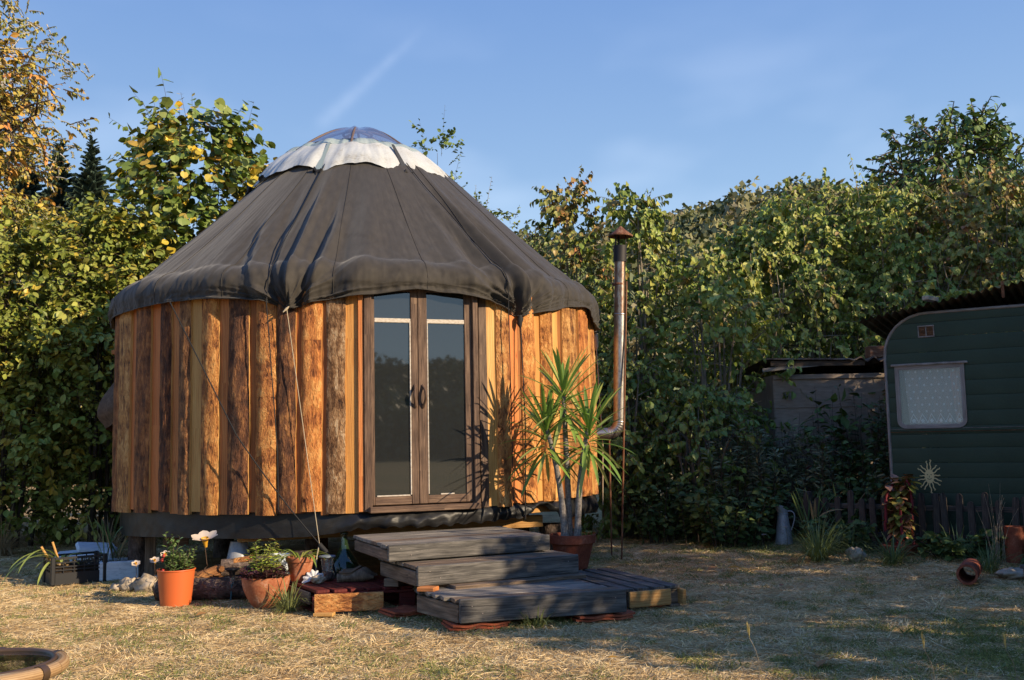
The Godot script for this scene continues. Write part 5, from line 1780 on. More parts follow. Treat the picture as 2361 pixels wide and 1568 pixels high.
# tall herbs and self-sown plants under the lilacs
func weeds() -> void:
	rng.seed = 99
	var i := 0
	for q in [[2.05, -12.5, 1.0, 0], [2.55, -12.3, 1.25, 1], [2.85, -12.6, 1.55, 1], [3.1, -12.35, 1.35, 1], [3.45, -12.7, 1.5, 0], [3.9, -12.75, 1.95, 2], [4.35, -12.9, 1.75, 2], [4.7, -12.6, 1.5, 0], [1.7, -12.2, 0.7, 0], [2.95, -12.0, 0.8, 0], [3.6, -12.15, 1.0, 1], [4.05, -12.2, 1.15, 0], [4.95, -12.4, 1.7, 1], [1.45, -12.7, 1.1, 0], [5.0, -13.0, 1.9, 2], [3.3, -12.95, 1.3, 1], [3.75, -12.45, 1.25, 1], [4.2, -12.55, 1.4, 0], [4.55, -12.95, 1.7, 1], [2.2, -12.05, 0.75, 0], [2.65, -11.75, 0.55, 0], [4.45, -11.9, 0.9, 1], [3.95, -11.75, 0.75, 0], [3.5, -11.05, 0.36, 0], [4.38, -10.15, 0.22, 0], [4.85, -9.85, 0.24, 0], [2.35, -11.6, 0.6, 0]]:
		var kind: int = q[3]
		var label: String = ["leafy weed beside the stove pipe's support rods", "waist-high mugwort under the bare lilac stems", "tall feathery mugwort between jug and shed", "feathery mugwort clump standing just behind the zinc jug", "leafy weed at the corner of the shed wall", "tallest elder seedling, in the middle of the shed wall", "elder seedling with few leaves near the shed's wavy eave", "leafy weed between the shed and the iris clumps", "low weed at the foot of the bush under the pipe", "low weed beside the zinc jug", "short mugwort behind the sword-shaped iris leaves", "leafy weed against the shed behind the fence end", "mugwort standing at the caravan's pale corner trim", "leafy weed in front of the low bush under the pipe", "elder seedling squeezed into the shed corner by the caravan", "mugwort leaning on the free corner of the shed", "mugwort before the tallest elder seedling", "wide leafy weed before the shed wall", "mugwort reaching up beside the caravan's corner", "low weed in the grass under the bare lilac stems", "lowest weed at the edge of the lawn", "mugwort just behind the fence pickets", "low weed behind the second iris clump", "low weed between the two iris clumps", "low weed beside the amaranth bowl", "low weed against the pickets near the dry stalks", "low weed before the yarrow flowers"][i]
		var o := thing(["weed", "mugwort", "elder_seedling"][kind], label, "weed", Vector3(q[0], 0, q[1]), 0.0, ["weeds under the lilacs", "mugwort clumps before the shed", "elder seedlings by the shed"][kind])
		var wood := Shape.new()
		var where := []
		var cols := PackedColorArray()
		var pal: Array = [[[C(0.055, 0.09, 0.022), 2.0], [C(0.09, 0.13, 0.034), 2.0]], [[C(0.12, 0.14, 0.07), 2.0], [C(0.17, 0.19, 0.10), 1.5], [C(0.26, 0.22, 0.10), 0.5]], [[C(0.07, 0.12, 0.03), 3.0], [C(0.10, 0.16, 0.04), 2.0], [C(0.30, 0.06, 0.03), 0.06]]][kind]
		for s in [11, 13, 4][kind]:
			var a := rng.randf() * TAU
			var root := Vector3(cos(a), 0, sin(a)) * rnd(0.02, 0.22)
			var top := root + Vector3(cos(a) * rnd(0.05, 0.3), q[2] * rnd(0.75, 1.1), sin(a) * rnd(0.05, 0.3))
			wood.tube(bend(root, root.lerp(top, 0.5) + Vector3(0, 0.1, 0), top, 4), taper(0.007, 0.002, 4), 4, false)
			var m := [26, 85, 24][kind] as int
			for j in m:
				var f := rnd(0.12, 1.0)
				var p := root.lerp(top, f)
				var d := (scatter() * Vector3(1, 0.3, 1)).normalized() + Vector3(0, 0.5 if kind == 1 else 0.0, 0)
				var size: float = [rnd(0.06, 0.11), rnd(0.05, 0.11), rnd(0.12, 0.2)][kind]
				where.append(Transform3D(look(d, Vector3(0, 1, 0.3) + scatter() * 0.4).scaled_local(Vector3(size, size, size)), p + d.normalized() * 0.03))
				cols.append(pick(pal))
		put("stems", wood, M.stem_dark, o)
		copies("foliage", leaf(["heart", "lance", "oval"][kind]), M.leaf_dull, where, cols, o)
		i += 1


# ---------------------------------------------------------------- things in the yard

# a blade of length one along y, bent down by its own weight; three cross-sections
func blade(p: Vector3, dir: Vector3, long: float, wide: float, droop: float, keel := 0.25, steps := 7, twist := 0.0) -> Shape:
	var s := Shape.new()
	add_blade(s, p, dir, long, wide, droop, keel, steps, twist)
	return s


func add_blade(s: Shape, p: Vector3, dir: Vector3, long: float, wide: float, droop: float, keel := 0.25, steps := 7, twist := 0.0) -> void:
	var rows := []
	var q := p
	var d := dir.normalized()
	var flat := Vector3(d.x, 0, d.z)
	flat = flat.normalized() if flat.length() > 0.05 else Vector3.RIGHT
	for i in steps + 1:
		var t := float(i) / steps
		var side := d.cross(Vector3.UP)
		if side.length() < 0.05:
			side = flat.cross(Vector3.UP)
		side = side.normalized().rotated(d, twist * t)
		var nr := side.cross(d).normalized()
		var w := wide * 0.5 * (0.55 + 0.45 * sin(minf(1.0, t * 2.2) * PI * 0.5)) * (1.0 if t < 0.45 else sqrt(maxf(0.0, 1.0 - pow((t - 0.45) / 0.55, 2.0)) * 0.999 + 0.001))
		rows.append([q - side * w + nr * w * keel, q, q + side * w + nr * w * keel])
		q += d * long / steps
		d = (d + Vector3(0, -droop / steps, 0)).normalized()
	var first := s.v.size()
	for r in rows:
		for k in 3:
			s.vert(r[k], Vector2(0.5 * k, 0))
	for i in steps:
		for k in 2:
			var a := first + i * 3 + k
			s.face(a, a + 1, a + 4)
			s.face(a, a + 4, a + 3)


func tinted(c: Color, rough := 0.45, glow := 0.5) -> StandardMaterial3D:
	var m := plain(c.linear_to_srgb(), rough, 0.45)
	m.backlight_enabled = true
	m.backlight = Color(c.r * 2.2, c.g * 2.2, c.b * 2.2).linear_to_srgb() * glow * 1.4
	return m


func clay_pot(o: Node3D, r_top: float, r_low: float, h: float, m: Material, rim := 0.0, y := 0.0) -> void:
	var s := Shape.new()
	var t := at(Vector3(0, y, 0))
	if rim > 0.0:
		var rr := lerpf(r_low, r_top, 1.0 - rim / h)
		s.lathe(t, [[Vector2(0.0, 0.0), Vector2(r_low - 0.006, 0.0), Vector2(r_low, 0.006), Vector2(rr, h - rim)], [Vector2(rr, h - rim), Vector2(r_top - 0.003, h - rim), Vector2(r_top, h - rim + 0.005), Vector2(r_top + 0.004, h - 0.008), Vector2(r_top, h), Vector2(r_top - 0.014, h), Vector2(r_top - 0.018, h - 0.01), Vector2(r_top - 0.03, h - rim - 0.02)]], 36)
	else:
		s.lathe(t, [[Vector2(0.0, 0.0), Vector2(r_low - 0.006, 0.0), Vector2(r_low, 0.006), Vector2(r_top, h - 0.012)], [Vector2(r_top, h - 0.012), Vector2(r_top + 0.006, h - 0.010), Vector2(r_top + 0.007, h - 0.002), Vector2(r_top, h), Vector2(r_top - 0.007, h), Vector2(r_top - 0.012, h - 0.06)]], 36)
	put("pot", s, m, o)
	var e := Shape.new()
	e.lathe(t, [[Vector2(r_top - 0.012, h - 0.035), Vector2(r_top * 0.5, h - 0.02), Vector2(0.0, h - 0.022)]], 24)
	put("soil", e, M.soil, o)


# leafy herb stems rising out of a pot, drawn as one plant
func herb(o: Node3D, called: String, center: Vector3, spread: float, stems: int, h0: float, h1: float, kind: String, size: float, per: int, pal: Array, flat := 0.4, lean := 0.25) -> void:
	var wood := Shape.new()
	var where := []
	var cols := PackedColorArray()
	for i in stems:
		var a := rng.randf() * TAU
		var rr := spread * sqrt(rng.randf())
		var root := center + Vector3(cos(a) * rr, 0, sin(a) * rr)
		var tall := rnd(h0, h1)
		var top := root + Vector3(cos(a) * lean * tall * rnd(0.2, 1.0), tall, sin(a) * lean * tall * rnd(0.2, 1.0))
		wood.tube([root, root.lerp(top, 0.5) + Vector3(0, 0.01, 0), top], [0.0028, 0.002, 0.001], 4, false)
		for j in per:
			var f := (j + 0.8) / per
			var turn := j * 2.4 + a
			var d := Vector3(cos(turn), flat + 0.5 * f, sin(turn)).normalized()
			var s := size * (1.1 - 0.5 * f) * rnd(0.8, 1.2)
			where.append(Transform3D(look(d, Vector3.UP + scatter() * 0.25).scaled_local(Vector3(s, s, s)), root.lerp(top, 0.12 + 0.88 * f)))
			cols.append(pick(pal))
	put("stems", wood, M.stem_dark, o)
	copies(called, leaf(kind), M.leaf, where, cols, o)


func stone_shape(r: Vector3, seed_: int, rough := 0.25) -> Shape:
	var n := grain_noise(seed_, 2)
	var s := Shape.new()
	s.sheet(18, 10, func(u: float, v: float) -> Vector3:
		var a := u * TAU
		var b := (v - 0.5) * PI
		var d := Vector3(cos(a) * cos(b), sin(b), -sin(a) * cos(b))
		var k := 1.0 + rough * n.get_noise_3d(d.x * 1.6, d.y * 1.6, d.z * 1.6) * 2.0
		return d * k * r, true, Vector2(1, 0.5))
	return s


func build_yard_things() -> void:
	rng.seed = 404
	yucca()
	# bright orange plastic pot with a small rose
	var o := thing("potted_rose", "small leafy rose in a bright orange plastic pot", "potted plant", Vector3(-2.73, 0.0, -8.14))
	clay_pot(o, 0.145, 0.118, 0.285, M.orange_plastic)
	herb(o, "foliage", Vector3(0.02, 0.26, 0), 0.10, 40, 0.06, 0.19, "oval", 0.048, 9, [[C(0.13, 0.20, 0.06), 3.0], [C(0.18, 0.26, 0.09), 2.0], [C(0.09, 0.14, 0.04), 2.0]], 0.3, 0.5)
	herb(o, "foliage", Vector3(-0.045, 0.26, 0), 0.03, 8, 0.22, 0.33, "oval", 0.06, 10, [[C(0.13, 0.21, 0.06), 3.0], [C(0.18, 0.27, 0.09), 2.0]], 0.3, 0.2)
	for p in [Vector3(-0.10, 0.36, 0.04), Vector3(-0.085, 0.395, 0.05), Vector3(-0.075, 0.28, 0.09)]:
		var s := stone_shape(Vector3(0.012, 0.014, 0.012), 5, 0.3)
		var b := put("rose_bud", s, M.red_flower, o)
		b.position = p
	# shallow clay bowl with mint and a purple herb
	o = thing("potted_herbs", "terracotta bowl of yellow-green mint and dark purple leaves", "potted plant", Vector3(-1.97, 0.0, -7.98))
	var s := Shape.new()
	var prof := []
	for i in 13:
		var t := i / 12.0
		prof.append(Vector2(lerpf(0.098, 0.186, pow(sin(t * PI * 0.5), 0.85)), 0.005 + 0.225 * t))
	s.lathe(Transform3D.IDENTITY, [[Vector2(0, 0.0), Vector2(0.096, 0.0), prof[0]] , prof, [prof[-1], Vector2(0.182, 0.236), Vector2(0.170, 0.234), Vector2(0.165, 0.17)]], 40)
	put("bowl", s, M.terracotta, o)
	s = Shape.new()
	s.lathe(at(Vector3(0, 0.20, 0)), [[Vector2(0.168, 0.0), Vector2(0.08, 0.015), Vector2(0, 0.012)]], 24)
	put("soil", s, M.soil, o)
	herb(o, "mint_leaves", Vector3(-0.01, 0.21, -0.03), 0.12, 30, 0.15, 0.30, "lance", 0.078, 18, [[C(0.34, 0.40, 0.07), 3.0], [C(0.24, 0.32, 0.05), 2.0], [C(0.46, 0.42, 0.09), 1.2]], 0.15, 0.15)
	herb(o, "purple_leaves", Vector3(0, 0.215, 0.03), 0.155, 90, 0.04, 0.10, "oval", 0.048, 7, [[C(0.055, 0.02, 0.025), 3.0], [C(0.09, 0.032, 0.036), 2.0], [C(0.13, 0.06, 0.05), 0.7]], 0.3, 0.6)
	# clay pot with strappy leaves on the red pallet
	o = thing("potted_lily", "terracotta flower pot of strappy leaves on the red pallet", "potted plant", Vector3(-1.735, 0.17, -8.14))
	clay_pot(o, 0.113, 0.072, 0.195, M.terracotta, 0.042)
	var mg := [tinted(C(0.22, 0.30, 0.05)), tinted(C(0.34, 0.36, 0.07)), tinted(C(0.15, 0.21, 0.035))]
	for i in 22:
		var a := rng.randf() * TAU
		var b := blade(Vector3(cos(a) * 0.03, 0.175, sin(a) * 0.03), Vector3(cos(a), rnd(0.5, 1.1), sin(a)), rnd(0.14, 0.30), rnd(0.012, 0.02), rnd(1.2, 2.4))
		put("leaf", b, mg[i % 3], o)
	# white jug behind the herbs
	o = thing("enamel_jug", "chipped white enamel jug behind the bowl of mint", "jug", Vector3(-1.97, 0.0, -8.42), 0.3)
	s = Shape.new()
	s.lathe(at(Vector3(0, 0.14, 0)), [[Vector2(0, 0), Vector2(0.075, 0.0), Vector2(0.078, 0.01), Vector2(0.070, 0.16), Vector2(0.086, 0.215)], [Vector2(0.086, 0.215), Vector2(0.081, 0.215), Vector2(0.065, 0.16), Vector2(0.07, 0.02)]], 32)
	put("body", s, M.enamel, o)
	s = Shape.new()
	s.tube(bend(Vector3(0.082, 0.34, 0), Vector3(0.17, 0.28, 0), Vector3(0.076, 0.19, 0), 8), [0.008], 6)
	put("handle", s, M.enamel, o)
	s = stone_shape(Vector3(0.1, 0.075, 0.1), 77, 0.1)
	var foot := put("flat_stone", s, M.stone)
	foot.position = Vector3(-1.97, 0.07, -8.42)
	tag(foot, "flat stone carrying the white enamel jug", "stone")
	# demijohn, glass lantern, clogs and stones
	o = thing("demijohn", "big round green glass bottle standing behind the clogs", "bottle", Vector3(-1.47, 0.05, -8.66))
	prof = [Vector2(0, 0), Vector2(0.10, 0.004), Vector2(0.135, 0.05), Vector2(0.145, 0.11), Vector2(0.128, 0.18), Vector2(0.085, 0.25), Vector2(0.045, 0.305), Vector2(0.030, 0.36), Vector2(0.028, 0.43)]
	s = Shape.new()
	s.lathe(Transform3D.IDENTITY, [prof, [Vector2(0.028, 0.43), Vector2(0.036, 0.432), Vector2(0.036, 0.452), Vector2(0.026, 0.455), Vector2(0.022, 0.43)]], 40)
	put("bottle", s, M.bottle_glass, o)
	s = Shape.new()
	s.lathe(Transform3D.IDENTITY, [[Vector2(0, -0.05), Vector2(0.12, -0.05), Vector2(0.12, 0.0), Vector2(0, 0.002)]], 20)
	tag(put("stone_pad", s, M.stone), "grey stone pad under the green demijohn", "stone").set("position", Vector3(-1.47, 0.05, -8.66))
	o = thing("glass_lantern", "tall narrow glass jar with a grey lid and sand inside", "jar", Vector3(-1.545, 0.168, -8.28))
	s = Shape.new()
	s.lathe(Transform3D.IDENTITY, [[Vector2(0, 0.003), Vector2(0.032, 0.003), Vector2(0.035, 0.012), Vector2(0.053, 0.165)]], 32)
	put("glass", s, M.jar_glass, o)
	s = Shape.new()
	s.lathe(Transform3D.IDENTITY, [[Vector2(0, 0.006), Vector2(0.031, 0.006), Vector2(0.036, 0.045)], [Vector2(0.036, 0.045), Vector2(0, 0.040)]], 24)
	put("sand_fill", s, M.sand, o)
	s = Shape.new()
	s.lathe(Transform3D.IDENTITY, [[Vector2(0.052, 0.166), Vector2(0.068, 0.168), Vector2(0.070, 0.176), Vector2(0.066, 0.182), Vector2(0.0, 0.188)], [Vector2(0.0, 0.165), Vector2(0.052, 0.166)]], 32)
	put("lid", s, M.blue_grey, o)
	clog(Vector3(-1.42, 0.168, -8.02), 0.12, "old wooden clog closer to the pallet's stained front board")
	clog(Vector3(-1.41, 0.168, -8.15), 0.20, "old wooden clog between its twin and the green bottle")
	var shell := Shape.new()
	shell.sheet(40, 10, func(u: float, v: float) -> Vector3:
		var a := (u - 0.5) * PI * 1.15
		var r := 0.085 * v * (1.0 + 0.10 * sin(u * 44.0) * v + 0.05 * sin(u * 17.0))
		return Vector3(sin(a) * r, 0.01 + cos(a) * r * 0.95 + 0.012, 0.03 * (1.0 - v * v) + 0.006 * cos(u * 44.0) * v), false, Vector2.ONE, true)
	o = tag(put("fossil_shell", shell, M.white_stone), "fan shaped white fossil shell leaning on the clay pot", "shell") as Node3D
	o.transform = turned(Vector3(-1.60, 0.163, -8.02), 0.25, -0.35, 0.0)
	for q in [[Vector3(-1.56, 0.198, -7.98), Vector3(0.055, 0.032, 0.045), "stone", "lumpy tan stone between the white shell and the clogs"], [Vector3(-1.50, 0.200, -8.12), Vector3(0.040, 0.034, 0.035), "bark", "dark lumpy stone touching the clogs"]]:
		s = stone_shape(q[1], int(q[0].x * -1000.0), 0.35)
		o = tag(put("stone", s, M[q[2]]), q[3], "stone") as Node3D
		o.position = q[0]
	crate_and_boxes()
	logs_and_flowers()
	table()
	# burlap draped over a peg on the shaded side of the yurt
	o = thing("burlap_sack", "brown burlap sack hanging on the shaded side of the yurt", "sack", Vector3(-4.32, 0, -11.20))
	s = Shape.new()
	s.sheet(30, 16, func(u: float, v: float) -> Vector3:
		var a := (u - 0.5) * PI
		var w := 0.06 + 0.30 * smoothstep(0.0, 0.75, v) - 0.10 * smoothstep(0.8, 1.0, v)
		return Vector3(-cos(a) * w * (0.75 + 0.1 * sin(u * 19.0 + v * 3.0)), 2.20 - 0.72 * v - 0.05 * sin(u * 5.0), sin(a) * w + 0.02 * sin(u * 13.0)), false, Vector2(2, 2))
	put("cloth", s, M.burlap, o)
	board("peg", turned(Vector3(-0.02, 2.35, 0.06), 0.0, 0.0, 0.15), Vector3(0.30, 0.05, 0.04), M.pine_orange, o)


func clog(p: Vector3, turn: float, label: String) -> void:
	var o := thing("wooden_clog", label, "shoe", p, turn, "pair of wooden clogs")
	var s := Shape.new()
	# length along x from heel (0) to toe (0.29)
	var n := grain_noise(12, 2)
	var body := func(u: float, v: float) -> Vector3:
		var x := v * 0.29
		var wide := 0.050 * pow(sin(clampf(0.10 + v * 0.86, 0.0, 1.0) * PI), 0.45) * (0.86 + 0.2 * v)
		var high := 0.068 + 0.030 * smoothstep(0.30, 0.62, v) - 0.055 * smoothstep(0.66, 1.0, v)
		var low := 0.020 * smoothstep(0.70, 1.0, v)
		var a := u * TAU
		var y := lerpf(low, high, 0.5 - 0.5 * cos(a))
		return Vector3(x + 0.004 * n.get_noise_2d(u * 5.0, v * 6.0), y, sin(a) * wide * (1.0 if y > 0.02 else 0.85))
	s.sheet(24, 18, body, true, Vector2(1, 1), true)
	var kept := PackedInt32Array()
	for i in range(0, s.idx.size(), 3):
		var mid := (s.v[s.idx[i]] + s.v[s.idx[i + 1]] + s.v[s.idx[i + 2]]) / 3.0
		if mid.y < 0.045 or pow((mid.x - 0.092) / 0.072, 2.0) + pow(mid.z / 0.036, 2.0) > 1.0:
			kept.append_array(s.idx.slice(i, i + 3))
	s.idx = kept
	put("shell", s, M.grey_brown, o)
	var r := Shape.new()
	var pts := []
	for i in 25:
		var a := TAU * i / 24.0
		pts.append(Vector3(0.092 + 0.072 * cos(a), 0.073 + 0.024 * smoothstep(0.10, 0.165, 0.092 + 0.072 * cos(a)) + 0.006, sin(a) * 0.036))
	r.tube(pts, [0.006], 6, false)
	put("rim", r, M.grey_brown, o)
	# hollow for the foot
	var h := Shape.new()
	h.sheet(24, 5, func(u: float, v: float) -> Vector3:
		var a := u * TAU
		var k := cos(v * PI * 0.5)
		var edge: Vector3 = pts[mini(int(u * 24.0 + 0.01), 24)]
		return Vector3(0.092 + 0.072 * cos(a) * k, edge.y - 0.06 * sin(v * PI * 0.5), sin(a) * 0.036 * k), true, Vector2.ONE)
	put("hollow", h, M.grey_brown, o)


func yucca() -> void:
	var o := thing("potted_yucca", "yucca with three trunks in a big terracotta pot beside the steps", "potted plant", Vector3(0.482, 0.16, -8.66))
	clay_pot(o, 0.198, 0.125, 0.29, M.terracotta_dark, 0.075)
	var heads := [[Vector3(-0.205, 1.215, 0.0), Vector3(-0.065, 0.27, 0.03)], [Vector3(-0.045, 1.53, -0.03), Vector3(-0.02, 0.27, -0.04)], [Vector3(0.165, 1.215, 0.02), Vector3(0.045, 0.27, 0.02)]]
	var mats := [tinted(C(0.15, 0.25, 0.04), 0.4), tinted(C(0.21, 0.31, 0.06), 0.4), tinted(C(0.32, 0.36, 0.10), 0.4), tinted(C(0.10, 0.18, 0.035), 0.4)]
	var k := 0
	for h in heads:
		var top: Vector3 = h[0]
		var foot: Vector3 = h[1]
		var s := Shape.new()
		var pts := bend(foot, foot + Vector3((top.x - foot.x) * 0.15, 0.55, 0), top, 14)
		var rad := []
		for i in 15:
			rad.append(lerpf(0.030, 0.018, i / 14.0) * (1.25 if i == 0 else 1.0) * (1.0 + 0.05 * (i % 2)))
		s.tube(pts, rad, 10, false, Vector2(1, 1))
		var trunk := put("trunk", s, M.yucca_stem, o)
		for i in 46:
			var f := i / 45.0
			var a := i * 2.399 + k
			# the oldest leaves hang from lower on the trunk, the youngest stand up in the middle
			var p := top + Vector3(0, lerpf(-0.26, 0.03, f), 0)
			var lift := lerpf(-0.75, 2.2, pow(f, 1.2)) + rnd(-0.15, 0.15)
			var d := Vector3(cos(a), lift, sin(a)).normalized()
			var b := blade(p + Vector3(cos(a), 0, sin(a)) * 0.012, d, rnd(0.36, 0.50) * (0.8 if f > 0.9 else 1.0), rnd(0.030, 0.042), rnd(0.25, 0.95) * (1.25 - f), 0.45, 8)
			put("leaf", b, mats[(i * 7 + k) % 4], o)
		k += 1
	var where := []
	var cols := PackedColorArray()
	for i in 70:
		where.append(Transform3D(look(Vector3(rnd(-1, 1), rnd(0.1, 1), rnd(-1, 1)), Vector3.UP).scaled_local(Vector3.ONE * rnd(0.018, 0.03)), Vector3(0.12 + rnd(-0.05, 0.06), 0.275 + rnd(0, 0.035), 0.06 + rnd(-0.06, 0.06))))
		cols.append(pick([[C(0.12, 0.15, 0.03), 2.0], [C(0.22, 0.16, 0.03), 1.0]]))
	copies("stonecrop", leaf("tiny"), M.leaf, where, cols, o)


func crate_and_boxes() -> void:
	# black plastic crate: solid foot, lattice above, thick corner posts
	var o := thing("plastic_crate", "black plastic lattice crate holding a strappy green plant", "crate", Vector3(-4.40, 0, -9.55), 0.62)
	var w := 0.46
	var d := 0.34
	var h := 0.26
	for q in [[Vector3(w * 0.5, 0, d * 0.5), 0.0], [Vector3(w * 0.5, 0, -d * 0.5), PI], [Vector3(0, 0, 0), -PI / 2], [Vector3(w, 0, 0), PI / 2]]:
		var side := Node3D.new()
		side.name = "side"
		side.position = q[0]
		side.rotation.y = q[1]
		o.add_child(side, true)
		var l: float = w if absf(sin(q[1])) < 0.5 else d
		board("solid_panel", at(Vector3(0, 0.055, 0)), Vector3(l, 0.11, 0.008), M.black_plastic, side, 0.002)
		for y in [0.135, 0.165, 0.205, 0.245]:
			board("bar", at(Vector3(0, y, 0)), Vector3(l, 0.012 if y < 0.24 else 0.022, 0.010), M.black_plastic, side, 0.002)
		var n := 5 if l > 0.4 else 4
		for i in range(1, n):
			board("bar", at(Vector3((float(i) / n - 0.5) * l, 0.18, 0.001), Basis(Vector3.BACK, PI / 2)), Vector3(0.15, 0.009, 0.010), M.black_plastic, side, 0.002)
	for x in [0.0, w]:
		for z in [-d * 0.5, d * 0.5]:
			board("corner_post", at(Vector3(x, h * 0.5, z), Basis(Vector3.BACK, PI / 2)), Vector3(h, 0.042, 0.042), M.black_plastic, o, 0.008)
	board("base", at(Vector3(w * 0.5, 0.012, 0)), Vector3(w, 0.016, d), M.black_plastic, o)
	board("soil", at(Vector3(w * 0.5, 0.10, 0)), Vector3(w - 0.03, 0.14, d - 0.03), M.soil, o, 0.01)
	var mats := [tinted(C(0.40, 0.46, 0.11)), tinted(C(0.28, 0.34, 0.07))]
	for q in [[-2.7, 1.1, 0.62, 2.0], [-2.9, 0.9, 0.70, 2.5], [-2.5, 1.5, 0.66, 2.6], [-2.3, 0.7, 0.48, 2.4], [-3.2, 1.3, 0.52, 2.8], [2.6, 1.0, 0.3, 2.4], [0.3, 1.5, 0.26, 1.8], [1.2, 1.3, 0.25, 1.8], [-0.9, 1.1, 0.24, 2.0], [2.0, 1.2, 0.3, 2.6]]:
		var b := blade(Vector3(0.10, 0.17, 0.02), Vector3(cos(q[0]), q[1], -sin(q[0])), q[2], 0.030, q[3], 0.3, 10)
		put("leaf", b, mats[rng.randi() % 2], o)
	for q in [[Vector3(0.03, 0.17, -0.02), Vector3(-0.07, 0.35, -0.02)], [Vector3(0.09, 0.17, 0.02), Vector3(0.02, 0.39, 0.02)]]:
		var s := Shape.new()
		s.tube([q[0], q[1]], [0.011, 0.011], 7)
		put("cut_stick", s, M.pine_light, o)
	var where := []
	var cols := PackedColorArray()
	for i in 90:
		where.append(Transform3D(look(scatter() + Vector3(0, 0.8, 0), Vector3.UP).scaled_local(Vector3.ONE * rnd(0.03, 0.06)), Vector3(rnd(0.03, w - 0.03), rnd(0.16, 0.20), rnd(-0.13, 0.13))))
		cols.append(pick([[C(0.09, 0.12, 0.03), 1.0], [C(0.25, 0.17, 0.08), 2.0], [C(0.3, 0.24, 0.16), 1.0]]))
	copies("leaf_litter", leaf("oval"), M.leaf_dull, where, cols, o)
	# white foam box with irises
	o = thing("foam_planter", "white foam box planted with iris leaves beside the black crate", "planter", Vector3(-3.86, 0, -9.86), 0.35)
	var s := Shape.new()
	var bw := 0.36
	var bd := 0.30
	for q in [[Vector3(0, 0.09, bd * 0.5), Vector3(bw, 0.18, 0.03), 0.0], [Vector3(0, 0.09, -bd * 0.5), Vector3(bw, 0.18, 0.03), 0.0], [Vector3(-bw * 0.5 + 0.0151, 0.0885, 0), Vector3(bd - 0.031, 0.177, 0.03), PI / 2], [Vector3(bw * 0.5 - 0.0151, 0.0885, 0), Vector3(bd - 0.031, 0.177, 0.03), PI / 2]]:
		s.box(turned(q[0], q[2]), q[1], 0.010)
	put("box", s, M.foam, o)
	s = Shape.new()
	s.box(at(Vector3(0, 0.08, 0)), Vector3(bw - 0.061, 0.155, bd - 0.032), 0.01)
	put("soil", s, M.soil, o)
	iris_fan(o, Vector3(-0.06, 0.15, -0.02), 15, 0.32, 0.58)
	# broken foam tray behind
	o = thing("foam_tray", "broken white foam tray lying in the shade behind the irises", "tray", Vector3(-4.68, 0, -11.0), 0.2)
	s = Shape.new()
	s.box(turned(Vector3(0, 0.08, 0), 0, 0.1, 0.06), Vector3(0.62, 0.14, 0.34), 0.02)
	put("tray", s, M.foam, o)
	s = Shape.new()
	s.box(turned(Vector3(0.1, 0.18, -0.05), 0.3, 0.2, -0.1), Vector3(0.40, 0.06, 0.26), 0.02)
	put("loose_piece", s, M.foam, o)
	# cobbles in a heap
	var k := 0
	for q in [[-3.44, -9.10, 0.11], [-3.28, -9.02, 0.13], [-3.55, -9.22, 0.08], [-3.38, -9.30, 0.09], [-3.18, -9.18, 0.10], [-3.12, -9.00, 0.10], [-3.30, -9.40, 0.07], [-3.02, -8.92, 0.09], [-3.58, -9.06, 0.06], [-3.24, -9.28, 0.08]]:
		s = stone_shape(Vector3(q[2], q[2] * rnd(0.42, 0.7), q[2] * rnd(0.6, 0.9)), 300 + k, 0.22)
		var st := tag(put("cobble", s, M.stone), "rounded tan cobble in the heap beside the orange pot", "stone", "cobbles heaped beside the orange pot") as Node3D
		st.transform = turned(Vector3(q[0], q[2] * (0.3 if k != 3 and k != 6 else 0.55), q[1]), rnd(0, 3), rnd(-0.2, 0.2), rnd(-0.2, 0.2))
		k += 1


func iris_fan(o: Node3D, p: Vector3, count: int, h0: float, h1: float) -> void:
	var mats := [tinted(C(0.09, 0.15, 0.05), 0.55), tinted(C(0.13, 0.19, 0.065), 0.55), tinted(C(0.30, 0.20, 0.085), 0.7)]
	for i in count:
		var a := rnd(-0.5, 0.5) + (PI if i % 2 else 0.0)
		var lean := rnd(0.02, 0.5)
		var b := blade(p + Vector3(rnd(-0.09, 0.09), 0, rnd(-0.06, 0.06)), Vector3(cos(a) * lean, 1.0, sin(a) * lean), rnd(h0, h1), rnd(0.028, 0.042), rnd(0.05, 0.5) if i % 4 else rnd(1.4, 2.4), 0.15, 9, rnd(-0.8, 0.8))
		put("leaf", b, mats[2] if i % 5 == 4 else mats[i % 2], o)


func metal_flower(o: Node3D, p: Vector3, r: float, tilt: float) -> void:
	var head := Node3D.new()
	head.name = "flower"
	head.transform = turned(p, 0.4, tilt, 0.15)
	o.add_child(head, true)
	for i in 6:
		var s := Shape.new()
		s.sheet(6, 6, func(u: float, v: float) -> Vector3:
			var w := r * 0.42 * pow(sin(clampf(v * 0.86 + 0.14, 0.0, 1.0) * PI), 0.55) * (u * 2.0 - 1.0)
			return Vector3(w, r * (0.28 * v + 0.10 * v * v) + absf(w) * 0.15, r * (0.12 + 0.88 * v)), false, Vector2.ONE, true)
		var q := put("petal", s, M.petal, head)
		q.rotation.y = TAU * i / 6.0
	var s := Shape.new()
	s.lathe(Transform3D.IDENTITY, [[Vector2(r * 0.10, -r * 0.52), Vector2(r * 0.14, -r * 0.3), Vector2(r * 0.26, 0.02)]], 14)
	put("cup", s, M.yellow, head)


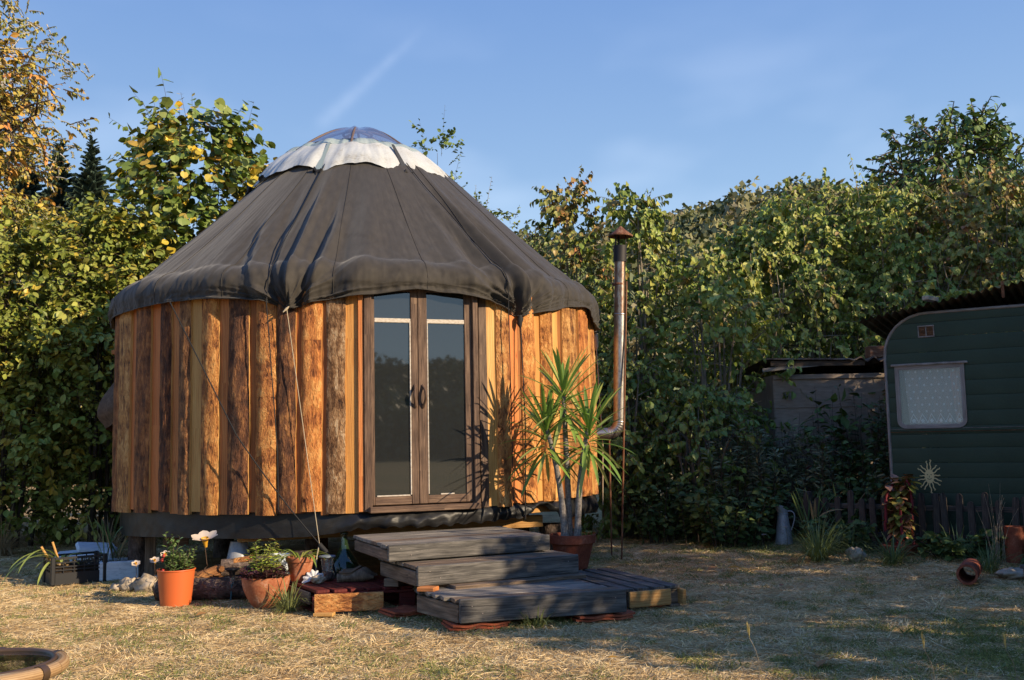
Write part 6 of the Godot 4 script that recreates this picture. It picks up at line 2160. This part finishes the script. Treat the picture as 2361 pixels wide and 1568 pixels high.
func logs_and_flowers() -> void:
	# a forked branch across another log
	var o := thing("branch_log", "barked branch with a torn pale patch lying behind the orange pot", "log", Vector3(-2.36, 0, -8.56))
	var s := Shape.new()
	s.tube([Vector3(-0.12, 0.235, 0.02), Vector3(0.10, 0.245, -0.02), Vector3(0.35, 0.29, -0.05), Vector3(0.62, 0.30, -0.02)], [0.075, 0.070, 0.066, 0.064], 14, true, Vector2(0.6, 1))
	put("limb", s, M.bark, o)
	s = Shape.new()
	s.tube([Vector3(-0.06, 0.235, 0.0), Vector3(-0.32, 0.15, 0.10), Vector3(-0.62, 0.06, 0.22)], [0.060, 0.055, 0.05], 12, true, Vector2(0.6, 1))
	put("side_limb", s, M.slab_umber, o)
	s = Shape.new()
	s.tube([Vector3(-0.105, 0.235, 0.078), Vector3(-0.10, 0.236, 0.098)], [0.034, 0.022], 10)
	put("knot", s, M.slab_umber, o)
	s = Shape.new()
	s.sheet(8, 6, func(u: float, v: float) -> Vector3:
		var a := lerpf(0.5, 1.5, v)
		return Vector3(-0.02 + 0.16 * u, 0.242 + 0.02 * u + 0.0735 * sin(a), -0.01 * u + 0.0735 * cos(a) * (0.9 + 0.1 * sin(u * 14.0))), false, Vector2(0.3, 0.3))
	put("torn_patch", s, M.slab_orange, o)
	o = thing("old_log", "mossy dark log lying on the grass behind the clay bowl", "log", Vector3(-2.34, 0, -8.40))
	s = Shape.new()
	s.tube([Vector3(-0.62, 0.085, 0.02), Vector3(0.0, 0.09, 0.0), Vector3(0.55, 0.085, 0.03)], [0.085, 0.09, 0.08], 14, true, Vector2(0.6, 1))
	put("trunk", s, M.bark, o)
	o = thing("split_log", "split brown log end standing under the yurt skirt", "log", Vector3(-3.00, 0, -8.98))
	s = Shape.new()
	s.tube([Vector3(0, 0.08, 0), Vector3(0.30, 0.09, -0.08)], [0.085, 0.08], 12, true, Vector2(0.6, 1))
	put("trunk", s, M.slab_umber, o)
	# grey cone leaning under the skirt
	o = thing("zinc_funnel", "grey sheet metal hood standing under the black skirt", "funnel", Vector3(-2.42, 0, -8.84))
	s = Shape.new()
	s.lathe(Transform3D.IDENTITY, [[Vector2(0.17, 0.0), Vector2(0.165, 0.16), Vector2(0.10, 0.29), Vector2(0.07, 0.43)]], 28)
	put("hood", s, M.zinc, o)
	# metal flowers on sprung wire stalks
	for q in [[Vector3(-2.50, 0, -8.22), 0.50, 0.115, "tall cream metal flower with a yellow cup on a coiled wire stalk"], [Vector3(-3.16, 0, -8.88), 0.265, 0.046, "small cream metal flower on a wire over the cobbles"], [Vector3(-3.02, 0, -8.75), 0.33, 0.046, "small tilted metal flower close to the rose leaves"], [Vector3(-3.36, 0, -8.98), 0.23, 0.042, "small rusty metal flower seen edge-on over the cobbles"]]:
		o = thing("metal_flower", q[3], "garden ornament", q[0], 0.0, "metal flowers on wires")
		s = Shape.new()
		var pts := []
		var tall: float = q[1]
		for i in 61:
			var t := i / 60.0
			var coil := sin(clampf((t - 0.08) / 0.62, 0.0, 1.0) * PI) * (0.055 if tall > 0.4 else 0.014)
			pts.append(Vector3(cos(t * 26.0) * coil + (0.03 - 0.055 * t) * (1.0 if tall > 0.4 else 0.3), t * (tall - q[2] * 0.5), sin(t * 26.0) * coil))
		s.tube(pts, [0.0035 if tall > 0.4 else 0.0025], 5)
		put("wire_stalk", s, M.wire, o)
		metal_flower(o, pts[-1] + Vector3(0, q[2] * 0.5, 0), q[2], 0.25 if tall > 0.4 else 0.55)
	# solar stake light
	o = thing("stake_light", "small round solar garden light on a blue-green stake", "garden light", Vector3(-2.33, 0, -8.32))
	s = Shape.new()
	s.lathe(at(Vector3(0, 0.175, 0)), [[Vector2(0.014, -0.03), Vector2(0.020, 0.0), Vector2(0.026, 0.05), Vector2(0.060, 0.075), Vector2(0.062, 0.085), Vector2(0.0, 0.092)]], 22)
	put("lamp_head", s, M.black_plastic, o)
	s = Shape.new()
	s.lathe(at(Vector3(0, 0.13, 0)), [[Vector2(0.012, 0.0), Vector2(0.022, 0.005), Vector2(0.024, 0.05), Vector2(0.018, 0.055)]], 16)
	put("diffuser", s, M.jar_glass, o)
	s = Shape.new()
	s.tube([Vector3(0.0, 0.14, 0), Vector3(-0.012, 0.0, 0)], [0.010, 0.006], 7)
	put("stake", s, M.teal, o)


func table() -> void:
	var o := thing("bamboo_table", "round bamboo side table with a dark glass top on the lawn", "table", Vector3(-2.03, 0, -3.86))
	var pts := []
	var rad := []
	for i in 73:
		var a := TAU * i / 72.0
		pts.append(Vector3(cos(a) * 0.285, 0.432, sin(a) * 0.285))
		rad.append(0.026 * (1.10 if i % 12 == 3 else 1.0))
	var s := Shape.new()
	s.tube(pts, rad, 12, false, Vector2(0.5, 1))
	put("rim", s, M.bamboo, o)
	for k in 6:
		var a := TAU * (k * 12 + 3.5) / 72.0
		s = Shape.new()
		var p := Vector3(cos(a) * 0.285, 0.432, sin(a) * 0.285)
		var d := Vector3(-sin(a), 0, cos(a)) * 0.016
		s.tube([p - d, p + d], [0.0305], 12, true)
		put("binding", s, M.bamboo_dark, o)
	pts = []
	for i in 49:
		var a := TAU * i / 48.0
		pts.append(Vector3(cos(a) * 0.258, 0.452, sin(a) * 0.258))
	s = Shape.new()
	s.tube(pts, [0.010], 8, false)
	put("inner_ring", s, M.bamboo_dark, o)
	s = Shape.new()
	s.lathe(at(Vector3(0, 0.447, 0)), [[Vector2(0.0, -0.003), Vector2(0.252, -0.003), Vector2(0.252, 0.003), Vector2(0.0, 0.003)]], 48)
	put("glass_top", s, M.table_glass, o)
	for k in 4:
		var a := TAU * k / 4.0 + 0.30
		s = Shape.new()
		s.tube([Vector3(cos(a) * 0.255, 0.43, sin(a) * 0.255), Vector3(cos(a) * 0.235, 0.2, sin(a) * 0.235), Vector3(cos(a) * 0.245, 0.0, sin(a) * 0.245)], [0.021], 10)
		put("leg", s, M.bamboo_dark if k % 2 else M.bamboo, o)
		s = Shape.new()
		var b := a + PI / 2
		s.tube(bend(Vector3(cos(a) * 0.25, 0.30, sin(a) * 0.25), Vector3(cos(a + 0.78) * 0.30, 0.52, sin(a + 0.78) * 0.30), Vector3(cos(b) * 0.25, 0.30, sin(b) * 0.25), 8), [0.010], 7)
		put("arch_brace", s, M.bamboo, o)


# ---------------------------------------------------------------- things by the fence

func build_garden_things() -> void:
	rng.seed = 606
	# picket fence, one picket at a time
	var a := Vector3(3.28, 0, -11.55)
	var b := Vector3(5.55, 0, -9.72)
	var x := (b - a).normalized()
	var o := thing("picket_fence", "low dark wooden picket fence before the caravan", "fence", a, 0.0)
	o.basis = Basis(x, Vector3.UP, x.cross(Vector3.UP))
	var long := a.distance_to(b)
	var n := 23
	for i in n:
		var s := Shape.new()
		var h := rnd(0.55, 0.66)
		var w := 0.033
		var outline := []
		for k in 9:
			var t := PI * k / 8.0
			outline.append(Vector2(-cos(t) * w, h - 0.045 + sin(t) * 0.045))
		var f := [Vector2(-w, 0.02)] + outline + [Vector2(w, 0.02)]
		for k in range(1, f.size() - 1):
			s.tri(Vector3(f[0].x, f[0].y, 0.011), Vector3(f[k + 1].x, f[k + 1].y, 0.011), Vector3(f[k].x, f[k].y, 0.011), Vector2(f[0].y, f[0].x * 4.0), Vector2(f[k + 1].y, f[k + 1].x * 4.0), Vector2(f[k].y, f[k].x * 4.0))
			s.tri(Vector3(f[0].x, f[0].y, -0.011), Vector3(f[k].x, f[k].y, -0.011), Vector3(f[k + 1].x, f[k + 1].y, -0.011))
		for k in f.size():
			var p: Vector2 = f[k]
			var q: Vector2 = f[(k + 1) % f.size()]
			s.quad(Vector3(p.x, p.y, 0.011), Vector3(q.x, q.y, 0.011), Vector3(q.x, q.y, -0.011), Vector3(p.x, p.y, -0.011))
		var m := put("picket", s, M.fence_wood, o)
		m.transform = turned(Vector3((i + 0.5) / n * long + rnd(-0.015, 0.015), -0.01, 0.03), 0, rnd(-0.02, 0.03), rnd(-0.05, 0.04))
	for y in [0.16, 0.46]:
		board("rail", turned(Vector3(long * 0.5, y, 0.0)), Vector3(long, 0.055, 0.03), M.fence_wood, o)
	for t in [0.02, 0.5, 0.98]:
		board("post", at(Vector3(long * t, 0.30, -0.05), Basis(Vector3.BACK, PI / 2)), Vector3(0.62, 0.07, 0.06), M.fence_wood, o)
	# zinc jug
	o = thing("zinc_jug", "tall grey zinc water jug standing beside the sword-leaved irises", "jug", Vector3(3.10, 0, -11.72), -0.4)
	var s := Shape.new()
	s.lathe(Transform3D.IDENTITY, [[Vector2(0, 0.0), Vector2(0.098, 0.0), Vector2(0.102, 0.012), Vector2(0.092, 0.10), Vector2(0.058, 0.34)], [Vector2(0.058, 0.34), Vector2(0.062, 0.345), Vector2(0.062, 0.352), Vector2(0.058, 0.357)]], 30)
	put("body", s, M.zinc, o)
	s = Shape.new()
	s.sheet(30, 5, func(u: float, v: float) -> Vector3:
		var t := u * TAU
		var lip := 0.5 - 0.5 * cos(t)
		var r := lerpf(0.058, 0.062 + 0.045 * lip * lip, v)
		return Vector3(cos(t) * r, 0.355 + v * (0.035 + 0.075 * lip), -sin(t) * r), true)
	put("spout", s, M.zinc, o)
	s = Shape.new()
	s.tube(bend(Vector3(0.06, 0.38, 0), Vector3(0.19, 0.40, 0), Vector3(0.085, 0.16, 0), 10), [0.008], 6)
	put("handle", s, M.zinc, o)
	# sword-leaved iris clumps
	for q in [[Vector3(3.28, 0, -11.35), 18, 0.5, 0.88, "clump of tall sword-shaped iris leaves beside the zinc jug"], [Vector3(3.72, 0, -11.30), 14, 0.45, 0.80, "clump of sword-shaped iris leaves before the fence pickets"]]:
		o = thing("iris_clump", q[4], "plant", q[0])
		iris_fan(o, Vector3.ZERO, q[1], q[2], q[3])
	# tussocks of long grass
	for q in [[Vector3(3.02, 0, -10.15), 150, 0.50, "big tussock of long arching grass before the irises", 0], [Vector3(3.62, 0, -9.75), 90, 0.34, "low green tussock beside the pale stone", 0], [Vector3(-1.74, 0, -7.74), 60, 0.26, "small grass tuft between the clay bowl and red pallet", 1], [Vector3(0.12, 0, -6.93), 55, 0.16, "grass tuft under the front of the lowest step", 1], [Vector3(4.25, 0, -9.15), 70, 0.30, "green tussock growing by the lying clay pipe", 0], [Vector3(4.42, 0, -10.15), 90, 0.36, "green tussock between the amaranth bowl and the dry stalks", 0], [Vector3(3.55, 0, -10.75), 90, 0.42, "green tussock at the foot of the first pickets", 0], [Vector3(5.0, 0, -9.5), 80, 0.40, "green tussock behind the upright clay pipe", 0], [Vector3(-4.75, 0, -11.8), 70, 0.5, "dry brown tussock in the shade beside the yurt", 2], [Vector3(-6.2, 0, -12.2), 90, 0.6, "dry brown tussock under the hornbeam hedge", 2]]:
		o = thing("grass_tussock", q[3], "grass", q[0])
		var tuft := Shape.new()
		for i in q[1] * 2:
			var t := rng.randf() * TAU
			var lean := rnd(0.1, 1.25)
			add_blade(tuft, Vector3(cos(t), 0, sin(t)) * rnd(0.0, 0.09), Vector3(cos(t) * lean, 1.0, sin(t) * lean), q[2] * rnd(0.45, 1.2), 0.0085, rnd(0.8, 2.6), 0.1, 5)
		put("blades", tuft, [tinted(C(0.09, 0.125, 0.04), 0.6), tinted(C(0.17, 0.19, 0.06), 0.6), tinted(C(0.30, 0.21, 0.10), 0.8)][q[4]], o)
	# love-lies-bleeding in a clay bowl
	o = thing("potted_amaranth", "amaranth with hanging crimson tassels in a clay bowl by the fence", "potted plant", Vector3(3.98, 0, -10.50))
	o.scale = Vector3(1.15, 1.1, 1.15)
	clay_pot(o, 0.17, 0.13, 0.10, M.terracotta_dark, 0.025)
	var stems := Shape.new()
	var where := []
	var cols := PackedColorArray()
	var pal := [[C(0.24, 0.20, 0.05), 2.0], [C(0.30, 0.15, 0.07), 2.0], [C(0.16, 0.18, 0.04), 1.0], [C(0.36, 0.18, 0.12), 1.0]]
	var tassel := plain(lin(0.17, 0.012, 0.02), 0.8)
	for i in 7:
		var t := TAU * i / 7.0
		var top := Vector3(cos(t) * rnd(0.02, 0.17), rnd(0.42, 0.72), sin(t) * rnd(0.02, 0.14))
		stems.tube(bend(Vector3(top.x * 0.3, 0.08, top.z * 0.3), top * Vector3(0.5, 0.7, 0.5), top, 5), taper(0.007, 0.004, 5), 5, false)
		for k in (2 if i % 3 == 0 else 1):
			var q := top - Vector3(0, 0.02 + 0.16 * k, 0)
			var d := Vector3(cos(t + k), 0, sin(t + k)) * 0.05
			var ts := Shape.new()
			var rr := []
			for j in 10:
				rr.append(0.012 + 0.004 * sin(j * 2.7))
			ts.tube(bend(q, q + d * 0.7 + Vector3(0, 0.01, 0), q + d * 0.8 - Vector3(0, rnd(0.16, 0.30), 0), 9), rr, 6)
			put("tassel", ts, tassel, o)
		for j in 40:
			var f := rnd(0.3, 1.05)
			var e := rng.randf() * TAU
			where.append(Transform3D(look(Vector3(cos(e), rnd(-0.9, 0.3), sin(e)), Vector3(cos(e), 0.8, sin(e))).scaled_local(Vector3.ONE * rnd(0.09, 0.16)), top * Vector3(f, f, f) + Vector3(0, 0.04, 0)))
			cols.append(pick(pal))
	put("stems", stems, tassel, o)
	copies("foliage", leaf("oval"), M.leaf, where, cols, o)
	# clay pipe lying on its side
	o = thing("clay_pipe", "short terracotta drain pipe lying open-ended on the grass", "pipe", Vector3(3.78, 0.085, -8.50), 0.0)
	s = Shape.new()
	s.lathe(Transform3D(Basis(Vector3.RIGHT, PI / 2).rotated(Vector3.UP, -0.50), Vector3.ZERO), [[Vector2(0.083, -0.30), Vector2(0.083, 0.18)], [Vector2(0.083, 0.18), Vector2(0.064, 0.18)], [Vector2(0.064, 0.18), Vector2(0.064, -0.30)], [Vector2(0.064, -0.30), Vector2(0.083, -0.30)]], 30)
	put("pipe", s, M.terracotta_dark, o)
	o = thing("clay_cylinder", "upright orange clay pipe among dry stalks at the fence", "pipe", Vector3(4.78, 0, -9.72))
	s = Shape.new()
	s.lathe(Transform3D.IDENTITY, [[Vector2(0.085, 0.0), Vector2(0.088, 0.34)], [Vector2(0.088, 0.34), Vector2(0.070, 0.34)], [Vector2(0.070, 0.34), Vector2(0.070, 0.0)]], 30)
	put("pipe", s, M.terracotta_dark, o)
	# stones
	for q in [[Vector3(3.36, 0.06, -10.05), Vector3(0.085, 0.07, 0.075), "pale round stone at the foot of the grass tussock", "stone"], [Vector3(4.28, 0.025, -8.75), Vector3(0.14, 0.05, 0.10), "flat grey stone lying behind the clay pipe", "stone"], [Vector3(4.36, 0.19, -8.42), Vector3(0.09, 0.06, 0.08), "white lumpy stone on the little wooden stool", "white_stone"]]:
		s = stone_shape(q[1], int(q[0].x * 100), 0.3)
		var st := tag(put("stone", s, M[q[3]]), q[2], "stone") as Node3D
		st.position = q[0]
	o = thing("low_stool", "low weathered wooden stool carrying a white stone", "stool", Vector3(4.38, 0, -8.42), 0.5)
	board("seat", at(Vector3(0, 0.13, 0)), Vector3(0.36, 0.03, 0.22), M.grey_wood, o)
	for q in [-0.13, 0.13]:
		board("leg", at(Vector3(q, 0.058, 0)), Vector3(0.04, 0.114, 0.2), M.grey_brown, o)
	# dry stalks at the fence and ripe ears in the grass
	o = thing("dry_stalks", "bundle of dry pale stalks beside the upright clay pipe", "plant", Vector3(4.62, 0, -9.70))
	for i in 16:
		s = Shape.new()
		var t := rng.randf() * TAU
		var p := Vector3(cos(t), 0, sin(t)) * rnd(0, 0.08)
		s.tube(bend(p, p + Vector3(rnd(-0.05, 0.05), 0.3, 0), p + Vector3(rnd(-0.16, 0.16), rnd(0.4, 0.78), rnd(-0.1, 0.1)), 5), taper(0.003, 0.0012, 5), 4, false)
		put("stalk", s, M.stem_grey, o)
	for q in [[Vector3(2.02, 0, -5.0), 0.20, "ripe barley ear on a single stalk in the shaded grass"], [Vector3(2.42, 0, -5.0), 0.19, "bent barley ear leaning over the greenest grass"], [Vector3(1.25, 0, -5.35), 0.20, "thin bent grass stalk with a small pale seed head"]]:
		o = thing("barley_stalk", q[2], "plant", q[0])
		s = Shape.new()
		var top := Vector3(-0.04, q[1], 0.0)
		s.tube(bend(Vector3.ZERO, Vector3(0.02, q[1] * 0.5, 0), top, 6), [0.0016], 4, false)
		put("stalk", s, M.stem_grey, o)
		s = Shape.new()
		for i in 22:
			var f := i / 21.0
			add_blade(s, top + Vector3(-0.004 * f, 0.045 * f, 0), Vector3(rnd(-0.5, 0.3), 1.6, rnd(-0.4, 0.4)), 0.045, 0.004, 0.0, 0.2, 2)
		put("ear", s, tinted(C(0.42, 0.34, 0.12), 0.6), o)
	# white umbels in the weeds
	for q in [Vector3(2.55, 0, -11.45), Vector3(2.72, 0, -11.25), Vector3(2.86, 0, -11.5), Vector3(3.0, 0, -11.2)]:
		o = thing("yarrow", "white flat-topped yarrow flower at the edge of the weeds", "flower", q, 0.0, "white yarrow flowers by the weeds")
		s = Shape.new()
		s.tube(bend(Vector3.ZERO, Vector3(0.01, 0.09, 0), Vector3(rnd(-0.04, 0.04), rnd(0.13, 0.24), 0), 4), [0.002], 4, false)
		var top: Vector3 = s.v[s.v.size() - 1]
		put("stalk", s, M.stem_dark, o)
		s = Shape.new()
		for i in 16:
			var t := i * 2.4
			var p := top + Vector3(cos(t), 0, sin(t)) * 0.007 * sqrt(i) + Vector3(0, 0.008 - 0.0004 * i, 0)
			s.lathe(at(p), [[Vector2(0.006, 0.0), Vector2(0.007, 0.003), Vector2(0, 0.006)]], 6)
		put("umbel", s, M.caravan_trim, o)
	# fallen leaves
	var k := 0
	for q in [[-2.3, -7.55, 0.07], [-3.15, -5.2, 0.08], [-2.62, -6.0, 0.06], [-3.3, -6.3, 0.07], [0.02, -5.3, 0.05], [0.95, -4.85, 0.07], [1.72, -5.62, 0.13], [2.3, -7.1, 0.06], [2.2, -8.4, 0.05], [3.0, -8.6, 0.05], [0.5, -5.75, 0.05], [-1.2, -6.5, 0.05], [1.9, -9.6, 0.12], [2.1, -9.5, 0.10], [-0.3, -6.1, 0.04]]:
		var m := tinted([C(0.30, 0.16, 0.06), C(0.36, 0.20, 0.03), C(0.26, 0.12, 0.06)][k % 3], 0.7)
		var f := tag(put_mesh("fallen_leaf", leaf("oval"), m), "dry curled autumn leaf lying on the lawn", "leaf", "fallen leaves on the lawn") as Node3D
		f.transform = Transform3D(look(Vector3(rnd(-1, 1), 0.05, rnd(-1, 1)), Vector3(rnd(-0.3, 0.3), 1, rnd(-0.3, 0.3))).scaled_local(Vector3.ONE * q[2] * 1.3), Vector3(q[0], 0.03, q[1]))
		k += 1


# ---------------------------------------------------------------- lawn

func tuft_mesh(seed_: int, count: int, reach: float, lean0: float, lean1: float, l0: float, l1: float, wide: float, bow: float) -> ArrayMesh:
	var r := RandomNumberGenerator.new()
	r.seed = seed_
	var s := Shape.new()
	for i in count:
		var a := r.randf() * TAU
		var b := r.randf() * TAU
		var p := Vector3(cos(a), 0, sin(a)) * reach * sqrt(r.randf())
		var lean := r.randf_range(lean0, lean1)
		var d := Vector3(cos(b) * lean, 1.0, sin(b) * lean).normalized()
		var long := r.randf_range(l0, l1)
		var side := d.cross(Vector3(r.randfn(), r.randfn(), r.randfn())).normalized() * wide * r.randf_range(0.6, 1.2)
		var mid := p + d * long * 0.55
		var tip := p + d * long + Vector3(r.randfn() * 0.2, -bow * r.randf(), r.randfn() * 0.2) * long
		tip.y = maxf(tip.y, 0.001)
		s.quad(p - side, p + side, mid + side * 0.8, mid - side * 0.8)
		s.tri(mid - side * 0.8, mid + side * 0.8, tip)
	return s.mesh()


func build_grass() -> void:
	rng.seed = 808
	var kinds := [tuft_mesh(1, 26, 0.09, 2.0, 12.0, 0.04, 0.11, 0.0015, 0.25), tuft_mesh(2, 22, 0.06, 0.4, 3.0, 0.015, 0.045, 0.0017, 0.3), tuft_mesh(3, 20, 0.06, 0.3, 2.2, 0.02, 0.06, 0.0020, 0.4), tuft_mesh(4, 24, 0.11, 2.5, 16.0, 0.03, 0.08, 0.0014, 0.2)]
	var where := [[], [], [], []]
	var cols := [PackedColorArray(), PackedColorArray(), PackedColorArray(), PackedColorArray()]
	var straw := [[C(0.60, 0.44, 0.23), 3.0], [C(0.71, 0.56, 0.32), 2.5], [C(0.46, 0.32, 0.16), 2.5], [C(0.40, 0.26, 0.12), 1.0], [C(0.74, 0.60, 0.37), 1.0]]
	var green := [[C(0.18, 0.20, 0.055), 3.0], [C(0.27, 0.26, 0.08), 2.0], [C(0.12, 0.15, 0.04), 2.0]]
	var count := 0
	while count < 46000:
		var z := -3.0 - pow(rng.randf(), 1.5) * 12.5
		var half := absf(z) * 0.53 + 1.6
		var x := rnd(-half, half)
		if Vector2(x - YURT.x, z - YURT.z).length() < 2.3:
			continue
		if smoothstep(0.18, 0.5, patches.get_noise_2d(x * 1.7 - 30.0, z * 1.7)) * 0.75 > rng.randf():
			continue
		count += 1
		var g := greenness(x, z)
		var isgreen := rng.randf() < g * 0.85
		var kind := (2 if rng.randf() < 0.75 else 1) if isgreen else ([0, 3, 1, 0, 3][rng.randi() % 5] as int)
		var size := rnd(0.75, 1.35) * (1.15 if z < -9.0 else 1.0)
		where[kind].append(Transform3D(Basis(Vector3.UP, rng.randf() * TAU).scaled(Vector3(size, size * rnd(0.7, 1.15), size)), Vector3(x, ground_y(x, z) - 0.012, z)))
		cols[kind].append(pick(green) if isgreen else pick(straw))
	# taller tufts that the mower missed, in loose groups
	for i in 900:
		var z := -3.2 - pow(rng.randf(), 1.4) * 9.0
		var x := rnd(-1.0, 1.0) * (absf(z) * 0.53 + 1.2)
		if patches.get_noise_2d(x * 1.3 + 80.0, z * 1.3) < 0.12 or Vector2(x - YURT.x, z - YURT.z).length() < 2.9:
			continue
		var tall := rnd(1.5, 2.4)
		var dry := rng.randf() < 0.55
		where[1 if dry else 2].append(Transform3D(Basis(Vector3.UP, rng.randf() * TAU).scaled(Vector3(tall * 0.6, tall, tall * 0.6)), Vector3(x, ground_y(x, z) - 0.012, z)))
		cols[1 if dry else 2].append(pick(straw) if dry else pick(green))
	for k in 4:
		var o := copies(["dry_grass", "short_grass", "green_grass", "lawn_hay"][k], kinds[k], M.grass, where[k], cols[k])
		tag(o, ["dry straw-coloured mown grass lying over the lawn", "short upright dry stubble of the lawn", "patches of short green grass in the dry lawn", "fine bleached hay strewn over the lawn"][k], "grass")
